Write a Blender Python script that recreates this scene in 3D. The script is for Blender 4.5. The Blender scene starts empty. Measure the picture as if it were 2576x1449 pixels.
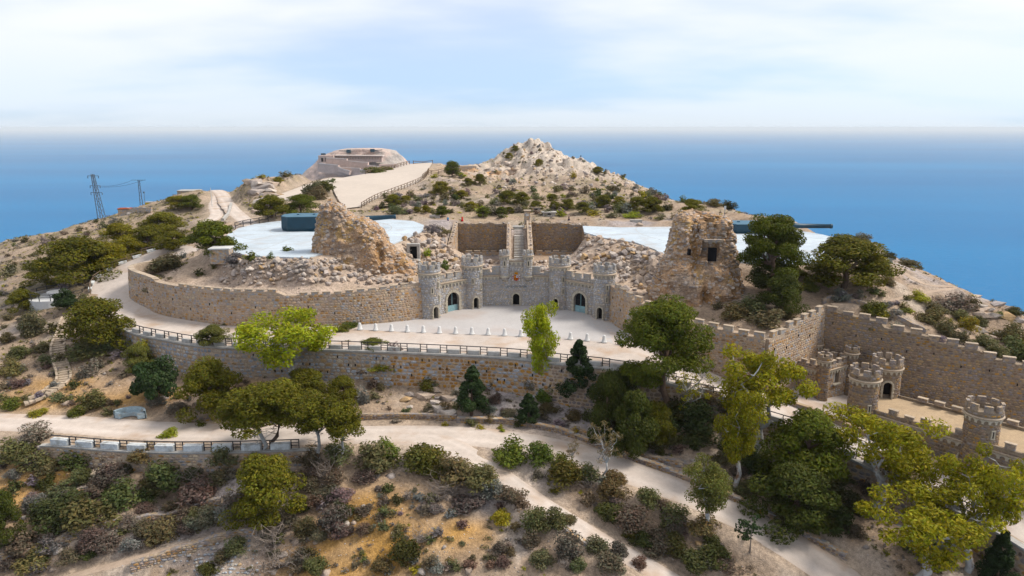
import bpy, bmesh, math, random
import numpy as np
from mathutils import Vector, Matrix

# ------------------------------------------------------------------ camera, sky, sun, exposure
sc = bpy.context.scene
F, PITCH, CZ = 1780.0, math.radians(12.8), 30.0      # focal length in 2576-px units, pitch, height
cam = bpy.data.cameras.new('camera'); cam.sensor_width = 36.0; cam.lens = 36.0 * F / 2576.0
cam.clip_start = 1.0; cam.clip_end = 120000.0
cam_ob = bpy.data.objects.new('camera', cam); sc.collection.objects.link(cam_ob)
cam_ob.location = (0, 0, CZ); cam_ob.rotation_euler = (math.radians(90) - PITCH, 0, 0)
sc.camera = cam_ob

SUN_AZ, SUN_EL = math.radians(82), math.radians(48)   # azimuth clockwise from +Y: the light comes from the right
world = bpy.data.worlds.new('World'); sc.world = world; world.use_nodes = True
wn, wl = world.node_tree.nodes, world.node_tree.links
wn.clear()
def wnode(t, **k):
    n = wn.new(t)
    for a, b in k.items(): setattr(n, a, b)
    return n
w_out = wnode('ShaderNodeOutputWorld'); w_bg = wnode('ShaderNodeBackground')
w_sky = wnode('ShaderNodeTexSky', sky_type='NISHITA', sun_disc=False, sun_elevation=SUN_EL, sun_rotation=SUN_AZ)
w_sky.air_density = 1.0; w_sky.dust_density = 0.6; w_sky.ozone_density = 2.0; w_sky.altitude = 250
w_tc = wnode('ShaderNodeTexCoord'); w_sep = wnode('ShaderNodeSeparateXYZ')
wl.new(w_tc.outputs['Generated'], w_sep.inputs[0])
def wmath(op, a, b=None, clamp=False):
    n = wnode('ShaderNodeMath', operation=op, use_clamp=clamp)
    for i, v in enumerate((a, b)):
        if v is None: continue
        if isinstance(v, (int, float)): n.inputs[i].default_value = v
        else: wl.new(v, n.inputs[i])
    return n.outputs[0]
zc = wmath('MAXIMUM', w_sep.outputs[2], 0.0)
den = wmath('ADD', zc, 0.16)
cx = wmath('DIVIDE', w_sep.outputs[0], den); cy = wmath('DIVIDE', w_sep.outputs[1], den)
w_cmb = wnode('ShaderNodeCombineXYZ'); wl.new(cx, w_cmb.inputs[0]); wl.new(cy, w_cmb.inputs[1])
w_map = wnode('ShaderNodeMapping'); w_map.inputs['Location'].default_value = (3.4, 1.3, 0.0); w_map.inputs['Scale'].default_value = (0.55, 0.8, 1)
wl.new(w_cmb.outputs[0], w_map.inputs[0])
w_noise = wnode('ShaderNodeTexNoise'); w_noise.inputs['Scale'].default_value = 0.75; w_noise.inputs['Detail'].default_value = 5; w_noise.inputs['Roughness'].default_value = 0.5
wl.new(w_map.outputs[0], w_noise.inputs['Vector'])
w_mr = wnode('ShaderNodeMapRange', interpolation_type='SMOOTHSTEP')
w_mr.inputs['From Min'].default_value = 0.32; w_mr.inputs['From Max'].default_value = 0.60
w_mr.inputs['To Min'].default_value = 0.52; w_mr.inputs['To Max'].default_value = 1.0
wl.new(w_noise.outputs[0], w_mr.inputs['Value'])
w_el = wnode('ShaderNodeMapRange', interpolation_type='SMOOTHSTEP')   # cloud deck thins out into blue air towards the horizon
w_el.inputs['From Min'].default_value = -0.01; w_el.inputs['From Max'].default_value = 0.16
w_el.inputs['To Min'].default_value = 0.66; w_el.inputs['To Max'].default_value = 1.0
wl.new(w_sep.outputs[2], w_el.inputs['Value'])
cm = wmath('MULTIPLY', w_mr.outputs[0], w_el.outputs[0], True)
w_sc = wnode('ShaderNodeMixRGB', blend_type='MULTIPLY'); w_sc.inputs[0].default_value = 1.0
w_sc.inputs[2].default_value = (0.036, 0.062, 0.112, 1); wl.new(w_sky.outputs[0], w_sc.inputs[1])
w_mix = wnode('ShaderNodeMixRGB'); w_mix.inputs[2].default_value = (0.60, 0.615, 0.635, 1)
wl.new(cm, w_mix.inputs[0]); wl.new(w_sc.outputs[0], w_mix.inputs[1])
wl.new(w_mix.outputs[0], w_bg.inputs[0]); w_bg.inputs[1].default_value = 1.0
wl.new(w_bg.outputs[0], w_out.inputs[0])

sun = bpy.data.lights.new('sun', 'SUN'); sun.energy = 2.7; sun.angle = math.radians(18); sun.color = (1.0, 0.95, 0.87)
sun_ob = bpy.data.objects.new('sun', sun); sc.collection.objects.link(sun_ob)
sd = Vector((math.sin(SUN_AZ) * math.cos(SUN_EL), math.cos(SUN_AZ) * math.cos(SUN_EL), math.sin(SUN_EL)))
sun_ob.rotation_euler = sd.to_track_quat('Z', 'Y').to_euler(); sun_ob.location = (60, 40, 120)

sc.view_settings.view_transform = 'Standard'; sc.view_settings.look = 'None'
sc.view_settings.exposure = 0.76; sc.view_settings.gamma = 1.0; sc.view_settings.use_curve_mapping = False
sc.render.engine = 'CYCLES'
cy_ = sc.cycles
cy_.max_bounces = 5; cy_.diffuse_bounces = 2; cy_.glossy_bounces = 2; cy_.transmission_bounces = 2
cy_.transparent_max_bounces = 4; cy_.volume_bounces = 0; cy_.use_denoising = True
cy_.use_adaptive_sampling = True; cy_.adaptive_threshold = 0.02
cy_.caustics_reflective = False; cy_.caustics_refractive = False

# ------------------------------------------------------------------ helpers
rnd = random.Random(7); npr = np.random.default_rng(11)
COL = sc.collection
cp, sp = math.cos(PITCH), math.sin(PITCH)
def ray(u, v):
    a = (u - 1288.0) / F; b = (724.5 - v) / F
    return a, cp + b * sp, -sp + b * cp
def P(u, v, z):                     # point of the picture ray at height z
    d = ray(u, v); t = (z - CZ) / d[2]; return Vector((d[0] * t, d[1] * t, z))
def PY(u, v, Y):                    # point of the picture ray at distance Y
    d = ray(u, v); t = Y / d[1]; return Vector((d[0] * t, Y, CZ + d[2] * t))

WL = {}                             # world location of each object's origin
def tag(o, label=None, cat=None, group=None, kind=None):
    if label: o['label'] = label
    if cat: o['category'] = cat
    if group: o['group'] = group
    if kind: o['kind'] = kind
    return o
def thing(name, label, cat, loc, group=None):
    o = bpy.data.objects.new(name, None); COL.objects.link(o); o.empty_display_size = 0.3
    o.location = loc; WL[o] = Vector(loc)
    return tag(o, label, cat, group)

class MB:
    """collects pieces; build() links them as one mesh object"""
    def __init__(s): s.v = []; s.f = []; s.c = []; s.n = 0; s.haveC = False
    def add(s, vs, fs, col=None):
        n = s.n
        s.v.extend(vs); s.n += len(vs)
        s.f.extend([tuple(i + n for i in f) for f in fs])
        if col is not None: s.haveC = True
        c = col if col is not None else (1, 1, 1)
        s.c.extend([c] * len(vs))
    def box(s, c, size, rz=0.0, col=None, taper=1.0):
        x, y, z = size[0] / 2, size[1] / 2, size[2] / 2
        co, si = math.cos(rz), math.sin(rz); vs = []
        for dz, k in ((-z, 1.0), (z, taper)):
            for dx, dy in ((-x, -y), (x, -y), (x, y), (-x, y)):
                dx *= k; dy *= k
                vs.append((c[0] + dx * co - dy * si, c[1] + dx * si + dy * co, c[2] + dz))
        s.add(vs, [(0, 3, 2, 1), (4, 5, 6, 7), (0, 1, 5, 4), (1, 2, 6, 5), (2, 3, 7, 6), (3, 0, 4, 7)], col)
    def tube(s, pts, rad, n=6, col=None, cap=True):
        pts = [Vector(p) for p in pts]; rings = []; vs = []; fs = []
        if not isinstance(rad, (list, tuple)): rad = [rad] * len(pts)
        ref = Vector((0.31, 0.17, 0.93))
        for i, p in enumerate(pts):
            d = (pts[min(i + 1, len(pts) - 1)] - pts[max(i - 1, 0)]).normalized()
            a = d.cross(ref)
            if a.length < 1e-3: a = d.cross(Vector((1, 0, 0)))
            a.normalize(); b = d.cross(a)
            for k in range(n):
                t = 2 * math.pi * k / n
                vs.append(tuple(p + a * (math.cos(t) * rad[i]) + b * (math.sin(t) * rad[i])))
        for i in range(len(pts) - 1):
            for k in range(n):
                k2 = (k + 1) % n
                fs.append((i * n + k, i * n + k2, (i + 1) * n + k2, (i + 1) * n + k))
        if cap:
            fs.append(tuple(reversed(range(n)))); m = (len(pts) - 1) * n; fs.append(tuple(range(m, m + n)))
        s.add(vs, fs, col)
    def bar(s, a, b, w, h=None, col=None):     # square bar from a to b
        h = h or w
        a, b = Vector(a), Vector(b); d = (b - a)
        L = d.length
        if L < 1e-6: return
        d.normalize(); up = Vector((0, 0, 1))
        x = d.cross(up)
        if x.length < 1e-3: x = Vector((1, 0, 0))
        x.normalize(); y = x.cross(d)
        vs = []
        for p in (a, b):
            for i, j in ((-1, -1), (1, -1), (1, 1), (-1, 1)):
                vs.append(tuple(p + x * (i * w / 2) + y * (j * h / 2)))
        s.add(vs, [(0, 1, 2, 3), (7, 6, 5, 4), (0, 4, 5, 1), (1, 5, 6, 2), (2, 6, 7, 3), (3, 7, 4, 0)], col)
    def lathe(s, c, prof, n=24, a0=0.0, a1=2 * math.pi, col=None):
        full = abs(a1 - a0 - 2 * math.pi) < 1e-6; m = n if full else n + 1
        vs = []; fs = []
        for r, z in prof:
            for k in range(m):
                t = a0 + (a1 - a0) * k / n
                vs.append((c[0] + r * math.cos(t), c[1] + r * math.sin(t), c[2] + z))
        for i in range(len(prof) - 1):
            for k in range(n):
                k2 = (k + 1) % m
                fs.append((i * m + k, i * m + k2, (i + 1) * m + k2, (i + 1) * m + k))
        s.add(vs, fs, col)
    def build(s, name, mat, parent=None, smooth=False, world=True, loc=None):
        me = bpy.data.meshes.new(name)
        o = bpy.data.objects.new(name, me); COL.objects.link(o)
        if parent is not None:
            org = WL[parent]; o.parent = parent
        else:
            org = Vector(loc) if loc is not None else Vector((0, 0, 0)); o.location = org
        WL[o] = Vector(org)
        v = np.array(s.v, dtype=np.float64).reshape(-1, 3)
        if world: v = v - np.array(org)
        me.from_pydata(v.tolist(), [], s.f)
        if s.haveC:
            at = me.color_attributes.new('Col', 'FLOAT_COLOR', 'POINT')
            c = np.ones((len(s.v), 4)); c[:, :3] = np.array(s.c); at.data.foreach_set('color', c.ravel())
        if mat: me.materials.append(mat)
        if smooth: me.polygons.foreach_set('use_smooth', [True] * len(me.polygons))
        return o

def np_mesh(name, V, Fq, mat, cols=None, parent=None, smooth=False, loc=(0, 0, 0)):
    """fast mesh from arrays; Fq is (n,3) or (n,4)"""
    me = bpy.data.meshes.new(name); k = Fq.shape[1]
    me.vertices.add(len(V)); me.loops.add(Fq.size); me.polygons.add(len(Fq))
    me.vertices.foreach_set('co', np.ascontiguousarray(V, dtype=np.float32).ravel())
    me.loops.foreach_set('vertex_index', np.ascontiguousarray(Fq, dtype=np.int32).ravel())
    me.polygons.foreach_set('loop_start', np.arange(0, Fq.size, k, dtype=np.int32))
    try: me.polygons.foreach_set('loop_total', np.full(len(Fq), k, dtype=np.int32))
    except Exception: pass
    if smooth: me.polygons.foreach_set('use_smooth', np.ones(len(Fq), dtype=bool))
    me.update(calc_edges=True); me.validate()
    if cols is not None:
        at = me.color_attributes.new('Col', 'FLOAT_COLOR', 'POINT')
        c = np.ones((len(V), 4), dtype=np.float32); c[:, :3] = cols; at.data.foreach_set('color', c.ravel())
    me.materials.append(mat)
    if name is None: return me
    o = bpy.data.objects.new(name, me); COL.objects.link(o)
    if parent is not None: o.parent = parent; WL[o] = Vector(WL[parent])
    else: o.location = loc; WL[o] = Vector(loc)
    return o

# value noise, vectorised
def _h(ix, iy, iz, seed):
    n = (ix * 374761393 + iy * 668265263 + iz * 2147483647 + seed * 1274126177) & 0xFFFFFFFF
    n = ((n ^ (n >> 13)) * 1274126177) & 0xFFFFFFFF
    n = (n ^ (n >> 16)) & 0xFFFF
    return n / 65535.0
def vnoise(x, y, z=0.0, seed=0):
    x = np.asarray(x, float); y = np.asarray(y, float); z = np.asarray(z, float) + np.zeros_like(x)
    ix, iy, iz = np.floor(x).astype(np.int64), np.floor(y).astype(np.int64), np.floor(z).astype(np.int64)
    fx, fy, fz = x - ix, y - iy, z - iz
    fx = fx * fx * (3 - 2 * fx); fy = fy * fy * (3 - 2 * fy); fz = fz * fz * (3 - 2 * fz)
    r = 0
    for a in (0, 1):
        for b in (0, 1):
            for c in (0, 1):
                r = r + _h(ix + a, iy + b, iz + c, seed) * (fx if a else 1 - fx) * (fy if b else 1 - fy) * (fz if c else 1 - fz)
    return r * 2 - 1
def fbm(x, y, z=0.0, oct=4, seed=0, gain=0.5):
    r = 0; a = 1.0; t = 0
    for i in range(oct):
        r = r + a * vnoise(np.asarray(x) * 2 ** i + 17.3 * i, np.asarray(y) * 2 ** i - 9.1 * i, np.asarray(z) * 2 ** i + 3.7 * i, seed + i)
        t += a; a *= gain
    return r / t
def sstep(a, b, x):
    t = np.clip((x - a) / (b - a), 0, 1); return t * t * (3 - 2 * t)
def in_poly(x, y, poly):
    x = np.asarray(x); y = np.asarray(y); r = np.zeros(x.shape, bool); n = len(poly)
    for i in range(n):
        x1, y1 = poly[i][0], poly[i][1]; x2, y2 = poly[(i + 1) % n][0], poly[(i + 1) % n][1]
        if y1 == y2: continue
        c = ((y1 > y) != (y2 > y)) & (x < (x2 - x1) * (y - y1) / (y2 - y1) + x1)
        r ^= c
    return r
def seg_dist(x, y, pts):
    """distance to a polyline and the interpolated z of the nearest point"""
    best = np.full(np.shape(x), 1e9); bz = np.zeros(np.shape(x))
    for i in range(len(pts) - 1):
        a, b = pts[i], pts[i + 1]; dx, dy = b[0] - a[0], b[1] - a[1]; L = dx * dx + dy * dy
        t = np.clip(((x - a[0]) * dx + (y - a[1]) * dy) / L, 0, 1)
        d = np.hypot(x - a[0] - t * dx, y - a[1] - t * dy); m = d < best
        best = np.where(m, d, best)
        bz = np.where(m, a[2] + t * (b[2] - a[2]), bz)
    return best, bz
def smooth_line(pts, step=0.6):
    """Catmull-Rom through pts, resampled about every step metres"""
    pts = [np.array(p, float) for p in pts]; q = [2 * pts[0] - pts[1]] + pts + [2 * pts[-1] - pts[-2]]; out = []
    for i in range(1, len(q) - 2):
        n = max(2, int(np.linalg.norm(q[i + 1][:2] - q[i][:2]) / step))
        for k in range(n):
            t = k / n
            out.append(0.5 * (2 * q[i] + (q[i + 1] - q[i - 1]) * t + (2 * q[i - 1] - 5 * q[i] + 4 * q[i + 1] - q[i + 2]) * t * t + (-q[i - 1] + 3 * q[i] - 3 * q[i + 1] + q[i + 2]) * t ** 3))
    out.append(q[-2]); return out
def lin_line(pts, step=0.6):
    out = []
    for a, b in zip(pts[:-1], pts[1:]):
        a, b = np.array(a, float), np.array(b, float); n = max(1, int(np.linalg.norm(b[:2] - a[:2]) / step))
        out += [a + (b - a) * k / n for k in range(n)]
    out.append(np.array(pts[-1], float)); return out

# ------------------------------------------------------------------ materials
def new_mat(name):
    m = bpy.data.materials.new(name); m.use_nodes = True
    nt = m.node_tree; nt.nodes.clear()
    return m, nt.nodes, nt.links
def N(ns, t, **k):
    n = ns.new(t)
    for a, b in k.items(): setattr(n, a, b)
    return n
def mat_surface(name, base=None, source='const', rough=0.9, noise=((2.0, 0.25),), bump=0.0, bump_scale=6.0, spec=0.25, tint=None, metallic=0.0, obj_var=0.0, k=0.80, sat=1.32):
    """source: const | attr (Col attribute) | obj (object colour). noise: (scale, strength) layers multiplied on the colour"""
    m, ns, ln = new_mat(name)
    out = N(ns, 'ShaderNodeOutputMaterial'); b = N(ns, 'ShaderNodeBsdfPrincipled')
    b.inputs['Roughness'].default_value = rough; b.inputs['Specular IOR Level'].default_value = spec; b.inputs['Metallic'].default_value = metallic
    ln.new(b.outputs[0], out.inputs[0])
    tc = N(ns, 'ShaderNodeNewGeometry')
    if source == 'attr': s = N(ns, 'ShaderNodeAttribute', attribute_name='Col').outputs['Color']
    elif source == 'obj': s = N(ns, 'ShaderNodeObjectInfo').outputs['Color']
    else:
        r = N(ns, 'ShaderNodeRGB'); r.outputs[0].default_value = (*base, 1); s = r.outputs[0]
    for i, (scale, stren) in enumerate(noise):
        t = N(ns, 'ShaderNodeTexNoise'); t.inputs['Scale'].default_value = scale; t.inputs['Detail'].default_value = 5; t.inputs['Roughness'].default_value = 0.6
        ln.new(tc.outputs['Position'], t.inputs['Vector'])
        mr = N(ns, 'ShaderNodeMapRange'); mr.inputs['From Min'].default_value = 0.3; mr.inputs['From Max'].default_value = 0.7
        mr.inputs['To Min'].default_value = 1 - stren; mr.inputs['To Max'].default_value = 1 + stren
        ln.new(t.outputs['Fac'], mr.inputs['Value'])
        x = N(ns, 'ShaderNodeVectorMath', operation='SCALE'); ln.new(s, x.inputs[0]); ln.new(mr.outputs[0], x.inputs['Scale']); s = x.outputs[0]
    if tint:                       # patches of a second colour (dirt, iron stain)
        tcol, tscale, lo, hi = tint
        t = N(ns, 'ShaderNodeTexNoise'); t.inputs['Scale'].default_value = tscale; t.inputs['Detail'].default_value = 6
        ln.new(tc.outputs['Position'], t.inputs['Vector'])
        mr = N(ns, 'ShaderNodeMapRange'); mr.inputs['From Min'].default_value = lo; mr.inputs['From Max'].default_value = hi
        ln.new(t.outputs['Fac'], mr.inputs['Value'])
        x = N(ns, 'ShaderNodeMixRGB'); x.inputs[2].default_value = (*tcol, 1); ln.new(mr.outputs[0], x.inputs[0]); ln.new(s, x.inputs[1]); s = x.outputs[0]
    if obj_var:
        oi = N(ns, 'ShaderNodeObjectInfo'); mr = N(ns, 'ShaderNodeMapRange'); mr.inputs['To Min'].default_value = 1 - obj_var; mr.inputs['To Max'].default_value = 1 + obj_var
        ln.new(oi.outputs['Random'], mr.inputs['Value'])
        x = N(ns, 'ShaderNodeVectorMath', operation='SCALE'); ln.new(s, x.inputs[0]); ln.new(mr.outputs[0], x.inputs['Scale']); s = x.outputs[0]
    hs = N(ns, 'ShaderNodeHueSaturation'); hs.inputs['Saturation'].default_value = sat; hs.inputs['Value'].default_value = k; ln.new(s, hs.inputs['Color'])
    ln.new(hs.outputs[0], b.inputs['Base Color'])
    if bump:
        t = N(ns, 'ShaderNodeTexNoise'); t.inputs['Scale'].default_value = bump_scale; t.inputs['Detail'].default_value = 7; t.inputs['Roughness'].default_value = 0.65
        ln.new(tc.outputs['Position'], t.inputs['Vector'])
        bp = N(ns, 'ShaderNodeBump'); bp.inputs['Strength'].default_value = 1.0; bp.inputs['Distance'].default_value = bump
        ln.new(t.outputs['Fac'], bp.inputs['Height']); ln.new(bp.outputs[0], b.inputs['Normal'])
    return m
def mat_leaf(name, transl=0.38, obj_var=0.15):
    m, ns, ln = new_mat(name)
    out = N(ns, 'ShaderNodeOutputMaterial'); d = N(ns, 'ShaderNodeBsdfPrincipled'); d.inputs['Roughness'].default_value = 0.75; d.inputs['Specular IOR Level'].default_value = 0.15
    tr = N(ns, 'ShaderNodeBsdfTranslucent'); mx = N(ns, 'ShaderNodeMixShader'); mx.inputs[0].default_value = transl
    at = N(ns, 'ShaderNodeAttribute', attribute_name='Col'); oi = N(ns, 'ShaderNodeObjectInfo')
    mr = N(ns, 'ShaderNodeMapRange'); mr.inputs['To Min'].default_value = 1 - obj_var; mr.inputs['To Max'].default_value = 1 + obj_var
    ln.new(oi.outputs['Random'], mr.inputs['Value'])
    x = N(ns, 'ShaderNodeVectorMath', operation='SCALE'); ln.new(at.outputs['Color'], x.inputs[0]); ln.new(mr.outputs[0], x.inputs['Scale'])
    y = N(ns, 'ShaderNodeVectorMath', operation='MULTIPLY'); ln.new(x.outputs[0], y.inputs[0]); ln.new(oi.outputs['Color'], y.inputs[1])
    ln.new(y.outputs[0], d.inputs['Base Color']); ln.new(y.outputs[0], tr.inputs['Color'])
    ln.new(d.outputs[0], mx.inputs[1]); ln.new(tr.outputs[0], mx.inputs[2]); ln.new(mx.outputs[0], out.inputs[0])
    return m

M = {}
M['terrain'] = mat_surface('dry_hillside', source='attr', sat=1.28, rough=0.95, noise=((0.35, 0.22), (2.3, 0.3), (9.0, 0.25)), bump=0.22, bump_scale=2.6, spec=0.1)
M['road'] = mat_surface('pale_gravel_road', source='attr', rough=0.95, noise=((0.25, 0.08), (1.4, 0.08), (12, 0.08)), bump=0.03, bump_scale=8, spec=0.1, tint=((0.47, 0.36, 0.28), 0.22, 0.52, 0.75))
M['path'] = mat_surface('earth_path', (0.47, 0.38, 0.31), rough=0.95, noise=((0.4, 0.12), (2.4, 0.12), (12, 0.1)), bump=0.05, bump_scale=6, spec=0.1)
M['court'] = mat_surface('courtyard_gravel', (0.58, 0.55, 0.53), rough=0.95, noise=((0.15, 0.06), (1.8, 0.05), (14, 0.06)), bump=0.02, bump_scale=10, spec=0.1, tint=((0.52, 0.44, 0.39), 0.12, 0.52, 0.8), k=0.70)
M['sand'] = mat_surface('sandy_parade_ground', (0.66, 0.585, 0.515), rough=0.95, noise=((0.06, 0.06), (0.6, 0.05), (4, 0.05)), bump=0.04, bump_scale=3, spec=0.1, k=0.70)
M['white'] = mat_surface('whitewashed_concrete', (0.64, 0.71, 0.76), rough=0.8, noise=((0.10, 0.10), (0.5, 0.07), (3.0, 0.05)), bump=0.015, bump_scale=4, spec=0.2, tint=((0.54, 0.52, 0.50), 0.22, 0.52, 0.80), k=0.66, sat=1.1)
M['mortar'] = mat_surface('lime_mortar', (0.45, 0.37, 0.30), rough=0.95, noise=((0.5, 0.15), (3.0, 0.2), (14, 0.15)), bump=0.05, bump_scale=7, spec=0.1)
M['mortar_grey'] = mat_surface('grey_mortar', (0.37, 0.34, 0.31), rough=0.95, noise=((0.5, 0.12), (3.0, 0.2), (14, 0.15)), bump=0.05, bump_scale=7, spec=0.1)
M['stone_a'] = mat_surface('wall_stone', source='attr', rough=0.9, noise=((0.22, 0.20), (3.5, 0.15), (14, 0.15)), tint=((0.36, 0.24, 0.15), 0.33, 0.58, 0.82), bump=0.03, bump_scale=12, spec=0.15)
M['stone_o'] = mat_surface('wall_stone_piece', source='obj', rough=0.9, noise=((0.22, 0.20), (3.5, 0.15), (14, 0.15)), tint=((0.36, 0.24, 0.15), 0.33, 0.58, 0.82), bump=0.03, bump_scale=12, spec=0.15)
M['coping'] = mat_surface('sandstone_coping', (0.47, 0.395, 0.32), rough=0.9, noise=((1.2, 0.15), (6, 0.15)), bump=0.03, bump_scale=9, spec=0.15, obj_var=0.15)
M['trim'] = mat_surface('pale_dressed_stone', (0.50, 0.455, 0.38), rough=0.9, noise=((2, 0.12), (9, 0.12)), bump=0.02, bump_scale=10, spec=0.15, obj_var=0.12)
M['ruin'] = mat_surface('crumbling_masonry', source='attr', rough=0.95, noise=((0.8, 0.2), (3.2, 0.3), (9, 0.3)), bump=0.28, bump_scale=3.2, spec=0.1)
M['rock'] = mat_surface('rubble_rock', source='obj', sat=1.15, rough=0.95, noise=((1.2, 0.2), (5, 0.2)), bump=0.1, bump_scale=5, spec=0.1)
M['rock_a'] = mat_surface('rubble_rock_mass', source='attr', sat=1.15, rough=0.95, noise=((1.2, 0.2), (5, 0.2)), bump=0.1, bump_scale=5, spec=0.1)
M['concrete'] = mat_surface('weathered_concrete', (0.46, 0.44, 0.41), rough=0.9, noise=((1.0, 0.15), (7, 0.15)), bump=0.02, bump_scale=9, spec=0.2, tint=((0.30, 0.27, 0.23), 1.1, 0.55, 0.8))
M['whitepaint'] = mat_surface('white_limewash', (0.74, 0.73, 0.71), rough=0.8, noise=((2, 0.06), (9, 0.06)), spec=0.25, k=0.70)
M['teal_gun'] = mat_surface('dark_teal_gun_paint', (0.004, 0.040, 0.068), rough=0.5, noise=((0.8, 0.15), (6, 0.1)), spec=0.4)
M['gun_top'] = mat_surface('pale_gun_paint', (0.09, 0.16, 0.21), rough=0.6, noise=((0.8, 0.15), (6, 0.1)), spec=0.4)  # paler tone for the roof plate, hatch and vents
M['rail'] = mat_surface('dark_painted_rail', (0.035, 0.034, 0.036), rough=0.7, noise=((5, 0.2),), spec=0.3)
M['wood'] = mat_surface('weathered_fence_wood', (0.20, 0.155, 0.12), rough=0.9, noise=((4, 0.25),), spec=0.15, obj_var=0.2)
M['dark'] = mat_surface('painted_interior_shade', (0.012, 0.011, 0.012), rough=0.95, noise=((3, 0.2),), spec=0.05)  # near-black colour stands in for the shade inside openings and slots
M['teal_door'] = mat_surface('faded_turquoise_paint', (0.26, 0.43, 0.46), rough=0.6, noise=((2.5, 0.2), (9, 0.15)), spec=0.3, tint=((0.33, 0.38, 0.38), 2.2, 0.5, 0.75), sat=1.05)
M['bark_pine'] = mat_surface('pine_bark', (0.17, 0.125, 0.10), rough=0.95, noise=((3, 0.3),), bump=0.05, bump_scale=7, spec=0.1)
M['bark_pale'] = mat_surface('peeling_pale_bark', (0.46, 0.45, 0.43), rough=0.85, noise=((2.5, 0.25),), spec=0.15, tint=((0.22, 0.15, 0.11), 1.6, 0.52, 0.66))
M['twig'] = mat_surface('dry_twigs', (0.28, 0.24, 0.21), rough=0.95, noise=((3, 0.2),), spec=0.1)
M['leaf'] = mat_leaf('foliage')
M['steel'] = mat_surface('galvanised_steel', (0.17, 0.20, 0.23), rough=0.5, noise=((3, 0.15),), spec=0.5, metallic=0.4)
def paint(name, c, rough=0.7): 
    if name not in M: M[name] = mat_surface(name, c, rough=rough, noise=((6, 0.08),), spec=0.3)
    return M[name]
# flat colours of the coats of arms and of clothing come from paint()

# one body surface (grown from a skeleton with a Skin modifier) and the lettering, made while the scene is still small
def make_body():
    J = {'pel': (0, 0, .95), 'chest': (0, 0, 1.3), 'neck': (0, 0, 1.48), 'head': (0, 0.01, 1.62), 'top': (0, 0, 1.74), 'hl': (-.1, 0, .9), 'kl': (-.11, -.02, .5), 'al': (-.12, .03, .08), 'tl': (-.13, -.12, .04), 'hr': (.1, 0, .9), 'kr': (.12, -.08, .5), 'ar': (.12, .0, .08), 'tr': (.13, -.14, .04),
         'sl': (-.19, 0, 1.4), 'el': (-.26, .02, 1.12), 'wl': (-.24, -.1, .9), 'fl': (-.23, -.14, .8), 'sr': (.19, 0, 1.4), 'er': (.27, -.02, 1.13), 'wr': (.3, -.2, 1.0), 'fr': (.3, -.28, .97)}
    E = [('pel', 'chest'), ('chest', 'neck'), ('neck', 'head'), ('head', 'top'), ('pel', 'hl'), ('hl', 'kl'), ('kl', 'al'), ('al', 'tl'), ('pel', 'hr'), ('hr', 'kr'), ('kr', 'ar'), ('ar', 'tr'), ('chest', 'sl'), ('sl', 'el'), ('el', 'wl'), ('wl', 'fl'), ('chest', 'sr'), ('sr', 'er'), ('er', 'wr'), ('wr', 'fr')]
    Rd = {'pel': .15, 'chest': .165, 'neck': .06, 'head': .105, 'top': .07, 'hl': .1, 'kl': .065, 'al': .045, 'tl': .04, 'hr': .1, 'kr': .065, 'ar': .045, 'tr': .04, 'sl': .07, 'el': .05, 'wl': .035, 'fl': .035, 'sr': .07, 'er': .05, 'wr': .035, 'fr': .035}
    names = list(J); me = bpy.data.meshes.new('body'); me.from_pydata([J[n] for n in names], [(names.index(a), names.index(b)) for a, b in E], [])
    o = bpy.data.objects.new('body', me); COL.objects.link(o); o.modifiers.new('skin', 'SKIN')
    bm = bmesh.new(); bm.from_mesh(me); ly = bm.verts.layers.skin.verify()
    for vtx, n in zip(bm.verts, names): vtx[ly].radius = (Rd[n], Rd[n] * (0.75 if n in ('chest', 'pel') else 1)); vtx[ly].use_root = n == 'pel'
    bm.to_mesh(me); bm.free(); o.modifiers.new('sub', 'SUBSURF').levels = 1
    bpy.context.view_layer.update(); m2 = bpy.data.meshes.new_from_object(o.evaluated_get(bpy.context.evaluated_depsgraph_get())); bpy.data.objects.remove(o); return m2
BODY_ME = make_body()
def make_text(text):
    cu = bpy.data.curves.new('inscription', 'FONT'); cu.body = text; cu.align_x = 'CENTER'; cu.align_y = 'CENTER'; cu.extrude = 0.03; cu.size = 1.0
    o = bpy.data.objects.new('inscription_src', cu); COL.objects.link(o); bpy.context.view_layer.update()
    me = bpy.data.meshes.new_from_object(o.evaluated_get(bpy.context.evaluated_depsgraph_get())); bpy.data.objects.remove(o); bpy.data.curves.remove(cu); return me
TEXT_ME = make_text('DIRECCION DE TIRO')
# ------------------------------------------------------------------ layout lines (metres; z = 0 is the courtyard)
def T3(p): return (p[0], p[1], p[2])
R_PTS = [T3(P(u, v, z)) for u, v, z in ((236, 768, 0.7), (275, 803, 0.3), (339, 834, 0), (430, 853, 0), (519, 867, 0), (680, 874, 0), (848, 877, 0), (1060, 885, 0), (1278, 896, 0), (1405, 910, 0), (1553, 926, 0),
        (1680, 958, -1.2), (1815, 1003, -3), (2000, 1080, -5.4), (2167, 1160, -7.5), (2468, 1309, -9.3), (2600, 1386, -10.1))]
R_LINE = smooth_line(R_PTS, 0.7)
LEFT_EDGE = [T3(P(u, v, z)) for u, v, z in ((240, 752, 0.9), (228, 732, 1.5), (242, 704, 2.6), (275, 680, 3.7), (330, 655, 5.1), (395, 628, 6.7), (440, 612, 7.6))]
LEFT_LINE = smooth_line(LEFT_EDGE, 0.7)
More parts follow.
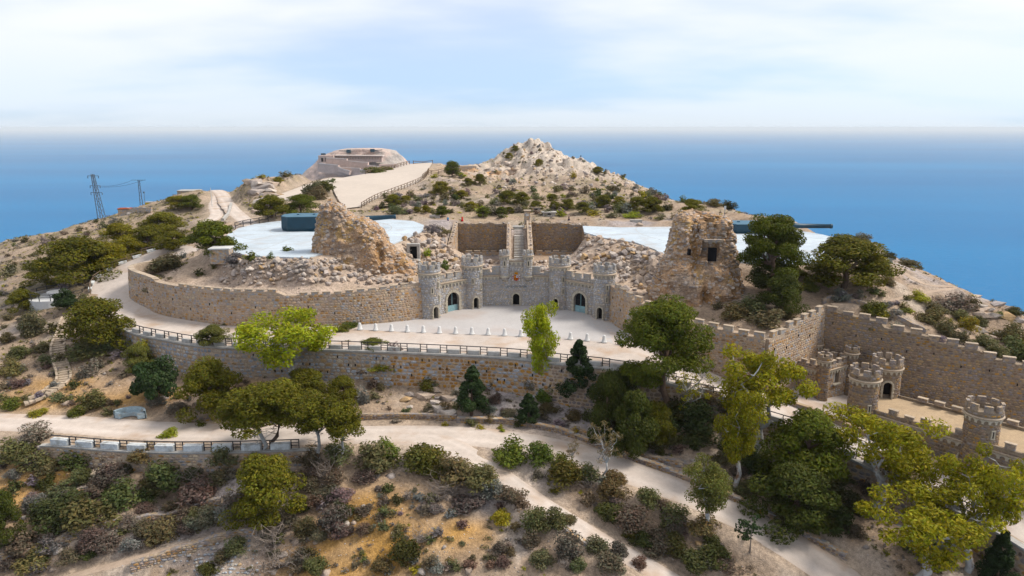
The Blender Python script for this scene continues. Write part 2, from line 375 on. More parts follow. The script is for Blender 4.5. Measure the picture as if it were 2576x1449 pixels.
CW_PTS = [(-62.5, 127.5, 1.6), (-65.6, 124.6, 1.0), (-66.5, 121.5, 0.4), (-64.6, 118.5, 0), (-60.7, 115.3, 0), (-54.4, 110.4, 0), (-47.7, 107.2, 0), (-42.1, 105.4, 0), (-35.8, 104.7, 0), (-29.9, 105.3, 0), (-23.7, 106.2, 0), (-18.1, 108.4, 0), (-14.6, 110.6, 0)]
CW_LINE = smooth_line(CW_PTS, 0.6)
TOWERS = [(-13.3, 111.3), (-6.7, 117.2), (8.0, 116.6), (14.8, 110.8)]
TR = 1.66
WR1 = [(16.0, 109.6, 0), (17.9, 103.2, 0), (22.5, 97.2, -0.8), (28.0, 92.6, -2.2), (33.3, 89.0, -3.4)]
WR2 = [(33.3, 89.0, -3.4), (39.2, 94.2, -5.0), (45.2, 99.3, -6.0)]
WR3 = [(45.2, 99.3, -6.0), (51.5, 94.6, -7.0), (57.9, 90.6, -8.0), (66.1, 86.6, -9.5), (78.0, 80.5, -11.0)]
COURT_CTRL = [T3(p) for p in R_PTS] + LEFT_EDGE + [(x, y, 0) for x, y in ((-60, 112), (-45, 103), (-30, 101), (-15, 105), (0, 110), (0, 100), (12, 105), (0, 117), (-13, 112), (14, 110), (10, 92), (-20, 96), (17, 98))] + \
    [(-66, 126, 4.0), (-62, 131, 6.4), (-68.5, 118, 0.9), (-66.5, 121.5, 1.6), (21, 93, -1.2), (26.5, 88.5, -3.0), (31, 86, -3.9), (36, 83, -5.2), (42, 79, -6.9), (40, 90, -6.0), (43, 95, -6.2), (45.2, 99.3, -6.3), (52, 90, -7.5), (58, 87, -8.4), (50, 72, -8.6), (60, 72, -9.6), (70, 80, -10.5), (78, 80, -11)]
COURT_POLY = [(p[0], p[1]) for p in R_LINE] + [(64, 55), (85, 60), (85, 77)] + [(p[0], p[1]) for p in reversed(WR3)] + [(p[0], p[1]) for p in reversed(WR2)][1:] + [(p[0], p[1]) for p in reversed(WR1)][1:] + \
    [(TOWERS[3][0], TOWERS[3][1]), (11.9, 114.3), TOWERS[2], (4.5, 118.75), (0.6, 119.1), (-3.2, 118.8), TOWERS[1], (-10.5, 114.85), TOWERS[0]] + [(p[0], p[1]) for p in reversed(CW_LINE)] + [(-58.0, 130.5), (-55.0, 133.0)] + [(p[0], p[1]) for p in reversed(LEFT_LINE)]
# rest of the ground: (u, v, z) picture points, or world points
REST = [T3(P(*q)) for q in (
    # slope under the upper road, lower road, foreground
    (0, 1062, -7), (200, 1070, -7), (400, 1080, -7), (620, 1084, -7), (900, 1085, -7), (1100, 1082, -7), (1280, 1092, -7.1), (1450, 1125, -7.5), (1600, 1170, -8.2), (1750, 1225, -9.3), (1900, 1290, -10.5), (2100, 1430, -13),
    (338, 1045, -6.4), (250, 960, -5.2), (90, 1012, -6.6), (165, 880, -3.1), (158, 800, -0.9), (145, 748, -0.1), (0, 950, -5.0), (0, 850, -3.2), (40, 780, -1.6), (480, 1010, -6.0), (700, 1030, -6.2), (900, 1010, -5.7), (1100, 1020, -6.0), (1250, 1040, -6.2), (1450, 1060, -6.8), (1600, 1110, -7.6), (1800, 1190, -8.9), (2000, 1300, -11.0),
    (150, 1135, -7.1), (450, 1135, -7.15), (780, 1128, -7.1), (450, 1185, -9.5), (150, 1190, -9.6), (780, 1180, -9.0), (300, 1300, -11.6), (100, 1300, -11.8), (600, 1300, -11.2), (100, 1449, -15.0), (400, 1449, -14.8), (700, 1449, -14.0), (1000, 1300, -9.9), (1000, 1449, -12.9), (1288, 1449, -12.4), (1500, 1300, -9.8), (1700, 1449, -12.5), (1288, 1200, -8.2), (950, 1180, -8.3), (850, 1230, -9.2), (1900, 1449, -12.9),
    (1240, 1180, -8.0), (1330, 1270, -9.2), (1500, 1365, -10.9),
    # behind the walls
    (450, 690, 5.6), (600, 695, 5.5), (500, 650, 6.8), (700, 695, 5.6), (430, 640, 6.9), (640, 655, 8.2), (900, 700, 5.4), (1020, 690, 5.3), (1041, 652, 6.0), (1100, 600, 8.6), (1000, 620, 8.3),
    (600, 612, 9), (780, 642, 9), (595, 577, 9), (1060, 580, 9), (1127, 562, 9), (1431, 560, 9), (1300, 548, 9), (1480, 575, 9), (1700, 580, 9), (1640, 622, 8.8), (2150, 622, 8.2), (2000, 580, 8.6), (2040, 660, 7.9), (1600, 545, 9.4), (1000, 530, 9.6), (1580, 612, 8.8), (1500, 600, 8.8),
    (1200, 520, 10), (1500, 500, 11), (1690, 507, 10), (1850, 528, 9.3), (1600, 640, 6.6), (1400, 668, 4.4), (1180, 668, 4.6), (1300, 668, 4.3), (1560, 690, 5.0), (1610, 720, 4.4),
    (2300, 700, 6.0), (2400, 760, 3.6), (2500, 850, 0), (2200, 720, 6.4), (2100, 750, 5.3), (2000, 760, 4.9), (1900, 800, 3.8), (1790, 795, 3.4), (1650, 790, 2.8), (1960, 690, 6.8))]
REST += [T3(PY(*q)) for q in (
    (0, 616, 190), (150, 579, 200), (310, 544, 220), (450, 495, 232), (0, 700, 150), (200, 645, 158), (100, 725, 135), (400, 565, 182), (330, 600, 160), (480, 605, 150), (560, 555, 165), (548, 512, 205), (500, 486, 236), (600, 520, 195), (0, 770, 128),
    (640, 454, 207), (700, 452, 212), (640, 500, 196), (740, 482, 200), (765, 442, 232), (650, 545, 172), (690, 545, 172),
    (1085, 410, 295), (1330, 349, 320), (1290, 380, 316), (1312, 360, 318), (1352, 358, 318), (1262, 402, 308), (1240, 424, 300), (1215, 432, 296), (1400, 376, 314), (1460, 405, 300), (1530, 438, 285), (1600, 468, 265), (1690, 505, 240), (1250, 452, 270), (1350, 470, 240), (1500, 484, 226), (1150, 440, 262), (1400, 430, 272), (1150, 424, 292), (1100, 460, 235), (1050, 500, 205),
    (2150, 592, 132), (2240, 664, 116), (2500, 765, 107), (2590, 850, 99), (1900, 545, 170), (2000, 560, 150))]
REST += [(-58, 101.3, -3.4), (-44, 94.8, -5.1), (-25, 92.8, -4.6), (-0.5, 89.4, -4.9), (13, 84.4, -5.6), (20, 81.6, -6.2), (27, 80.6, -7.6), (40, 72.8, -11), (49, 63, -13.2), (53, 57, -15), (-90, 86, -7.2), (-75, 96, -4.2), (38, 52, -15.5),
    (-60, 46, -21), (-20, 46, -18), (20, 46, -17.5), (60, 46, -18), (-90, 60, -17), (-110, 90, -10), (-120, 60, -20), (-110, 110, -6), (-120, 130, -6), (-150, 130, -18), (-160, 100, -22),
    (34.5, 91.6, 3.0), (40, 96.8, 3.7), (46, 101.6, 4.4), (52.5, 96.4, 3.2), (59.3, 92.6, 1.6), (67.5, 88.6, -0.7), (79, 82.5, -3), (-6, 141.5, 3.2), (10, 141.5, 3.2), (-6, 135.5, 3.9), (10, 135.5, 3.9), (-10, 125, 5.0), (12, 125, 5.0), (0.6, 122, 4.6), (-16, 140, 6.4), (20, 140, 6.2), (18.5, 106, 4.6), (20, 102, 4.3), (24.5, 98.4, 3.2), (29.5, 94, 2.8),
    (-45, 187, 9), (-43, 197, 9.2), (-33, 295, 16), (-27, 232, 12.8), (-59, 237, 12), (-50, 270, 14.6), (-36, 210, 10.3),
    (-170, 215, -22), (-155, 250, -24), (-138, 268, -22), (-115, 285, -14), (-200, 260, -70), (-180, 180, -30), (-90, 300, -8), (-70, 270, 6), (-84, 245, 6),
    (80, 142, 0), (88, 126, -4), (93, 110, -6), (74, 162, -1), (66, 185, 2), (105, 142, -25), (74, 215, -5), (125, 100, -30), (100, 96, -9), (120, 70, -25),
    (8, 352, 5), (40, 338, -6), (80, 290, -16), (-40, 328, 2), (-80, 325, -12), (-130, 320, -40), (0, 400, -70), (60, 400, -75), (-60, 400, -70), (100, 230, -22), (-225, 430, -140), (-225, 50, -60), (-225, 150, -70), (-225, 300, -120), (145, 430, -130), (145, 250, -70), (145, 50, -40), (145, 150, -50)]

def rbf_fit(pts):
    A = np.array(pts, float); X = A[:, :2]
    D = np.sqrt(((X[:, None] - X[None]) ** 2).sum(-1) + 0.8)
    n = len(A); Mx = np.zeros((n + 3, n + 3)); Mx[:n, :n] = D - np.eye(n) * 0.02
    Mx[:n, n] = 1; Mx[:n, n + 1:] = X; Mx[n, :n] = 1; Mx[n + 1:, :n] = X.T
    w = np.linalg.solve(Mx, np.concatenate([A[:, 2], np.zeros(3)]))
    def f(x, y):
        x = np.asarray(x, float); y = np.asarray(y, float); sh = x.shape; x = x.ravel(); y = y.ravel(); r = np.empty(len(x))
        for i in range(0, len(x), 20000):
            a, b = x[i:i + 20000], y[i:i + 20000]
            d = np.sqrt((a[:, None] - X[None, :, 0]) ** 2 + (b[:, None] - X[None, :, 1]) ** 2 + 0.8)
            r[i:i + 20000] = d @ w[:n] + w[n] + w[n + 1] * a + w[n + 2] * b
        return r.reshape(sh)
    return f
court_f = rbf_fit(COURT_CTRL); rest_f = rbf_fit(REST)

LOW_ROAD = smooth_line([T3(P(*q)) for q in ((-160, 1062, -7), (0, 1060, -7), (200, 1068, -7), (400, 1082, -7), (620, 1090, -7), (900, 1092, -7), (1100, 1092, -7), (1280, 1106, -7.1), (1450, 1140, -7.6), (1600, 1192, -8.3), (1750, 1247, -9.4), (1900, 1316, -10.7), (2080, 1430, -13.0), (2170, 1500, -14.3))], 0.8)
FORK = smooth_line([T3(P(*q)) for q in ((1020, 1094, -7.03), (1100, 1112, -6.985), (1180, 1148, -7.1), (1265, 1200, -8.1), (1360, 1265, -9.2), (1500, 1352, -10.7), (1630, 1425, -12.0), (1740, 1490, -13.2))], 0.8)
TERRACE_PATH = smooth_line([T3(P(*q)) for q in ((180, 1449, -14.9), (330, 1408, -13.9), (460, 1372, -13.1), (590, 1335, -12.0), (650, 1322, -11.6))], 0.8)
BACK_PATH = smooth_line([T3(PY(*q)) for q in ((640, 570, 158), (605, 545, 172), (575, 515, 196), (560, 490, 222), (545, 478, 246))], 1.2)
BACK_PATH2 = smooth_line([T3(PY(*q)) for q in ((520, 560, 166), (545, 540, 180), (540, 515, 200), (548, 492, 222), (545, 478, 247))], 1.2)
RIGHT_TRAIL = smooth_line([T3(P(*q)) for q in ((2225, 655, 7.6), (2280, 690, 6.3), (2330, 715, 5.4), (2400, 722, 5.0), (2330, 735, 4.9), (2240, 755, 4.7), (2160, 762, 4.9), (2090, 765, 4.9))], 0.8)
RAMP = smooth_line([T3(PY(*q)) for q in ((700, 505, 190), (740, 484, 205), (800, 462, 226), (850, 447, 245))], 1.2)
SAND_L = smooth_line([T3(PY(*q)) for q in ((868, 524, 187), (850, 500, 200), (838, 470, 222), (850, 450, 242), (960, 430, 268), (1030, 412, 294))], 1.5)
SAND_R = smooth_line([T3(PY(*q)) for q in ((905, 520, 189), (945, 500, 203), (1010, 476, 221), (1060, 452, 240), (1075, 430, 265), (1088, 409, 296))], 1.5)
SAND_POLY = [(p[0], p[1]) for p in SAND_L] + [(p[0], p[1]) for p in reversed(SAND_R)]
sandc = [((np.array(a) + np.array(b)) / 2) for a, b in zip([SAND_L[int(i)] for i in np.linspace(0, len(SAND_L) - 1, 24)], [SAND_R[int(i)] for i in np.linspace(0, len(SAND_R) - 1, 24)])]
PLAT_L = [P(u, v, 9.0) for u, v in ((640, 564), (600, 574), (562, 596), (540, 618), (575, 634), (640, 644), (700, 646), (775, 648), (800, 640), (900, 625), (985, 614), (1040, 592), (1064, 580), (1066, 566), (1040, 556), (940, 548), (800, 548), (700, 556))]
PLAT_R = [P(u, v, 8.75) for u, v in ((1466, 568), (1470, 584), (1520, 598), (1600, 610), (1650, 628), (1670, 650), (1760, 655), (1880, 660), (1985, 664), (2040, 664), (2110, 650), (2150, 630), (2146, 612), (2070, 590), (2000, 578), (1860, 572), (1700, 570), (1560, 572))]
PIT_L = [(-13.2, 143.5), (-0.55, 143.5), (-0.55, 158.9), (-13.2, 158.9)]
PIT_R = [(3.6, 143.5), (16.4, 143.5), (16.4, 158.0), (3.6, 158.9)]
STAIR_C = [(-0.55, 133.0), (3.6, 133.0), (3.6, 156.0), (-0.55, 156.0)]

gx = np.concatenate([np.arange(-232, -72, 1.4), np.arange(-72, 77, 0.55), np.arange(77, 150, 1.5)])
gy = np.concatenate([np.arange(45, 130, 0.5), np.arange(130, 200, 0.9), np.arange(200, 432, 1.8)])
GX, GY = np.meshgrid(gx, gy)
Zr = rest_f(GX, GY); Zc = court_f(GX, GY)
inC = in_poly(GX, GY, COURT_POLY)
# ------ where the ground is kept smooth
flat = np.zeros(GX.shape)
def flatten(line, hw, blend, drop=0.07):
    global Zr, flat
    d, z = seg_dist(GX, GY, line); w = 1 - sstep(hw, hw + blend, d)
    Zr = Zr * (1 - w) + (z - drop) * w; flat = np.maximum(flat, w)
flatten(FORK, 2.2, 1.6); flatten(LOW_ROAD, 3.5, 2.2); flatten(TERRACE_PATH, 0.9, 1.2); flatten(BACK_PATH, 2.6, 2.0); flatten(BACK_PATH2, 2.2, 2.0); flatten(RIGHT_TRAIL, 0.8, 1.0); flatten(RAMP, 4.0, 3.0)
sp_in = in_poly(GX, GY, SAND_POLY)
d, z = seg_dist(GX, GY, [tuple(p) for p in sandc])
dl, _ = seg_dist(GX, GY, [tuple(p) for p in SAND_L]); dr, _ = seg_dist(GX, GY, [tuple(p) for p in SAND_R])
wS = np.where(sp_in, 1.0, 1 - sstep(0.0, 5.0, np.minimum(dl, dr)))
Zr = Zr * (1 - wS) + (z - 0.25) * wS; flat = np.maximum(flat, wS)
for poly, zz in ((PLAT_L, 9.0), (PLAT_R, 8.75)):
    ins = in_poly(GX, GY, poly); pl = [(p.x, p.y, zz) for p in poly] + [(poly[0].x, poly[0].y, zz)]
    d, _ = seg_dist(GX, GY, pl); w = np.where(ins, 1.0, 1 - sstep(0.3, 3.5, d))
    Zr = Zr * (1 - w) + (zz - 0.22) * w; flat = np.maximum(flat, w)
# lower terrace wall on the left: the ground drops just in front of the lower railing
TERR_W = smooth_line([T3(P(*q)) for q in ((105, 1118, -7), (140, 1118, -7), (300, 1131, -7), (450, 1135, -7), (620, 1133, -7), (800, 1127, -7))], 0.8)
d, _ = seg_dist(GX, GY, TERR_W)
front = np.interp(GX, [p[0] for p in TERR_W], [p[1] for p in TERR_W]); onx = (GX > TERR_W[0][0]) & (GX < TERR_W[-1][0])
Zr = np.where(onx & (GY < front) & (GY > front - 7), np.minimum(Zr, -9.1 + 0.35 * np.clip(d - 3, -3, 0)), Zr)
Zr = np.where(onx & (GY >= front) & (GY < front + 2.0), -7.1, Zr)
# rough ground
far = sstep(150, 230, GY)
rough = fbm(GX / 7.0, GY / 7.0, 0, 4, 3) * 0.75 + fbm(GX / 1.9, GY / 1.9, 0, 3, 9) * 0.32
ridg = 1 - np.abs(fbm(GX / 9.0 + GY / 22.0, GY / 7.0, 0, 4, 21))
Zr = Zr + (1 - flat) * (rough * (1 + 0.8 * far) + far * (ridg - 0.75) * 2.2)
# stepped rock ledges on the slope under the retaining wall and on the left bluff
pk = np.exp(-(((GX - 22) / 42) ** 4 + ((GY - 305) / 42) ** 4)); rid2 = 1 - np.abs(fbm(GX / 5.0, GY / 9.0, 0, 4, 73)); Zr += pk * ((ridg - 0.82) * 4.0 + (rid2 - 0.85) * 5.0 + fbm(GX / 4.0, GY / 4.0, 0, 3, 71) * 1.4)
Z = np.where(inC, Zc - 0.15, Zr)
for pit in (PIT_L, PIT_R): Z = np.where(in_poly(GX, GY, pit), 2.0 + 0.15 * rough, Z)
stair_z = np.interp(GY, [133, 139.5, 153.5, 156], [3.6, 3.9, 8.6, 8.7])
Z = np.where(in_poly(GX, GY, STAIR_C), stair_z - 0.5, Z)
# moat in front of the keep
MOAT = [(40.5, 88.6), (43.0, 86.0), (46.5, 89.5), (44.2, 90.4)]
Z = np.where(in_poly(GX, GY, MOAT), Z - 2.6, Z)

def ground(x, y):
    x = float(x); y = float(y)
    i = min(max(int(np.searchsorted(gx, x)) - 1, 0), len(gx) - 2); j = min(max(int(np.searchsorted(gy, y)) - 1, 0), len(gy) - 2)
    a = (x - gx[i]) / (gx[i + 1] - gx[i]); b = (y - gy[j]) / (gy[j + 1] - gy[j])
    a = min(max(a, 0), 1); b = min(max(b, 0), 1)
    return float(Z[j, i] * (1 - a) * (1 - b) + Z[j, i + 1] * a * (1 - b) + Z[j + 1, i] * (1 - a) * b + Z[j + 1, i + 1] * a * b)
_ts = np.concatenate([np.arange(48, 200, 0.4), np.arange(200, 425, 1.0)])
def G(u, v):
    """the ground point seen at picture point (u, v)"""
    d = ray(u, v); Y = _ts; X = d[0] / d[1] * Y; zz = CZ + d[2] / d[1] * Y
    i = np.clip(np.searchsorted(gx, X) - 1, 0, len(gx) - 2); j = np.clip(np.searchsorted(gy, Y) - 1, 0, len(gy) - 2)
    a = np.clip((X - gx[i]) / (gx[i + 1] - gx[i]), 0, 1); b = np.clip((Y - gy[j]) / (gy[j + 1] - gy[j]), 0, 1)
    g = Z[j, i] * (1 - a) * (1 - b) + Z[j, i + 1] * a * (1 - b) + Z[j + 1, i] * (1 - a) * b + Z[j + 1, i + 1] * a * b
    hit = np.nonzero(zz <= g)[0]
    k = hit[0] if len(hit) else len(Y) - 1
    return Vector((X[k], Y[k], g[k]))

# ------ ground colours (its own earth, rock and scrub colours)
C_tan = np.array((0.37, 0.29, 0.225)); C_och = np.array((0.47, 0.29, 0.13)); C_grey = np.array((0.36, 0.32, 0.305)); C_pale = np.array((0.47, 0.405, 0.345)); C_scrub = np.array((0.185, 0.155, 0.105)); C_rock = np.array((0.48, 0.385, 0.31))
n1 = fbm(GX / 14.0, GY / 14.0, 0, 4, 31); n2 = fbm(GX / 4.0, GY / 4.0, 0, 4, 41); n3 = fbm(GX / 1.3, GY / 1.3, 0, 3, 51)
col = np.ones(GX.shape + (3,)) * C_tan
def mixc(c, w):
    global col
    w = np.clip(w, 0, 1)[..., None]; col = col * (1 - w) + c * w
mixc(C_grey, sstep(0.0, 0.35, n1 + 0.4 * n2)); mixc(C_pale, sstep(0.1, 0.5, n2 - 0.2 * n1) * 0.7)
def blob(u, v, z, rx, ry):
    p = P(u, v, z); return np.exp(-(((GX - p.x) / rx) ** 2 + ((GY - p.y) / ry) ** 2))
och = sum(blob(*q) for q in ((70, 1010, -6.3, 5, 2.5), (260, 1010, -6, 9, 2.5), (380, 990, -5.6, 5, 2), (150, 960, -5, 6, 2), (40, 1240, -10.5, 6, 3), (130, 1180, -9.4, 5, 1.5), (930, 1270, -9.6, 5, 3), (820, 1400, -12, 7, 4), (950, 1370, -11.2, 5, 3), (1170, 1350, -11, 3, 2), (640, 990, -5.5, 5, 2)))
mixc(C_och, np.clip(och, 0, 1) * (0.7 + 0.6 * n2))
slope_left = sstep(-55, -85, GX) * sstep(105, 125, GY)
mixc(C_scrub, slope_left * sstep(-0.5, 0.3, n2 + n3 * 0.6) * 0.9)
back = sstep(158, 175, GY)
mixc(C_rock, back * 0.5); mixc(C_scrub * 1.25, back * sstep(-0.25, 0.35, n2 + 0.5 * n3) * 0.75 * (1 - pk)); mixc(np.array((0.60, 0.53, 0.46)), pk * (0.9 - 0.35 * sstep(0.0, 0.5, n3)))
mixc(np.array((0.50, 0.30, 0.17)), np.exp(-(((GX + 14) / 14) ** 2 + ((GY - 275) / 14) ** 2)) * sstep(-0.2, 0.3, n2))
inter = sstep(104, 112, GY) * (1 - sstep(140, 158, GY)) * sstep(-68, -60, GX) * (1 - sstep(24, 34, GX)) * (1 - inC)
mixc(C_rock * 1.08, inter * 0.8)
mixc(np.array((0.46, 0.38, 0.31)), flat * 0.6)
col = np.clip(col * (1 + 0.18 * n3[..., None]), 0.02, 0.8)
ny, nx = GX.shape
idx = np.arange(nx * ny).reshape(ny, nx)
quads = np.stack([idx[:-1, :-1], idx[:-1, 1:], idx[1:, 1:], idx[1:, :-1]], -1).reshape(-1, 4)
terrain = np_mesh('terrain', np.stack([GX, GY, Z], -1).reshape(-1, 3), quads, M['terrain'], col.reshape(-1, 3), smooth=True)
tag(terrain, kind='structure', label='dry rocky hillside of the headland')

# ------ sea
m, ns, ln = new_mat('sea_water'); M['sea'] = m
out = N(ns, 'ShaderNodeOutputMaterial'); b = N(ns, 'ShaderNodeBsdfDiffuse'); gl = N(ns, 'ShaderNodeBsdfGlossy'); gl.inputs['Roughness'].default_value = 0.35; ms = N(ns, 'ShaderNodeMixShader'); ms.inputs[0].default_value = 0.07
g = N(ns, 'ShaderNodeNewGeometry')
t1 = N(ns, 'ShaderNodeTexNoise'); t1.inputs['Scale'].default_value = 0.0011; t1.inputs['Detail'].default_value = 5
mp = N(ns, 'ShaderNodeMapping'); mp.inputs['Scale'].default_value = (0.35, 1.0, 1.0); ln.new(g.outputs['Position'], mp.inputs[0]); ln.new(mp.outputs[0], t1.inputs['Vector'])
mx = N(ns, 'ShaderNodeMixRGB'); mx.inputs[1].default_value = (0.0, 0.105, 0.26, 1); mx.inputs[2].default_value = (0.0, 0.155, 0.34, 1)
mr = N(ns, 'ShaderNodeMapRange'); mr.inputs['From Min'].default_value = 0.3; mr.inputs['From Max'].default_value = 0.7; ln.new(t1.outputs['Fac'], mr.inputs['Value'])
ln.new(mr.outputs[0], mx.inputs[0]); ln.new(mx.outputs[0], b.inputs['Color'])
t2 = N(ns, 'ShaderNodeTexNoise'); t2.inputs['Scale'].default_value = 0.045; t2.inputs['Detail'].default_value = 6; t2.inputs['Roughness'].default_value = 0.65
mp2 = N(ns, 'ShaderNodeMapping'); mp2.inputs['Scale'].default_value = (0.55, 1.5, 1.0); mp2.inputs['Rotation'].default_value = (0, 0, 0.25); ln.new(g.outputs['Position'], mp2.inputs[0]); ln.new(mp2.outputs[0], t2.inputs['Vector'])
bp = N(ns, 'ShaderNodeBump'); bp.inputs['Strength'].default_value = 1.0; bp.inputs['Distance'].default_value = 3.2
ln.new(t2.outputs['Fac'], bp.inputs['Height']); ln.new(bp.outputs[0], b.inputs['Normal']); ln.new(bp.outputs[0], gl.inputs['Normal']); ln.new(b.outputs[0], ms.inputs[1]); ln.new(gl.outputs[0], ms.inputs[2]); ln.new(ms.outputs[0], out.inputs[0])
SEA_Z = -225.0
mb = MB(); vs = []; 
for k in range(96):
    a = 2 * math.pi * k / 96; vs.append((60000 * math.cos(a), 60000 * math.sin(a), SEA_Z))
mb.add(vs, [tuple(range(96))]); sea = tag(mb.build('sea', M['sea']), kind='structure', label='calm blue sea reaching to the hazy horizon')

# ------ haze: one closed box of pale air round the camera and everything else
m, ns, ln = new_mat('pale_sea_haze'); M['haze'] = m
out = N(ns, 'ShaderNodeOutputMaterial'); pv = N(ns, 'ShaderNodeVolumePrincipled')
pv.inputs['Color'].default_value = (0.90, 0.96, 1.0, 1); pv.inputs['Density'].default_value = 0.000055; pv.inputs['Anisotropy'].default_value = 0.0
ln.new(pv.outputs[0], out.inputs['Volume'])
mb = MB(); mb.box((0, 0, (SEA_Z - 1 + 36) / 2), (130000, 130000, 36 - SEA_Z + 1))
haze = tag(mb.build('haze', M['haze']), kind='stuff', label='thin pale sea haze', cat='haze')

# ------ roads and paved sheets
def strip(name, line, hw, mat, lift=0.0, hw_fn=None, rows=10, label=None, wob=0.5):
    V = []; Q = []; C_ = []; n = len(line)
    for i, p in enumerate(line):
        a = line[max(i - 1, 0)]; c = line[min(i + 1, n - 1)]
        d = np.array([c[0] - a[0], c[1] - a[1]]); d /= max(np.linalg.norm(d), 1e-6); nrm = np.array([-d[1], d[0]])
        h = hw_fn(i / (n - 1)) if hw_fn else hw
        for k in range(rows + 1):
            s = (k / rows * 2 - 1)
            e = h * s + (wob * s * float(fbm(p[0] * 0.7 + 9 * s, p[1] * 0.7)) if abs(s) == 1 else 0)
            wheel = math.exp(-((abs(s) - 0.36) / 0.13) ** 2); verge = max(0.0, abs(s) - 0.7) / 0.3; nz_ = float(vnoise(np.array([p[0] * 0.35 + 3 * s]), np.array([p[1] * 0.35]))[0])
            C_.append(np.array((0.58, 0.51, 0.455)) * (1 + 0.07 * nz_) + wheel * np.array((0.07, 0.068, 0.066)) - verge * (1 + nz_) * np.array((0.06, 0.075, 0.085)))
            V.append((p[0] + nrm[0] * e, p[1] + nrm[1] * e, p[2] + lift - 0.03 * abs(s) - (0.16 if abs(s) == 1 else 0)))
    for i in range(n - 1):
        for k in range(rows):
            q = i * (rows + 1) + k; Q.append((q, q + 1, q + rows + 2, q + rows + 1))
    o = np_mesh(name, np.array(V), np.array(Q), mat, np.array(C_), smooth=True)
    return tag(o, kind='structure', label=label)
strip('lower_road', LOW_ROAD, 3.1, M['road'], label='pale gravel lower road crossing the slope')
strip('dirt_path', FORK, 1.7, M['road'], label='dirt track forking off the lower road', hw_fn=lambda t: 3.1 - 1.5 * min(1, t * 2.2))
strip('terrace_path', TERRACE_PATH, 0.75, M['path'], label='narrow terrace path on the lower slope')
strip('back_road', BACK_PATH, 2.2, M['road'], label='pale road climbing behind the left gun')
strip('back_path', BACK_PATH2, 1.9, M['road'], label='walled pale path behind the hillside pines')
strip('trail', RIGHT_TRAIL, 0.6, M['path'], label='foot trail on the right hillside')
strip('ramp', RAMP, 3.4, M['sand'], label='sandy ramp up to the parade ground')
def between(name, A, B, mat, zf, n, rows, label):
    V = []; Q = []
    A = [A[int(round(i))] for i in np.linspace(0, len(A) - 1, n)]; B = [B[int(round(i))] for i in np.linspace(0, len(B) - 1, n)]
    for a, c in zip(A, B):
        for k in range(rows + 1):
            t = k / rows; x = a[0] + (c[0] - a[0]) * t; y = a[1] + (c[1] - a[1]) * t
            V.append((x, y, zf(x, y, a[2] + (c[2] - a[2]) * t)))
    for i in range(n - 1):
        for k in range(rows): q = i * (rows + 1) + k; Q.append((q, q + 1, q + rows + 2, q + rows + 1))
    return tag(np_mesh(name, np.array(V), np.array(Q), mat, smooth=True), kind='structure', label=label)
between('parade_ground', SAND_L, SAND_R, M['sand'], lambda x, y, z: z, 60, 8, 'bare sandy parade ground behind the guns')
# upper road and courtyard: one sheet whose vertices follow the court surface
def fan_sheet(name, poly, mat, zf, label, cell=1.2):
    bm = bmesh.new(); vs = [bm.verts.new((p[0], p[1], 0)) for p in poly]
    bm.faces.new(vs); bmesh.ops.triangulate(bm, faces=bm.faces[:])
    x0, x1 = min(p[0] for p in poly), max(p[0] for p in poly); y0, y1 = min(p[1] for p in poly), max(p[1] for p in poly)
    for ax, a0, a1 in ((0, x0, x1), (1, y0, y1)):
        for s in np.arange(a0 + cell, a1, cell):
            co = (s, 0, 0) if ax == 0 else (0, s, 0); no = (1, 0, 0) if ax == 0 else (0, 1, 0)
            bmesh.ops.bisect_plane(bm, geom=bm.verts[:] + bm.edges[:] + bm.faces[:], plane_co=co, plane_no=no)
    xs = np.array([v.co.x for v in bm.verts]); ys = np.array([v.co.y for v in bm.verts]); zs = zf(xs, ys)
    for v, z in zip(bm.verts, zs): v.co.z = z
    bmesh.ops.recalc_face_normals(bm, faces=bm.faces[:])
    me = bpy.data.meshes.new(name); bm.to_mesh(me); bm.free(); me.materials.append(mat)
    me.polygons.foreach_set('use_smooth', [True] * len(me.polygons))
    vx = np.array([v.co[:] for v in me.vertices]); dd, _ = seg_dist(vx[:, 0], vx[:, 1], R_LINE); nz_ = fbm(vx[:, 0] / 6, vx[:, 1] / 6, 0, 3, 4); wh = np.exp(-((dd - 2.2) / 0.7) ** 2) + np.exp(-((dd - 4.2) / 0.7) ** 2)
    cc_ = np.array((0.56, 0.495, 0.445)) * (1 + 0.10 * nz_[:, None]) + 0.05 * wh[:, None]; at = me.color_attributes.new('Col', 'FLOAT_COLOR', 'POINT'); at.data.foreach_set('color', np.concatenate([cc_, np.ones((len(cc_), 1))], 1).astype(np.float32).ravel())
    if sum(p.normal.z for p in me.polygons) < 0: me.flip_normals()
    o = bpy.data.objects.new(name, me); COL.objects.link(o); WL[o] = Vector((0, 0, 0))
    return tag(o, kind='structure', label=label)
BOLL_LINE = [T3(P(u, v, 0)) for u, v in ((896, 831), (1100, 838), (1262, 844), (1400, 853), (1570, 868))]
yd = [(p[0], p[1]) for p in BOLL_LINE] + [(17.0, 99.5), (17.9, 103.2), (16.0, 109.6), TOWERS[3], (11.9, 114.3), TOWERS[2], (4.5, 118.75), (0.6, 119.1), (-3.2, 118.8), TOWERS[1], (-10.5, 114.85), TOWERS[0], (-14.6, 110.6), (-18.1, 108.4), (-23.7, 106.2)]
fan_sheet('courtyard', yd, M['court'], lambda x, y: court_f(x, y) + 0.006, 'pale gravel courtyard in front of the castle gate', 2.0)
fan_sheet('upper_road', COURT_POLY, M['road'], lambda x, y: court_f(x, y), 'pale upper road along the retaining wall', 1.6)
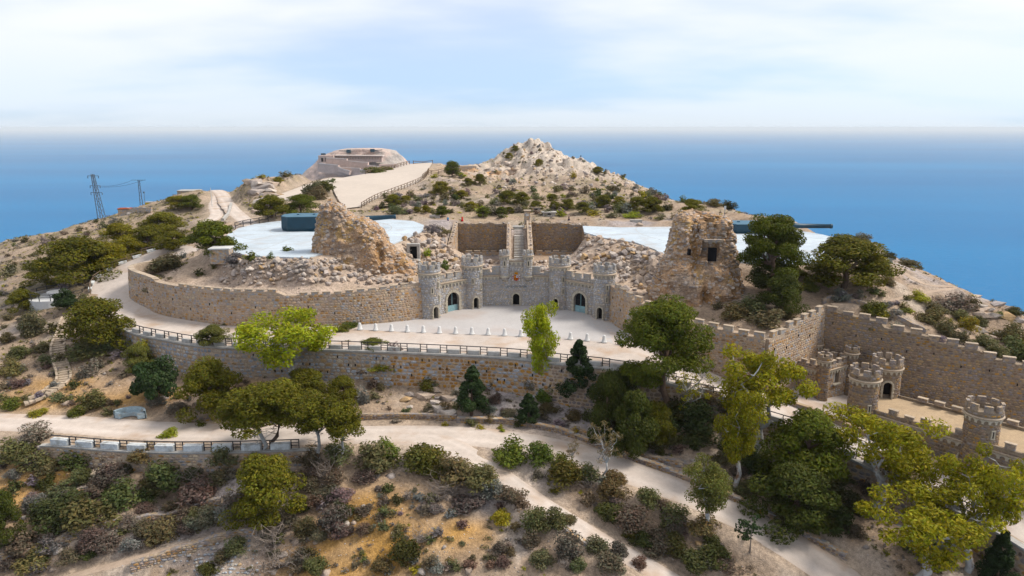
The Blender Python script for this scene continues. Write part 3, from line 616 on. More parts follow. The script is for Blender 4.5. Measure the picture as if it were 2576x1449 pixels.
def slab(name, poly, mat, th, label):
    mb = MB(); n = len(poly); vs = [tuple(p) for p in poly] + [(p[0], p[1], p[2] - th) for p in poly]
    mb.add(vs, [tuple(range(n))] + [(i, i + n, (i + 1) % n + n, (i + 1) % n) for i in range(n)])
    o = mb.build(name, mat); bm = bmesh.new(); bm.from_mesh(o.data); bmesh.ops.recalc_face_normals(bm, faces=bm.faces[:])
    top = [f for f in bm.faces if len(f.verts) > 4]
    if top and top[0].normal.z < 0: bmesh.ops.reverse_faces(bm, faces=bm.faces[:])
    bm.to_mesh(o.data); bm.free(); return tag(o, kind='structure', label=label)
slab('gun_platform', PLAT_L, M['white'], 0.35, 'whitewashed concrete platform under the left gun')
slab('gun_platform', PLAT_R, M['white'], 0.35, 'whitewashed concrete platform under the right gun')

for nm_, poly_, cen, zz in (('L', PLAT_L, (-41.6, 148.3), 9.0), ('R', PLAT_R, (50.2, 146.6), 8.75)):
    par = [o for o in bpy.data.objects if o.name.startswith('gun_platform')][0 if nm_ == 'L' else 1]; WL[par] = Vector((0, 0, 0))
    for rad in (9.0, 16.0, 24.0):
        mb = MB(); n = 90
        for k in range(n):
            a0, a1 = 2 * math.pi * k / n, 2 * math.pi * (k + 1) / n; p0 = (cen[0] + rad * math.cos(a0), cen[1] + rad * math.sin(a0)); p1 = (cen[0] + rad * math.cos(a1), cen[1] + rad * math.sin(a1))
            if in_poly(np.array([p0[0], p1[0]]), np.array([p0[1], p1[1]]), poly_).all(): mb.bar((*p0, zz + 0.004), (*p1, zz + 0.004), 0.11, 0.01)
        if mb.n: mb.build('expansion_joint', M['concrete'], par)
    for k in range(14):
        a = 2 * math.pi * (k + 0.3) / 14; mb = MB()
        for r0 in np.arange(7.5, 34, 1.0):
            p0 = (cen[0] + r0 * math.cos(a), cen[1] + r0 * math.sin(a)); p1 = (cen[0] + (r0 + 1) * math.cos(a), cen[1] + (r0 + 1) * math.sin(a))
            if in_poly(np.array([p0[0], p1[0]]), np.array([p0[1], p1[1]]), poly_).all(): mb.bar((*p0, zz + 0.0035), (*p1, zz + 0.0035), 0.09, 0.01)
        if mb.n: mb.build('expansion_joint', M['concrete'], par)
# ------------------------------------------------------------------ masonry tools
PAL = {'grey': (((0.46, 0.455, 0.46), 5), ((0.38, 0.385, 0.40), 3), ((0.50, 0.455, 0.40), 3), ((0.54, 0.46, 0.37), 1)),
       'tan': (((0.48, 0.37, 0.28), 5), ((0.43, 0.36, 0.315), 3), ((0.36, 0.35, 0.35), 2), ((0.45, 0.30, 0.18), 2), ((0.52, 0.43, 0.33), 2), ((0.31, 0.22, 0.16), 1)),
       'brown': (((0.31, 0.24, 0.19), 4), ((0.25, 0.22, 0.21), 3), ((0.37, 0.28, 0.19), 3), ((0.40, 0.26, 0.14), 1), ((0.22, 0.17, 0.14), 2)),
       'blue': (((0.37, 0.385, 0.41), 4), ((0.42, 0.41, 0.40), 3), ((0.48, 0.42, 0.35), 3), ((0.46, 0.34, 0.22), 1)),
       'rust': (((0.38, 0.385, 0.40), 3), ((0.46, 0.34, 0.23), 3), ((0.47, 0.29, 0.15), 2), ((0.36, 0.23, 0.14), 2)),
       'rock': (((0.48, 0.385, 0.31), 5), ((0.43, 0.37, 0.33), 3), ((0.53, 0.46, 0.40), 3), ((0.47, 0.33, 0.20), 1), ((0.33, 0.29, 0.27), 1))}
def pick(pal, r=rnd):
    p = PAL[pal]; t = r.random() * sum(w for _, w in p)
    for c, w in p:
        t -= w
        if t <= 0: break
    k = 0.82 + 0.36 * r.random()
    return tuple(min(0.85, q * k) for q in c)
STONE_T = []                                            # 8-sided, bevelled, irregular faces
for s in range(6):
    rr = random.Random(100 + s); out_ = []; in_ = []
    for k in range(8):
        a = 2 * math.pi * (k + 0.5) / 8 + rr.uniform(-0.16, 0.16); sq = 0.5 / max(abs(math.cos(a)), abs(math.sin(a)))
        q = (0.55 * sq + 0.45 * 0.52) * rr.uniform(0.86, 1.04)
        out_.append((q * math.cos(a), q * math.sin(a), 0.0)); in_.append((q * 0.76 * math.cos(a), q * 0.76 * math.sin(a), rr.uniform(0.75, 1.1)))
    STONE_T.append(np.array(out_ + in_))
STONE_Q = np.array([(k, (k + 1) % 8, (k + 1) % 8 + 8, k + 8) for k in range(8)] + [(8, 9, 10, 11), (8, 11, 12, 15), (12, 13, 14, 15)])
STONE_ME = []
for s, t in enumerate(STONE_T):
    me = bpy.data.meshes.new('stone'); me.from_pydata(t.tolist(), [], [tuple(q) for q in STONE_Q]); me.materials.append(M['stone_o']); STONE_ME.append(me)
def unit_box(name, mat, bev=0.06):
    bm = bmesh.new(); bmesh.ops.create_cube(bm, size=1.0)
    if bev: bmesh.ops.bevel(bm, geom=bm.edges[:], offset=bev, segments=1, affect='EDGES')
    me = bpy.data.meshes.new(name); bm.to_mesh(me); bm.free(); me.materials.append(mat); return me
BOX = {}
def box_mesh(matname, bev=0.06):
    if (matname, bev) not in BOX: BOX[(matname, bev)] = unit_box('block', M[matname], bev)
    return BOX[(matname, bev)]
def piece(name, me, parent, o, X, Y, Zv, color=None):
    """an object whose local axes (already scaled) are X, Y, Zv and whose origin is o, as a part of parent"""
    ob = bpy.data.objects.new(name, me); COL.objects.link(ob)
    org = WL[parent] if parent else Vector((0, 0, 0)); o = Vector(o) - org
    ob.parent = parent
    ob.matrix_local = Matrix(((X[0], Y[0], Zv[0], o.x), (X[1], Y[1], Zv[1], o.y), (X[2], Y[2], Zv[2], o.z), (0, 0, 0, 1)))
    if color: ob.color = (*color, 1)
    WL[ob] = Vector(org); return ob
def pbox(name, matname, parent, c, size, rz=0.0, bev=0.06):
    co, si = math.cos(rz), math.sin(rz)
    return piece(name, box_mesh(matname, bev), parent, c, (co * size[0], si * size[0], 0), (-si * size[1], co * size[1], 0), (0, 0, size[2]))

def lay_stones(parent, surf, L, z0, z1, w, h, pal, n_ind=0, skip=None, proud=0.05, seed=1, wmax=1.6):
    """stones in uneven courses; surf(s, z) -> (pos, normal, tangent); the largest n_ind are pieces of their own"""
    r = random.Random(seed); st = []
    zs = [z0(L * k / 40) for k in range(41)]; ze = [z1(L * k / 40) for k in range(41)]
    z = min(zs); zt = max(ze)
    while z < zt:
        hh = h * r.uniform(0.75, 1.3); s = -r.random() * w
        while s < L:
            ww = w * r.uniform(0.6, wmax); sc_, zc_ = s + ww / 2, z + hh / 2 + r.uniform(-0.08, 0.08) * h
            if 0.05 < sc_ < L - 0.05 and z0(sc_) - 0.1 < zc_ < z1(sc_) - hh * 0.35 and not (skip and skip(sc_, zc_, ww / 2, hh / 2)):
                st.append((sc_, zc_, ww * 0.93, hh * r.uniform(0.86, 0.98), r.uniform(-0.12, 0.12), r.randrange(6), pick(pal, r)))
            s += ww
        z += hh
    order = sorted(range(len(st)), key=lambda i: -st[i][2] * st[i][3] * (0.6 + 0.4 * r.random())); ind = set(order[:n_ind])
    V = []; C = []
    org = np.array(WL[parent])
    for i, (s, z, ww, hh, rot, k, c) in enumerate(st):
        p, n, t = surf(s, z); up = (n.cross(t)).normalized()
        if up.z < 0: up = -up
        X = (t * math.cos(rot) + up * math.sin(rot)) * ww; Y = (up * math.cos(rot) - t * math.sin(rot)) * hh; Zv = n * (proud * r.uniform(0.6, 1.5))
        if X.cross(Y).dot(n) < 0: X = -X
        if i in ind: piece('stone', STONE_ME[k], parent, p - n * 0.012, X, Y, Zv, c)
        else:
            A = np.array((X, Y, Zv)); V.append(STONE_T[k] @ A + (np.array(p - n * 0.012) - org)); C.append(np.tile(c, (16, 1)))
    if V:
        nV = len(V); Q = (STONE_Q[None] + 16 * np.arange(nV)[:, None, None]).reshape(-1, 4)
        o = np_mesh('stonework', np.concatenate(V), Q, M['stone_a'], np.concatenate(C), parent=parent); tag(o, kind='stuff')
class Line:
    """a wall line with its front normal; x runs along it"""
    def __init__(s, pts):
        s.p = [Vector((float(q[0]), float(q[1]))) for q in pts]; s.z = [float(q[2]) if len(q) > 2 else 0.0 for q in pts]
        s.d = [0.0]
        for a, b in zip(s.p[:-1], s.p[1:]): s.d.append(s.d[-1] + (b - a).length)
        s.L = s.d[-1]
    def at(s, x):
        x = min(max(x, 0.0), s.L - 1e-6); i = int(np.searchsorted(s.d, x, 'right')) - 1; i = min(max(i, 0), len(s.p) - 2)
        t = (x - s.d[i]) / max(s.d[i + 1] - s.d[i], 1e-9); q = s.p[i].lerp(s.p[i + 1], t)
        # smoothed direction
        a = s.p[max(i - 1, 0)]; b = s.p[min(i + 2, len(s.p) - 1)] if len(s.p) > 3 else s.p[i + 1]
        d = (s.p[i + 1] - s.p[i]).normalized() if len(s.p) <= 4 else (b - a).normalized()
        return q, Vector((d.x, d.y, 0)), Vector((d.y, -d.x, 0)), s.z[i] + (s.z[i + 1] - s.z[i]) * t
def ground_front(ln_, x, off=1.0):
    q, t, n, _ = ln_.at(x); return ground(q.x + n.x * off, q.y + n.y * off)
CUTS = []
def wall(parent, ln_, ztop, mat, front=0.5, back=0.6, batter=0.0, step=0.8, name='wall_body', zbot=None):
    """solid wall body along the line; returns the surf function"""
    mb = MB(); n = max(2, int(ln_.L / step)); vs = []; fs = []
    zb_ = zbot or (lambda x: ground_front(ln_, x) - 0.7)
    for k in range(n + 1):
        x = ln_.L * k / n; q, t, nn, _ = ln_.at(x); zb, zt = zb_(x), ztop(x)
        f0, f1 = front + batter, front
        for off, z in ((f0, zb), (f1, zt), (-back, zt), (-back, zb)): vs.append((q.x + nn.x * off, q.y + nn.y * off, z))
    for k in range(n):
        a, b = 4 * k, 4 * k + 4
        fs += [(a, b, b + 1, a + 1), (a + 1, b + 1, b + 2, a + 2), (a + 2, b + 2, b + 3, a + 3), (a + 3, b + 3, b, a)]
    fs += [(0, 1, 2, 3), (4 * n + 3, 4 * n + 2, 4 * n + 1, 4 * n)]
    mb.add(vs, fs); o = mb.build(name, mat, parent)
    def surf(x, z):
        q, t, nn, _ = ln_.at(x); zb, zt = zb_(x), ztop(x); k = min(max((z - zb) / max(zt - zb, 0.1), 0), 1)
        off = front + batter * (1 - k); return Vector((q.x + nn.x * off, q.y + nn.y * off, z)), nn, t
    return o, surf, zb_
def band(parent, ln_, z, h, out, mat, name, front=0.5, x0=0.0, x1=None, step=0.8, depth=0.3):
    """a projecting moulding along the wall face"""
    x1 = ln_.L if x1 is None else x1; mb = MB(); n = max(1, int((x1 - x0) / step)); vs = []; fs = []
    zf = z if callable(z) else (lambda x: z)
    for k in range(n + 1):
        x = x0 + (x1 - x0) * k / n; q, t, nn, _ = ln_.at(x); zz = zf(x)
        for off, dz in ((front - depth, 0), (front + out * 0.6, 0), (front + out, h * 0.4), (front + out, h), (front - depth, h)): vs.append((q.x + nn.x * off, q.y + nn.y * off, zz + dz))
    for k in range(n):
        a, b = 5 * k, 5 * k + 5
        for i in range(5): fs.append((a + i, b + i, b + (i + 1) % 5, a + (i + 1) % 5))
    fs += [(0, 1, 2, 3, 4), tuple(5 * n + i for i in (4, 3, 2, 1, 0))]
    mb.add(vs, fs); return mb.build(name, mat, parent)
def arcade(parent, surf_pt, L, n, z, h, out, mat, name='corbel_arcade', seg=6):
    """hanging row of little round arches; surf_pt(x) -> (pos2d3, normal, tangent) at height 0"""
    mb = MB(); pitch = L / n
    for i in range(n):
        x0 = i * pitch; prof = []                # lower edge of one bay: pier, arch, pier
        pier = pitch * 0.16; r = (pitch - 2 * pier) / 2; ah = h * 0.78
        prof = [(x0, 0.0), (x0 + pier, 0.0)]
        for k in range(seg + 1):
            a = math.pi * k / seg; prof.append((x0 + pitch / 2 - r * math.cos(a), max(0.0, ah - r) + min(r, ah) * math.sin(a)))
        prof += [(x0 + pitch - pier, 0.0), (x0 + pitch, 0.0)]
        vs = []
        for x, lo in prof:
            p, nn, t = surf_pt(x)
            for off in (-0.05, out):
                for zz in (z + lo, z + h): vs.append((p.x + nn.x * off, p.y + nn.y * off, zz))
        fs = []
        for k in range(len(prof) - 1):
            a, b = 4 * k, 4 * k + 4
            fs += [(a + 2, b + 2, b + 3, a + 3), (a, b, b + 2, a + 2), (a + 1, a + 3, b + 3, b + 1)]
        mb.add(vs, fs)
    return mb.build(name, mat, parent)
def arch_prism(p, nn, t, w, h, d0, d1, rise=None, seg=10):
    """verts and faces of an arched prism: p bottom centre on the wall face, cut from d0 outside to d1 inside"""
    rise = w / 2 if rise is None else rise; prof = [(-w / 2, 0)]
    for k in range(seg + 1):
        a = math.pi * k / seg; prof.append((-w / 2 * math.cos(a), h - rise + rise * math.sin(a)))
    prof.append((w / 2, 0)); m = len(prof); vs = []
    for off in (d0, -d1):
        for x, z in prof: vs.append((p.x + t.x * x + nn.x * off, p.y + t.y * x + nn.y * off, p.z + z))
    fs = [tuple(range(m)), tuple(reversed(range(m, 2 * m)))] + [(i, i + m, (i + 1) % m + m, (i + 1) % m) for i in range(m)]
    return vs, fs
def cut(o, vs, fs):
    mb = MB(); mb.add(vs, fs); c = mb.build('cutter', None)
    bm = bmesh.new(); bm.from_mesh(c.data); bmesh.ops.recalc_face_normals(bm, faces=bm.faces[:]); bm.to_mesh(c.data); bm.free()
    md = o.modifiers.new('opening', 'BOOLEAN'); md.operation = 'DIFFERENCE'; md.solver = 'EXACT'; md.object = c
    CUTS.append((o, c))
def apply_cuts():
    if not CUTS: return
    obs = []
    for o, c in CUTS:
        if o not in obs:
            obs.append(o); bm = bmesh.new(); bm.from_mesh(o.data); bmesh.ops.recalc_face_normals(bm, faces=bm.faces[:]); bm.to_mesh(o.data); bm.free()
    bpy.context.view_layer.update(); dg = bpy.context.evaluated_depsgraph_get(); new = []
    for o in obs: new.append(bpy.data.meshes.new_from_object(o.evaluated_get(dg)))
    for o, me in zip(obs, new): o.modifiers.clear(); o.data = me
    for o, c in CUTS: me = c.data; bpy.data.objects.remove(c); bpy.data.meshes.remove(me)
    CUTS.clear()
def opening(parent, core, p, nn, t, w, h, depth=1.2, trim='trim', ring=0.28, jn=6, an=9, rise=None, back='door', backmat='dark', ring_out=0.05):
    """cut an arched opening, set dressed stones round it and a dark leaf at its back"""
    rise = w / 2 if rise is None else rise
    vs, fs = arch_prism(p, nn, t, w, h, 0.6, depth, rise); cut(core, vs, fs)
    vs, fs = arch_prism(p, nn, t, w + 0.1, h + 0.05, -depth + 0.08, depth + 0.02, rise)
    mb = MB(); mb.add(vs, fs); parent = mb.build(back, M[backmat], parent)  # panel painted near-black as the shade inside the opening, not a real leaf
    up = Vector((0, 0, 1)); me = box_mesh(trim, 0.08); hj = h - rise
    if ring > 0:
        for sgn in (-1, 1):
            for k in range(jn):
                ww = ring * (1.35 if k % 2 else 0.95); c = p + t * (sgn * (w / 2 + ww / 2)) + up * (hj * (k + 0.5) / jn) + nn * (ring_out - 0.12)
                piece('jamb_block', me, parent, c, t * ww, nn * 0.3, up * (hj / jn * 0.94))
        for k in range(an):
            a = math.pi * (k + 0.5) / an; rx, rz = (w / 2 + ring / 2) * math.cos(a), (rise + ring / 2) * math.sin(a)
            rad = (t * (math.cos(a)) + up * math.sin(a)); tan = (up * math.cos(a) - t * math.sin(a))
            c = p + t * rx + up * (hj + rz) + nn * (ring_out - 0.12)
            piece('voussoir', me, parent, c, tan * (math.pi * (w / 2 + ring / 2) / an * 0.93), nn * 0.3, rad * ring)
def slit(parent, p, nn, t, w=0.16, h=0.7, frame=0.13):
    """narrow window: pale stone frame with a dark slot set back in it"""
    up = Vector((0, 0, 1)); mb = MB(); vs = [tuple(p + t * (i * w / 2) + nn * (j * 0.07) + up * (k * h / 2)) for k in (-1, 1) for i, j in ((-1, -1), (1, -1), (1, 1), (-1, 1))]
    mb.add(vs, [(0, 3, 2, 1), (4, 5, 6, 7), (0, 1, 5, 4), (1, 2, 6, 5), (2, 3, 7, 6), (3, 0, 4, 7)]); parent = mb.build('window', M['dark'], parent)
    for sgn in (-1, 1): piece('frame', box_mesh('trim'), parent, p + t * (sgn * (w + frame) / 2), t * frame, nn * 0.26, up * (h + 0.1))
    piece('lintel', box_mesh('trim'), parent, p + up * (h / 2 + frame / 2 + 0.05), t * (w + 2 * frame + 0.05), nn * 0.28, up * frame)
    piece('sill', box_mesh('trim'), parent, p - up * (h / 2 + frame / 2 + 0.05), t * (w + 2 * frame + 0.1), nn * 0.34, up * frame)
def mat_masonry(name, cols, mortar, scale):
    m, ns, ln = new_mat(name); out = N(ns, 'ShaderNodeOutputMaterial'); b = N(ns, 'ShaderNodeBsdfPrincipled'); b.inputs['Roughness'].default_value = 0.92; b.inputs['Specular IOR Level'].default_value = 0.12
    g = N(ns, 'ShaderNodeNewGeometry'); mp = N(ns, 'ShaderNodeMapping'); mp.inputs['Scale'].default_value = (1, 1, 1.35); ln.new(g.outputs['Position'], mp.inputs[0])
    v = N(ns, 'ShaderNodeTexVoronoi'); v.inputs['Scale'].default_value = scale; ln.new(mp.outputs[0], v.inputs['Vector'])
    e = N(ns, 'ShaderNodeTexVoronoi', feature='DISTANCE_TO_EDGE'); e.inputs['Scale'].default_value = scale; ln.new(mp.outputs[0], e.inputs['Vector'])
    cr = N(ns, 'ShaderNodeValToRGB'); el = cr.color_ramp.elements; cr.color_ramp.interpolation = 'CONSTANT'
    el[0].position = 0; el[0].color = (*cols[0], 1); el[1].position = 1 / len(cols); el[1].color = (*cols[1], 1)
    for i, c in enumerate(cols[2:]): q = el.new((i + 2) / len(cols)); q.color = (*c, 1)
    sx = N(ns, 'ShaderNodeSeparateXYZ'); ln.new(v.outputs['Color'], sx.inputs[0]); ln.new(sx.outputs[0], cr.inputs[0])
    mr = N(ns, 'ShaderNodeMapRange'); mr.inputs['From Max'].default_value = 0.09; ln.new(e.outputs['Distance'], mr.inputs['Value'])
    mx = N(ns, 'ShaderNodeMixRGB'); mx.inputs[1].default_value = (*mortar, 1); ln.new(mr.outputs[0], mx.inputs[0]); ln.new(cr.outputs[0], mx.inputs[2])
    ln.new(mx.outputs[0], b.inputs['Base Color'])
    bp = N(ns, 'ShaderNodeBump'); bp.inputs['Distance'].default_value = 0.05; ln.new(mr.outputs[0], bp.inputs['Height']); ln.new(bp.outputs[0], b.inputs['Normal'])
    ln.new(b.outputs[0], out.inputs[0]); return m
M['mas_grey'] = mat_masonry('grey_rubble_masonry', [(0.32, 0.315, 0.315), (0.27, 0.27, 0.28), (0.36, 0.32, 0.28), (0.33, 0.31, 0.29), (0.38, 0.33, 0.26)], (0.36, 0.32, 0.27), 2.6)
M['mas_tan'] = mat_masonry('tan_rubble_masonry', [(0.42, 0.31, 0.22), (0.34, 0.30, 0.27), (0.47, 0.30, 0.16), (0.30, 0.30, 0.31), (0.46, 0.39, 0.30)], (0.42, 0.34, 0.26), 2.4)
M['mas_brown'] = mat_masonry('brown_rubble_masonry', [(0.30, 0.24, 0.19), (0.26, 0.23, 0.22), (0.37, 0.28, 0.20), (0.33, 0.24, 0.15), (0.22, 0.18, 0.16)], (0.30, 0.25, 0.20), 2.4)

def tower(name, label, x, y, zb, zt, r, mat, pal, n_ind=60, nm=8, doors=(), slits=(), seed=1, batter=0.10, front_arc=(-math.pi, math.pi), corbel=True, stone=(0.42, 0.30), group=None, mer_h=0.75, crown=1.55, core_mat='mortar_grey'):
    """round battlemented tower; angles are measured from -Y (towards the camera), positive to the right"""
    t = thing(name, label, 'tower', (x, y, max(zb, ground(x, y - r - 0.3))), group)
    zp = zt - mer_h                                  # parapet top
    zc = zt - crown                                  # cornice
    mb = MB(); n = 40; ro = r + (0.16 if corbel else 0.0); prof = [(r + batter, zb - 0.8 - 0.0), (r, zc - 0.55), (r, zc), (ro, zc + 0.02), (ro, zp), (ro - 0.34, zp), (ro - 0.34, zc + 0.25), (0.001, zc + 0.25)]
    mb.lathe((x, y, 0), prof, n); mb.f.append(tuple(reversed(range(n)))); core = mb.build('shaft', M[core_mat], t)
    def surf(s, z):
        a = front_arc[0] + s / r; k = min(max((z - zb) / max(zc - zb, 0.1), 0), 1); rr = r + batter * (1 - k) if z < zc else ro
        nn = Vector((math.sin(a), -math.cos(a), 0)); return Vector((x + nn.x * rr, y + nn.y * rr, z)), nn, Vector((math.cos(a), math.sin(a), 0))
    holes = []
    for a, w, h, dz in doors:
        s = (a - front_arc[0]) * r; p, nn, tt = surf(s, zb + dz + 0.6); p.z = (ground(p.x + nn.x * 0.5, p.y + nn.y * 0.5) if dz == 0 else zb + dz)
        opening(t, core, p, nn, tt, w, h, 0.95, ring=0.22, jn=7, an=7, ring_out=0.06); holes.append((s, p.z, w / 2 + 0.3, h + 0.3))
    for a, z in slits:
        s = (a - front_arc[0]) * r; p, nn, tt = surf(s, z); slit(t, p, nn, tt); holes.append((s, z - 0.6, 0.28, 1.15))
    def skip(s, z, hw, hh): return any(abs(s - q[0]) < q[2] + hw * 0.6 and q[1] - hh < z < q[1] + q[3] + hh * 0.4 for q in holes) or (corbel and zc - 0.6 < z < zc + 0.3)
    L = r * (front_arc[1] - front_arc[0])
    lay_stones(t, surf, L, lambda s: zb - 0.2, lambda s: zp, stone[0], stone[1], pal, n_ind, skip, 0.045, seed)
    if corbel:
        mb = MB(); mb.lathe((x, y, 0), [(r - 0.05, zc - 0.06), (r + 0.20, zc - 0.04), (r + 0.30, zc + 0.06), (r + 0.30, zc + 0.16), (r + 0.10, zc + 0.24)], 40); mb.build('cornice', M['coping'], t, smooth=True)
        na = max(10, int(2 * math.pi * r / 0.62))
        arcade(t, lambda s: surf(s + 0.0, zc - 0.3), 2 * math.pi * r, na, zc - 0.52, 0.47, 0.14, M['trim'], seg=5)
    for k in range(nm):                              # merlons: curved blocks
        a0 = 2 * math.pi * (k + 0.2) / nm; a1 = a0 + 2 * math.pi / nm * 0.62; mb = MB(); vs = []; fs = []; m = 4
        for i in range(m + 1):
            a = a0 + (a1 - a0) * i / m
            for rr, z in ((ro + 0.005, zp - 0.003), (ro + 0.005, zt), (ro - 0.345, zt), (ro - 0.345, zp - 0.003)): vs.append((x + rr * math.cos(a), y + rr * math.sin(a), z + rnd.uniform(-0.015, 0.015)))
        for i in range(m):
            b = 4 * i; fs += [(b, b + 4, b + 5, b + 1), (b + 1, b + 5, b + 6, b + 2), (b + 2, b + 6, b + 7, b + 3), (b + 3, b + 7, b + 4, b)]
        fs += [(0, 1, 2, 3), (4 * m + 3, 4 * m + 2, 4 * m + 1, 4 * m)]
        mb.add(vs, fs); mb.build('merlon', M['mas_grey' if pal == 'grey' else 'mas_brown'], t)
    return t, core, surf
def merlons(parent, ln_, x0, x1, ztop, w, gap, h, mat, front=0.5, th=0.5, cap='coping'):
    x = x0; zf = ztop if callable(ztop) else (lambda q: ztop)
    while x + w <= x1 + 0.01:
        q, t, nn, _ = ln_.at(x + w / 2); z = zf(x + w / 2); c = Vector((q.x, q.y, 0)) + nn * (front - th / 2 + 0.004)
        hh = h * rnd.uniform(0.84, 1.08)
        if rnd.random() < 0.08: hh *= 0.6
        m_ = piece('merlon', box_mesh(mat, 0.03), parent, c + Vector((0, 0, z + hh / 2 - 0.004)), t * w * rnd.uniform(0.94, 1.03), nn * th, Vector((0, 0, hh)))
        piece('cap', box_mesh(cap, 0.03), parent, c + Vector((0, 0, z + hh + 0.05)), t * (w + 0.08), nn * (th + 0.1), Vector((0, 0, 0.11)))
        x += w + gap

# ------------------------------------------------------------------ the castle front
Vz = Vector((0, 0, 1))
D = math.radians
LT = ('leftmost grey stone castle tower with an arched door at its foot', 'grey castle tower left of the coat of arms, between gate and curtain wall',
      'grey castle tower right of the coat of arms, behind the slim bright tree', 'rightmost grey stone tower of the castle front, beside the tan wall')
TD = [dict(doors=((D(38), 0.85, 2.1, 0),), slits=((D(20), 4.6), (D(62), 5.4), (D(68), 3.2))), dict(doors=((D(22), 0.85, 2.1, 0),), slits=((D(6), 4.9), (D(58), 5.8), (D(58), 3.8))),
      dict(doors=((D(-24), 0.85, 2.1, 0),), slits=((D(-55), 4.4), (D(16), 5.3), (D(16), 3.3))), dict(doors=((D(-28), 0.85, 2.1, 0),), slits=((D(8), 5.2), (D(8), 3.3)))]
TT = [8.75, 8.85, 8.85, 8.75]
for i, (x, y) in enumerate(TOWERS):
    tower('castle_tower', LT[i], x, y, 0.0, TT[i], TR, 'mas_grey', 'grey', 70, 8, seed=20 + i, front_arc=(D(-135), D(135)), group='round towers of the castle front', **TD[i])

def curtain(label, a, b, gate, seed):
    ln_ = Line([(*a, 0), (*b, 0)]); L = ln_.L; mid = L / 2
    t = thing('gate_wall', label, 'wall', (*ln_.at(mid)[0], 0.0), 'gate walls of the castle front')
    core, surf, _ = wall(t, ln_, lambda x: 5.85, M['mortar_grey'], 0.35, 0.7, zbot=lambda x: -0.7)
    p, nn, tt = surf(mid, 0.0); w, h = 2.35, 3.35
    opening(t, core, p, nn, tt, w, h, 0.68, ring=0.42, jn=7, an=13, back='dark_passage', ring_out=0.08)
    def skip(s, z, hw, hh): return (abs(s - mid) < w / 2 + 0.4 + hw * 0.6 and z < h - 0.9) or ((s - mid) ** 2 + (z - (h - w / 2)) ** 2 < (w / 2 + 0.45 + hw * 0.4) ** 2) or 4.45 < z < 5.35 or s < TR or s > L - TR
    lay_stones(t, surf, L, lambda s: -0.1, lambda s: 5.9, 0.42, 0.32, 'grey', 80, skip, 0.045, seed)
    band(t, ln_, 5.05, 0.26, 0.28, M['coping'], 'cornice', 0.35, 1.2, L - 1.2)
    arcade(t, lambda s: surf(s + 1.25, 5.0), L - 2.5, 9, 4.5, 0.55, 0.18, M['trim'])
    merlons(t, ln_, 1.55, L - 1.3, 5.85, 1.25, 0.5, 0.85, 'mas_grey', 0.35)
    # the iron gate
    g = thing('iron_gate', 'arched iron gate with turquoise lower panels ' + ('between the two left towers' if gate < 0 else 'between the two right towers'), 'gate', p - nn * 0.35, 'iron gates of the castle')
    c = p - nn * 0.35
    for sgn in (-1, 1):
        pbox_c = c + tt * (sgn * w / 4) + Vz * 0.55
        piece('panel', box_mesh('teal_door', 0.03), g, pbox_c, tt * (w / 2 - 0.05), nn * 0.06, Vz * 1.05)
        for k in range(1, 7):
            xx = sgn * (w / 2 * k / 7); top = h - w / 2 + math.sqrt(max(0.0, (w / 2) ** 2 - xx * xx)) - 0.06
            piece('bar', box_mesh('rail', 0.0), g, c + tt * xx + Vz * ((1.07 + top) / 2), tt * 0.035, nn * 0.035, Vz * (top - 1.07))
    piece('post', box_mesh('teal_door', 0.0), g, c + Vz * (h / 2 - 0.01), tt * 0.06, nn * 0.10, Vz * (h - 0.06))
    piece('rail', box_mesh('rail', 0.0), g, c + Vz * 2.15, tt * (w - 0.06), nn * 0.07, Vz * 0.05)
    piece('rail', box_mesh('teal_door', 0.0), g, c + Vz * 1.09, tt * (w - 0.04), nn * 0.08, Vz * 0.07)
    return t
curtain('grey gate wall with arched gate between the two left castle towers', TOWERS[0], TOWERS[1], -1, 31)
curtain('grey gate wall with arched gate between the two right castle towers', TOWERS[2], TOWERS[3], 1, 32)

# central curtain wall with the coat of arms
ln_ = Line(smooth_line([(TOWERS[1][0], TOWERS[1][1] + 0.2, 0), (-3.2, 118.15, 0), (0.6, 118.45, 0), (4.5, 118.1, 0), (TOWERS[2][0], TOWERS[2][1] + 0.3, 0)], 0.6)); L = ln_.L; xm = L / 2
cw = thing('curtain_wall', 'central castle curtain wall of grey stone carrying the painted coat of arms', 'wall', (0.6, 118.4, 0.0))
def ctop(x): return 8.75 if abs(x - xm) < 2.0 else (6.9 if abs(x - xm) < 4.0 else 6.0)
mb = MB()                                            # stepped top: three bodies meeting end to end, drawn as one
core, surf, _ = wall(cw, ln_, lambda x: 5.6, M['mortar_grey'], 0.35, 0.8, zbot=lambda x: -0.7)
p, nn, tt = surf(xm, 0.0)
opening(cw, core, p, nn, tt, 1.1, 2.15, 0.7, ring=0.26, jn=7, an=9, ring_out=0.06)
def prism_on(x0, x1, z0, z1, name, mat, f=0.35, bk=0.3):
    mb = MB(); vs = []; fs = []; n = max(1, int((x1 - x0) / 0.7))
    for k in range(n + 1):
        q, t, nn, _ = ln_.at(x0 + (x1 - x0) * k / n)
        for off, z in ((f, z0), (f, z1), (-bk, z1), (-bk, z0)): vs.append((q.x + nn.x * off, q.y + nn.y * off, z))
    for k in range(n):
        a, b = 4 * k, 4 * k + 4; fs += [(a + i, b + i, b + (i + 1) % 4, a + (i + 1) % 4) for i in range(4)]
    fs += [(0, 1, 2, 3), (4 * n + 3, 4 * n + 2, 4 * n + 1, 4 * n)]; mb.add(vs, fs); return mb.build(name, mat, cw)
prism_on(xm - 2.0, xm + 2.0, 5.602, 8.1, 'central_bay', M['mortar_grey'])
prism_on(xm - 4.1, xm - 2.002, 5.602, 6.95, 'parapet', M['mas_grey']); prism_on(xm + 2.002, xm + 4.1, 5.602, 6.95, 'parapet', M['mas_grey'])
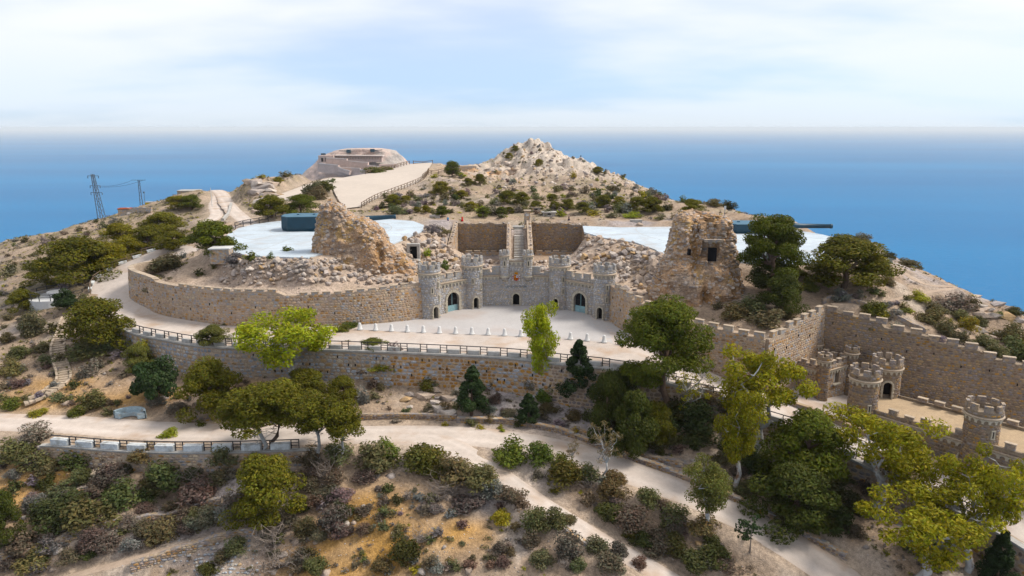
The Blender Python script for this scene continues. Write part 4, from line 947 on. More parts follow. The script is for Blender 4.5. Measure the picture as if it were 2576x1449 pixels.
prism_on(1.4, xm - 4.102, 5.602, 5.85, 'parapet', M['mas_grey']); prism_on(xm + 4.102, L - 1.4, 5.602, 5.85, 'parapet', M['mas_grey'])
for x0 in (1.5, xm + 4.9): merlons(cw, ln_, x0, x0 + 1.5, 5.85, 1.45, 0.5, 0.6, 'mas_grey', 0.35)
def skip(s, z, hw, hh): return (abs(s - xm) < 0.85 + hw and z < 2.6) or (abs(s - xm) > 2.05 and z > 5.55) or (4.65 < z < 5.5 and abs(s - xm) > 1.9) or z > 8.05 or 7.05 < z < 7.9 or s < TR or s > L - TR or (abs(s - xm) < 0.95 and 3.95 < z < 6.1)
lay_stones(cw, surf, L, lambda s: -0.1, lambda s: 8.2, 0.36, 0.26, 'grey', 200, skip, 0.045, 33)
for x0, x1 in ((1.3, xm - 2.05), (xm + 2.05, L - 1.3)):
    band(cw, ln_, 5.25, 0.24, 0.26, M['coping'], 'cornice', 0.35, x0, x1)
    arcade(cw, lambda s, x0=x0: surf(s + x0, 5.0), x1 - x0 - 0.5 if x0 < 2 else x1 - x0, 6, 4.72, 0.52, 0.17, M['trim'])
band(cw, ln_, 7.75, 0.24, 0.24, M['coping'], 'cornice', 0.35, xm - 1.6, xm + 1.6); arcade(cw, lambda s: surf(s + xm - 1.55, 7.5), 3.1, 4, 7.18, 0.56, 0.17, M['trim'])
for sgn, lab in ((-1, 'slim corbelled turret left of the coat of arms'), (1, 'slim corbelled turret right of the coat of arms')):
    p, nn, tt = surf(xm + sgn * 2.05, 5.4); q = p + nn * 0.1
    tower('bartizan', lab, q.x, q.y, 5.6, 9.75, 0.72, 'mas_grey', 'grey', 30, 6, slits=((D(4), 7.6),), seed=41 + sgn, batter=0.0, stone=(0.34, 0.26), group='slim turrets of the castle front', mer_h=0.45, crown=1.0)
    b_ = [o for o in bpy.data.objects if o.get('label') == lab][0]
    mb = MB(); mb.lathe((q.x, q.y, 0), [(0.05, 4.45), (0.30, 4.62), (0.5, 4.85), (0.66, 5.05), (0.86, 5.2), (0.86, 5.32), (0.74, 5.4)], 20); mb.build('corbel', M['trim'], b_, smooth=True)

# coat of arms: shield with four quarters, two pillars and a crown
def arms(label, c, nn, tt, k, frame=None):
    t = thing('coat_of_arms', label, 'emblem', c)
    red, gold, white, dark = paint('heraldic_red', (0.42, 0.05, 0.04)), paint('heraldic_gold', (0.62, 0.36, 0.05)), paint('heraldic_white', (0.72, 0.73, 0.76)), paint('heraldic_dark', (0.06, 0.02, 0.05))
    teal = paint('heraldic_blue', (0.05, 0.20, 0.26))
    def q(name, m_, x, z, w, h, o=0.06, par=t): 
        M.setdefault('p_' + m_.name, m_); return piece(name, box_mesh('p_' + m_.name, 0.0), par, c + tt * (x * k) + Vz * (z * k) + nn * (o + 0.02), tt * (w * k), nn * 0.06, Vz * (h * k))
    mb = MB(); prof = [(-0.42, 0.5), (0.42, 0.5), (0.42, -0.28), (0.36, -0.40), (0.2, -0.48), (0, -0.54), (-0.2, -0.48), (-0.36, -0.40), (-0.42, -0.28)]
    vs = [tuple(c + tt * (x * k) + Vz * (z * k) + nn * o) for o in (0.0, 0.07) for x, z in prof]; n = len(prof)
    mb.add(vs, [tuple(range(n, 2 * n)), tuple(reversed(range(n)))] + [(i, i + n, (i + 1) % n + n, (i + 1) % n) for i in range(n)]); mb.build('shield', red, t)
    q('quarter', red, -0.2, 0.25, 0.38, 0.44); q('quarter', white, 0.2, 0.25, 0.38, 0.44); q('quarter', gold, -0.2, -0.2, 0.34, 0.36); q('quarter', red, 0.2, -0.2, 0.36, 0.36)
    ca = q('castle', gold, -0.2, 0.22, 0.22, 0.26, 0.10); 
    for dx in (-0.08, 0, 0.08): q('castle_turret', gold, -0.2 + dx, 0.39, 0.05, 0.09, 0.10)
    q('lion', dark, 0.19, 0.25, 0.10, 0.30, 0.10); q('lion', dark, 0.25, 0.31, 0.06, 0.10, 0.102); q('lion', dark, 0.24, 0.15, 0.06, 0.06, 0.102)
    for dx in (-0.12, -0.04, 0.04, 0.12): q('stripe', red, -0.2 + dx, -0.2, 0.035, 0.34, 0.10)
    for dx, dz, w, h in ((0, 0, 0.22, 0.03), (0, 0, 0.03, 0.26), (-0.1, 0, 0.03, 0.2), (0.1, 0, 0.03, 0.2)): q('chain', gold, 0.2 + dx, -0.2 + dz, w, h, 0.10)
    for sgn in (-1, 1):
        q('pillar', white, sgn * 0.58, 0.1, 0.11, 1.05, 0.06); q('pillar_base', white, sgn * 0.58, -0.44, 0.2, 0.08, 0.06); q('pillar_capital', gold, sgn * 0.58, 0.64, 0.18, 0.08, 0.06)
        q('ribbon', red, sgn * 0.58, 0.22, 0.22, 0.12, 0.09); q('ribbon', dark, sgn * 0.66, 0.28, 0.08, 0.3, 0.05); q('ribbon', red, sgn * 0.60, -0.1, 0.18, 0.08, 0.09)
    if frame:
        for sgn in (-1, 1): q('scroll', teal, sgn * 0.56, 0.0, 0.3, 1.15, 0.04); q('scroll', teal, 0, sgn * 0.62, 1.3, 0.2, 0.04)
    q('crown_band', gold, 0, 0.72, 0.6, 0.10, 0.06)
    for i in range(5):
        x = (i - 2) * 0.14; q('crown_arch', gold, x, 0.88, 0.06, 0.26, 0.06); q('pearl', gold, x, 1.03 - 0.02 * abs(i - 2), 0.10, 0.06, 0.065)
    q('crown_cap', red, 0, 0.86, 0.5, 0.20, 0.03); q('crown_cross', gold, 0, 1.10, 0.06, 0.10, 0.065)
    return t
p, nn, tt = surf(xm, 4.95); arms('painted coat of arms with crown and two pillars above the central door', p, nn, tt, 0.95)
# dark metal letters
def letters(text, c, nn, tt, width, height, matname, label):
    me = TEXT_ME
    xs = [v.co.x for v in me.vertices]; ys = [v.co.y for v in me.vertices]; w = max(xs) - min(xs); h = max(ys) - min(ys)
    me.materials.clear(); me.materials.append(M[matname]); me.name = 'inscription'
    ob = piece('inscription', me, None, c + nn * 0.07, tt * (width / w), Vz * (height / h), nn * 1.0); tag(ob, label, 'lettering'); return ob
p, nn, tt = surf(xm, 3.42); letters('DIRECCION DE TIRO', p, nn, tt, 4.1, 0.34, 'steel', 'dark metal lettering between the coat of arms and the central door')
# ------------------------------------------------------------------ long walls
def cap_line(parent, ln_, zf, front, depth, h, out, name='coping', mat='coping', x0=0, x1=None, step=0.9):
    x1 = ln_.L if x1 is None else x1; n = max(1, int((x1 - x0) / step))
    for k in range(n):
        xa = x0 + (x1 - x0) * k / n; xb = x0 + (x1 - x0) * (k + 1) / n; qa = ln_.at(xa)[0]; qb = ln_.at(xb)[0]; q, t, nn, _ = ln_.at((xa + xb) / 2)
        c = (qa + qb) / 2; c = Vector((c.x, c.y, 0)) + nn * (front + out - depth / 2); za, zb = zf(xa), zf(xb); z = (za + zb) / 2
        X = Vector((qb.x - qa.x, qb.y - qa.y, zb - za)) * 0.985
        piece(name, box_mesh(mat, 0.04), parent, c + Vector((0, 0, z + h / 2)), X, nn * depth, Vz * h)
# curved wall round the left side of the battery
cwl = Line([(p[0], p[1], p[2]) for p in CW_LINE])
t = thing('curved_wall', 'long curved tan stone wall left of the castle front', 'wall', (-42, 105, 0))
def cw_top(x):
    u = x / cwl.L
    return float(np.interp(u, [0, 0.10, 0.28, 0.30, 0.55, 0.67, 0.672, 0.80, 0.81, 1.0], [6.5, 6.3, 5.9, 5.5, 5.6, 5.7, 5.1, 5.1, 5.2, 5.7]))
core, surf, zb_ = wall(t, cwl, cw_top, M['mortar'], 0.45, 0.6, 0.35, zbot=lambda x: ground_front(cwl, x) - 0.7)
lay_stones(t, surf, cwl.L, lambda s: zb_(s) + 0.5, cw_top, 0.50, 0.36, 'tan', 300, None, 0.05, 51)
cap_line(t, cwl, cw_top, 0.45, 0.9, 0.14, 0.06, x1=cwl.L * 0.295)
merlons(t, cwl, cwl.L * 0.40, cwl.L * 0.665, lambda x: cw_top(x), 1.25, 0.55, 0.32, 'mas_tan', 0.45)
merlons(t, cwl, cwl.L * 0.715, cwl.L * 0.985, lambda x: cw_top(x), 1.15, 0.55, 0.36, 'mas_tan', 0.45)
for k in range(13):                                     # drain slots
    x = cwl.L * (0.2 + 0.77 * k / 13); p, nn, tt = surf(x, 2.2 + 1.1 * (k % 2)); piece('drain_slot', box_mesh('dark', 0), t, p + nn * 0.02, tt * 0.12, nn * 0.16, Vz * 0.32)

# retaining wall under the upper road
Rw = Line([(p[0], p[1], p[2]) for p in R_LINE])
t = thing('retaining_wall', 'long stone retaining wall carrying the upper road', 'wall', (-20, 93, -4.8))
core, surf, zb_ = wall(t, Rw, lambda x: Rw.at(x)[3] - 0.02, M['mortar'], 0.45, 0.5, 0.3, zbot=lambda x: ground_front(Rw, x, 0.9) - 0.8)
Lr = Rw.L
def sub_stones(a, b, pal, n_ind, seed, w=0.62, h=0.46):
    lay_stones(t, lambda s, z: surf(s + a, z), b - a, lambda s: zb_(s + a) + 0.6, lambda s: Rw.at(s + a)[3] - 0.35, w, h, pal, n_ind, None, 0.06, seed)
sub_stones(0, Lr * 0.30, 'blue', 70, 61); sub_stones(Lr * 0.30, Lr * 0.44, 'blue', 110, 62); sub_stones(Lr * 0.44, Lr * 0.60, 'rust', 110, 63); sub_stones(Lr * 0.60, Lr, 'brown', 10, 64)
band(t, Rw, lambda x: Rw.at(x)[3] - 0.30, 0.32, 0.20, M['concrete'], 'coping', 0.45, depth=0.6)
for k in range(34):
    x = Lr * (0.3 + 0.32 * ((k * 0.618) % 1)); p, nn, tt = surf(x, Rw.at(x)[3] - 1.0 - 1.1 * (k % 3)); piece('drain_slot', box_mesh('dark', 0), t, p + nn * 0.03, tt * 0.14, nn * 0.16, Vz * 0.34)

M['dirtywhite'] = mat_surface('stained_limewash', (0.66, 0.67, 0.66), noise=((1.0, 0.15), (5, 0.15)), tint=((0.33, 0.31, 0.27), 1.3, 0.50, 0.72))
RAIL_ME = {'post': box_mesh('rail', 0.0), 'wood': box_mesh('wood', 0.0)}
def railing(label, ln_, x0, x1, unit, blk, zf, off, blockmat, railmat='rail', block_label=None, block_group=None, h=1.08, post=0.10, bh=0.55, bw=0.5):
    q, t_, nn, _ = ln_.at((x0 + x1) / 2)
    r = thing('railing', label, 'railing', (q.x, q.y, zf((x0 + x1) / 2))); me = box_mesh(railmat, 0.0); n = int((x1 - x0) / unit); prev = None
    for k in range(n):
        xs = x0 + k * unit
        xa, xb = xs + blk, xs + unit                    # gap between blocks
        def pt(x, z):
            q, t_, nn, _ = ln_.at(x); return Vector((q.x + nn.x * off, q.y + nn.y * off, zf(x) + z)), t_, nn
        for x in (xa + post * 0.6, xb - post * 0.6):
            p, t_, nn = pt(x, h / 2); piece('post', me, r, p, t_ * post, nn * post, Vz * (h + 0.1))
        for z in (0.38, 0.72):
            a, _, _ = pt(xa + post, z); b, _, _ = pt(xb - post, z); _, _, nn = pt((xa + xb) / 2, z); piece('mid_rail', me, r, (a + b) / 2, b - a, nn * 0.06, Vz * 0.07)
        a, _, _ = pt(xs, h + 0.03); b, _, _ = pt(xs + unit, h + 0.03); _, _, nn = pt(xs + unit / 2, 0); piece('top_rail', me, r, (a + b) / 2, (b - a) * 1.002, nn * 0.11, Vz * 0.09)
        if blockmat:
            a, _, _ = pt(xs + 0.06, bh / 2); b, _, _ = pt(xa - 0.06, bh / 2); _, t_, nn = pt((xs + xa) / 2, 0)
            o = piece('concrete_block', box_mesh(blockmat, 0.05), None, (a + b) / 2, b - a, nn * bw, Vz * bh)
            tag(o, block_label, 'block', block_group)
    return r
xr = lambda u, v, z: min(range(0, int(Lr * 2)), key=lambda i: (Rw.at(i / 2)[0] - Vector((P(u, v, z).x, P(u, v, z).y))).length) / 2
xa = xr(339, 834, 0)
railing('dark post and rail railing along the edge of the upper road', Rw, xa, Lr - 0.5, 2.78, 1.75, lambda x: Rw.at(x)[3] + 0.02, 0.1, 'concrete', block_label='low grey concrete block between railing posts on the retaining wall', block_group='concrete blocks on the retaining wall')
ll = Line(list(reversed(LEFT_LINE)))
railing('weathered rail and stone kerb railing at the left bend of the upper road', ll, 1.0, ll.L - 0.5, 2.6, 1.6, lambda x: ll.at(x)[3] + 0.02, 0.1, 'dirtywhite', 'wood', 'pale stone kerb block at the left bend of the road', 'kerb blocks at the left bend', 1.0, 0.11, 0.5, 0.55)
# lower terrace wall and railing
tw = Line([(p[0], p[1], p[2]) for p in TERR_W])
t = thing('terrace_wall', 'low ochre stone wall below the lower road at left', 'wall', (-38, 77, -9.2))
core, surf, zb_ = wall(t, tw, lambda x: -6.98, M['mortar'], 0.35, 0.5, 0.15, zbot=lambda x: min(ground_front(tw, x, 0.9), -8.2) - 0.7)
lay_stones(t, surf, tw.L, lambda s: zb_(s) + 0.6, lambda s: -7.15, 0.55, 0.38, 'tan', 120, None, 0.06, 71)
band(t, tw, -7.15, 0.2, 0.12, M['concrete'], 'coping', 0.35, depth=0.5)
railing('dark railing with pale blocks along the lower road at left', tw, 1.2, tw.L - 1.0, 3.35, 2.35, lambda x: -6.95, -0.05, 'dirtywhite', block_label='pale concrete block along the lower road railing', block_group='concrete blocks along the lower road', bh=0.75, bw=0.7)

# tan wall right of the castle front, stepping down the road
M['mortar_b'] = mat_surface('brown_mortar', (0.29, 0.24, 0.19), rough=0.95, noise=((0.5, 0.15), (3.0, 0.2), (14, 0.15)), bump=0.05, bump_scale=7, spec=0.1)
def crenel_wall(label, pts, zt, pal, core_mat, mer_mat, n_ind, seed, merl=True, mw=1.3, gap=0.75, mh=0.7, x0=0.2, smooth_=True, stone=(0.46, 0.33)):
    l_ = Line(smooth_line(pts, 0.7) if smooth_ else lin_line(pts, 0.7)); q = l_.at(l_.L / 2)[0]
    t = thing('battlemented_wall', label, 'wall', (q.x, q.y, ground_front(l_, l_.L / 2)))
    f = lambda x: float(np.interp(x / l_.L, zt[0], zt[1]))
    core, surf, zb_ = wall(t, l_, f, M[core_mat], 0.45, 0.65, 0.2)
    lay_stones(t, surf, l_.L, lambda s: zb_(s) + 0.6, f, stone[0], stone[1], pal, n_ind, None, 0.05, seed)
    if merl: merlons(t, l_, x0, l_.L - 0.1, f, mw, gap, mh, mer_mat, 0.45, 0.55)
    for k in range(int(l_.L / 3.2)):
        x = 1.5 + 3.2 * k; p, nn, tt = surf(x, f(x) - 1.6 - 1.0 * (k % 2)); piece('drain_slot', box_mesh('dark', 0), t, p + nn * 0.03, tt * 0.12, nn * 0.16, Vz * 0.3)
    return t, l_
crenel_wall('tan battlemented wall running right from the castle front behind the umbrella pine', WR1, ([0, 0.2, 0.45, 0.46, 0.75, 1], [5.6, 5.2, 4.5, 4.0, 3.4, 2.9]), 'tan', 'mortar', 'mas_tan', 200, 81, x0=1.8)
crenel_wall('sunlit stepped battlemented wall at the inner corner behind the small keep', WR2, ([0, 0.25, 0.26, 0.5, 0.51, 0.8, 0.81, 1], [2.95, 2.95, 3.5, 3.5, 3.95, 3.95, 4.4, 4.4]), 'tan', 'mortar', 'mas_tan', 120, 82, smooth_=False, x0=0.9)
crenel_wall('long shaded brown battlemented wall behind the lower castle', WR3, ([0, 0.2, 0.205, 0.36, 0.365, 0.52, 0.525, 0.7, 0.705, 1], [4.35, 3.6, 3.0, 2.5, 2.0, 1.4, 0.7, -0.2, -0.9, -2.6]), 'brown', 'mortar_b', 'mas_brown', 260, 83, smooth_=False, x0=0.5, mw=1.35, gap=0.8)  # shade on this face put into the brown stone colours

# ------------------------------------------------------------------ lower castle on the right
def block_building(name, label, poly, zb, zt, mat, pal, n_ind, seed, group=None, roof_drop=0.55, holes=(), arc=True):
    """masonry block on a polygon (counter-clockwise seen from above) with a sunken flat roof"""
    c = sum((Vector((p[0], p[1])) for p in poly), Vector((0, 0))) / len(poly)
    t = thing(name, label, 'castle', (c.x, c.y, zb), group); n = len(poly); zf = zb if callable(zb) else (lambda x, y: zb)
    mb = MB(); inner = [c + (Vector((p[0], p[1])) - c) * (1 - 0.5 / max((Vector((p[0], p[1])) - c).length, 1)) for p in poly]
    vs = [(p[0], p[1], zb - 1.2) for p in poly] + [(p[0], p[1], zt) for p in poly] + [(p.x, p.y, zt) for p in inner] + [(p.x, p.y, zt - roof_drop) for p in inner]
    fs = [tuple(reversed(range(n)))] + [(i, (i + 1) % n, (i + 1) % n + n, i + n) for i in range(n)] + [(i + n, (i + 1) % n + n, (i + 1) % n + 2 * n, i + 2 * n) for i in range(n)] + [(i + 2 * n, (i + 1) % n + 2 * n, (i + 1) % n + 3 * n, i + 3 * n) for i in range(n)]
    mb.add(vs, fs); core = mb.build('wall_body', M[mat], t)
    mb = MB(); mb.add([(p.x, p.y, zt - roof_drop + 0.01) for p in inner], [tuple(range(n))]); mb.build('roof', M['roof'], t)
    return t, core
M['roof'] = mat_surface('sandy_roof_screed', (0.48, 0.38, 0.28), rough=0.95, noise=((0.5, 0.15), (3, 0.15)), bump=0.02, spec=0.1, tint=((0.36, 0.29, 0.22), 0.5, 0.5, 0.72))
def face_stones(t, a, b, z0, z1, pal, n_ind, seed, holes=(), off=0.0, stone=(0.44, 0.32)):
    l_ = Line([(*a, 0), (*b, 0)])
    def surf(s, z):
        q, tt, nn, _ = l_.at(s); return Vector((q.x + nn.x * off, q.y + nn.y * off, z)), nn, tt
    def skip(s, z, hw, hh): return any(abs(s - h_[0]) < h_[2] + hw * 0.7 and h_[1] - hh < z < h_[1] + h_[3] for h_ in holes)
    lay_stones(t, surf, l_.L, lambda s: z0, lambda s: z1, stone[0], stone[1], pal, n_ind, skip, 0.045, seed); return l_, surf
K = [(42.3, 91.2), (47.5, 94.4), (44.2, 98.4), (38.9, 95.2)]
kt, kcore = block_building('keep', 'small square keep with four corner turrets in the lower castle', K, -6.4, -1.75, 'mortar', 'brown', 0, 90)
for i, (a, b, nI) in enumerate(((K[3], K[0], 60), (K[0], K[1], 110))):
    hol = ((3.1, -4.7, 0.7, 2.4),) if i == 1 else ()
    l_, surf = face_stones(kt, a, b, -6.6, -1.8, 'brown' if i == 0 else 'tan', nI, 91 + i, hol)  # light from the right put into colour: left face browner, right face tan
    if i == 1:
        p, nn, tt = surf(3.1, -4.6); opening(kt, kcore, p, nn, tt, 1.1, 2.0, 0.6, ring=0.0, back='window_recess')
        piece('sill', box_mesh('trim'), kt, p - Vz * 0.1 + nn * 0.12, tt * 1.5, nn * 0.4, Vz * 0.2); piece('shutter', box_mesh('concrete', 0.0), kt, p + tt * (-0.28) + Vz * 0.75 - nn * 0.2, tt * 0.5, nn * 0.05, Vz * 1.4)
    band(kt, l_, -2.55, 0.2, 0.2, M['coping'], 'cornice', 0.0, 0.5, l_.L - 0.5, depth=0.15)
    arcade(kt, lambda s, sf=surf: sf(s + 0.6, -3), l_.L - 1.2, 8, -3.05, 0.48, 0.14, M['trim'])
for i in range(4):
    l_ = Line([(*K[i], 0), (*K[(i + 1) % 4], 0)]); merlons(kt, l_, 0.8, l_.L - 0.7, -1.75, 0.7, 0.5, 0.55, 'mas_brown', 0.0 - 0.02, 0.4)
for i, ((x, y), lab) in enumerate(zip(K, ('front corner turret of the small keep, reaching the ground', 'right rear corner turret of the small keep', 'back corner turret of the small keep against the inner wall', 'left corner turret of the small keep, partly behind a eucalyptus'))):
    tower('corner_turret', lab, x, y, -6.4, 0.25, 0.78, 'mas_brown', 'brown', 40, 6, seed=95 + i, batter=0.03, stone=(0.36, 0.28), group='corner turrets of the small keep', mer_h=0.42, crown=1.05, core_mat='mortar_b')
# long block with a flat sandy roof
BL = [(45.2, 82.6), (52.9, 73.0), (62.5, 61.5), (69.0, 68.0), (60.3, 77.2), (50.2, 88.4), (46.9, 88.0)]
bt, bcore = block_building('barrack_block', 'long flat roofed castle block with a sandy roof terrace at right', BL, -9.6, -4.35, 'mortar_b', 'brown', 0, 100, roof_drop=0.35)
l1, s1 = face_stones(bt, BL[0], BL[1], -10.0, -4.4, 'brown', 120, 101, ((4.6, -9.2, 1.0, 3.0), (10.2, -8.0, 0.7, 1.9)))
l2, s2 = face_stones(bt, BL[1], BL[2], -11.5, -4.4, 'brown', 120, 102, ((3.6, -9.0, 0.8, 2.6), (9.5, -9.0, 0.8, 2.6)))
p, nn, tt = s1(4.6, -8.9); opening(bt, bcore, p, nn, tt, 1.5, 2.6, 0.8, ring=0.24, jn=5, an=9)
p, nn, tt = s1(10.2, -7.9); opening(bt, bcore, p, nn, tt, 0.95, 1.6, 0.7, ring=0.18, jn=4, an=7, back='window_recess')
for xx in (3.6, 9.5):
    p, nn, tt = s2(xx, -8.9); opening(bt, bcore, p, nn, tt, 1.2, 2.2, 0.8, ring=0.2, jn=4, an=7, back='window_recess')
    piece('shutter', box_mesh('concrete', 0.0), bt, p - tt * 0.3 + Vz * 0.9 - nn * 0.2, tt * 0.5, nn * 0.05, Vz * 1.5)
for l_, sf in ((l1, s1), (l2, s2)):
    band(bt, l_, -5.1, 0.22, 0.22, M['coping'], 'cornice', 0.0, 0.3, l_.L - 0.3, depth=0.15)
    arcade(bt, lambda s, sf=sf: sf(s + 0.4, -5.3), l_.L - 0.8, int(l_.L / 0.85), -5.65, 0.52, 0.15, M['trim'])
    merlons(bt, l_, 1.6, l_.L - 1.0, -4.35, 1.05, 0.8, 0.65, 'mas_brown', -0.02, 0.45)
for a, b in ((BL[4], BL[5]), (BL[3], BL[4])):
    l_ = Line([(*a, 0), (*b, 0)]); merlons(bt, l_, 0.8, l_.L - 2.2, -4.35, 1.1, 0.85, 0.5, 'mas_brown', -0.02, 0.5)
p, nn, tt = s2(7.0, -6.9); arms('blue framed coat of arms with crown on the lower castle wall at right', p, nn, tt, 0.85, True)
tower('castle_tower', 'lower castle tower at the left end of the sandy roof, beside the keep', 44.4, 84.2, -9.2, 0.75, 1.68, 'mas_brown', 'brown', 80, 8, seed=111, front_arc=(D(-140), D(140)), group='round towers of the lower castle', slits=((D(0), -4.2),), core_mat='mortar_b')
tower('castle_tower', 'round turret with a dark arched doorway standing on the roof terrace', 49.6, 88.9, -4.9, 0.6, 1.72, 'mas_brown', 'brown', 80, 9, seed=112, doors=((D(-18), 1.0, 2.2, 0.25),), group='round towers of the lower castle', crown=1.5, core_mat='mortar_b')
tower('castle_tower', 'lower castle tower nearest the right edge, beside the blue framed arms', 53.0, 74.4, -9.6, 0.1, 1.72, 'mas_brown', 'brown', 80, 8, seed=113, front_arc=(D(-140), D(140)), group='round towers of the lower castle', slits=((D(4), -3.2),), core_mat='mortar_b')
# low parapet between the road and the lower castle
pl = [T3(P(*q)) for q in ((1862, 930, -3.2), (1957, 1000, -4.6), (2100, 1063, -6.2), (2262, 1133, -7.6), (2420, 1205, -8.6), (2590, 1290, -9.6))]
lp = Line(smooth_line(pl, 0.8)); q = lp.at(lp.L / 2)[0]
t = thing('parapet', 'low stone parapet with pale capstones along the road below the lower castle', 'wall', (q.x, q.y, ground(q.x, q.y)))
core, surf, zb_ = wall(t, lp, lambda x: court_f(lp.at(x)[0].x, lp.at(x)[0].y).item() + 0.6, M['mas_brown'], 0.25, 0.25, 0.0)
cap_line(t, lp, lambda x: court_f(lp.at(x)[0].x, lp.at(x)[0].y).item() + 0.6, 0.25, 0.7, 0.12, 0.1, 'capstone', 'roof', step=1.9)

# ------------------------------------------------------------------ pits and stair behind the castle front
def pit_wall(label, pts, zt, pal, seed, n_ind=150, core_mat='mortar_b', front=0.35):
    l_ = Line(lin_line(pts, 0.7)); q = l_.at(l_.L / 2)[0]
    t = thing('pit_wall', label, 'wall', (q.x, q.y, 2.0), 'walls of the two sunken pits')
    f = lambda x: float(np.interp(x / l_.L, zt[0], zt[1])) + 0.25 * float(vnoise(np.array([x * 1.3]), np.array([seed * 3.1]))[0])
    core, surf, zb_ = wall(t, l_, f, M[core_mat], front, 1.7 if l_.at(1.0)[0].y > 156.5 and l_.at(l_.L - 1)[0].y > 156.5 else 0.55, 0.0, zbot=lambda x: 1.2)
    lay_stones(t, surf, l_.L, lambda s: 1.6, f, 0.55, 0.32, pal, n_ind, None, 0.05, seed)
    r = random.Random(seed)
    for k in range(int(l_.L / 0.8)):                  # broken top course
        x = 0.4 + 0.8 * k + r.uniform(-.2, .2); p, nn, tt = surf(x, f(x)); s = r.uniform(0.35, 0.8)
        piece('broken_block', ROCK_ME[r.randrange(len(ROCK_ME))], t, p - nn * 0.35 + Vz * (0.1 * s), tt * s, nn * s * 0.8, Vz * s * 0.7, pick('rock', r))
    return t
ROCK_ME = []; ROCK_NP = []
for s in range(10):
    rr = random.Random(300 + s); bm = bmesh.new()
    for k in range(13):
        v = Vector((rr.gauss(0, 1), rr.gauss(0, 1), rr.gauss(0, 1))).normalized() * rr.uniform(0.42, 0.62); bm.verts.new(v)
    res = bmesh.ops.convex_hull(bm, input=bm.verts[:]); bmesh.ops.delete(bm, geom=[e for e in res['geom_interior'] if isinstance(e, bmesh.types.BMVert)], context='VERTS')
    bmesh.ops.recalc_face_normals(bm, faces=bm.faces[:]); bmesh.ops.triangulate(bm, faces=bm.faces[:])
    me = bpy.data.meshes.new('rock'); bm.to_mesh(me); bm.free(); me.materials.append(M['rock']); ROCK_ME.append(me)
    ROCK_NP.append((np.array([v.co[:] for v in me.vertices]), np.array([p.vertices[:] for p in me.polygons])))
pit_wall('shaded back wall of the left sunken pit', [(-12.6, 157.9), (-0.6, 157.9)], ([0, 1], [9.1, 8.9]), 'brown', 121)  # shade of this camera-facing wall put into its brown stones
pit_wall('shaded back wall of the right sunken pit', [(4.2, 157.9), (15.9, 156.9)], ([0, 1], [9.2, 8.9]), 'brown', 122)  # brown palette again carries the back wall's shade
pit_wall('sunlit left side wall of the left sunken pit', [(-12.9, 143.5), (-12.5, 157.5)], ([0, 0.25, 1], [4.8, 6.6, 9.0]), 'tan', 123, 60, 'mortar')  # light on this right-facing wall put into paler tan stones
pit_wall('right side wall of the right sunken pit', [(15.9, 156.6), (15.9, 143.5)], ([0, 0.7, 1], [8.9, 6.4, 4.8]), 'brown', 124, 60)  # side turned from the sun, its shade painted as brown stones
pit_wall('rough stone wall left of the long stair', [(-0.75, 157.0), (-0.75, 134.5)], ([0, 0.3, 1], [9.3, 8.6, 4.6]), 'tan', 125, 80, 'mortar')
pit_wall('rough stone wall right of the long stair', [(3.75, 134.5), (3.75, 157.2)], ([0, 0.7, 1], [4.8, 9.0, 10.0]), 'tan', 126, 80, 'mortar', 0.45)
for x0, x1, lab in ((-10.6, -2.0, 'low parapet with square notches in the left pit'), (5.2, 14.2, 'low parapet with square notches in the right pit')):
    l_ = Line([(x0, 156.2, 0), (x1, 156.2, 0)]); t = thing('pit_parapet', lab, 'wall', ((x0 + x1) / 2, 156.2, 2.0), 'low parapets in the pits')
    wall(t, l_, lambda x: 2.75, M['mas_tan'], 0.25, 0.25, zbot=lambda x: 1.5); merlons(t, l_, 0.3, l_.L - 0.2, 2.75, 1.3, 0.55, 0.3, 'mas_tan', 0.25, 0.45)
st = thing('stone_stair', 'long flight of pale stone steps climbing between the two pits', 'stair', (1.3, 139, 3.6))
nst = 22
for k in range(nst):
    y = 138.6 + k * 0.66 + (0.9 if k > 16 else 0) + (0.7 if k > 3 else 0); z = 3.9 + k * 0.213
    pbox('riser', 'mas_brown', st, (1.45, y + 0.52, z - 0.22), (2.1, 1.24 if k in (3, 16) else 0.98, 0.3), 0, 0.0)
    pbox('step', 'concrete', st, (1.45, y + 0.5, z - 0.03), (2.14 - 0.01 * k, 1.25 if k in (3, 16) else 1.0, 0.08), 0, 0.02)
pbox('landing', 'concrete', st, (1.45, 155.4, 8.6), (2.6, 2.2, 0.3), 0, 0.02)
pl_ = thing('stone_pillar', 'square stone pillar with a white plaque at the stair head', 'pillar', (3.4, 157.2, 8.8))
for k in range(9):
    pbox('course', 'mas_tan', pl_, (3.4, 157.2, 8.95 + 0.33 * k), (1.35 + 0.02 * (k % 2), 1.3, 0.325), 0, 0.02)
pbox('cap', 'coping', pl_, (3.4, 157.2, 11.95), (1.65, 1.6, 0.2), 0, 0.05); pbox('plaque', 'whitepaint', pl_, (3.4, 156.53, 11.0), (0.55, 0.06, 0.4), 0, 0.0)
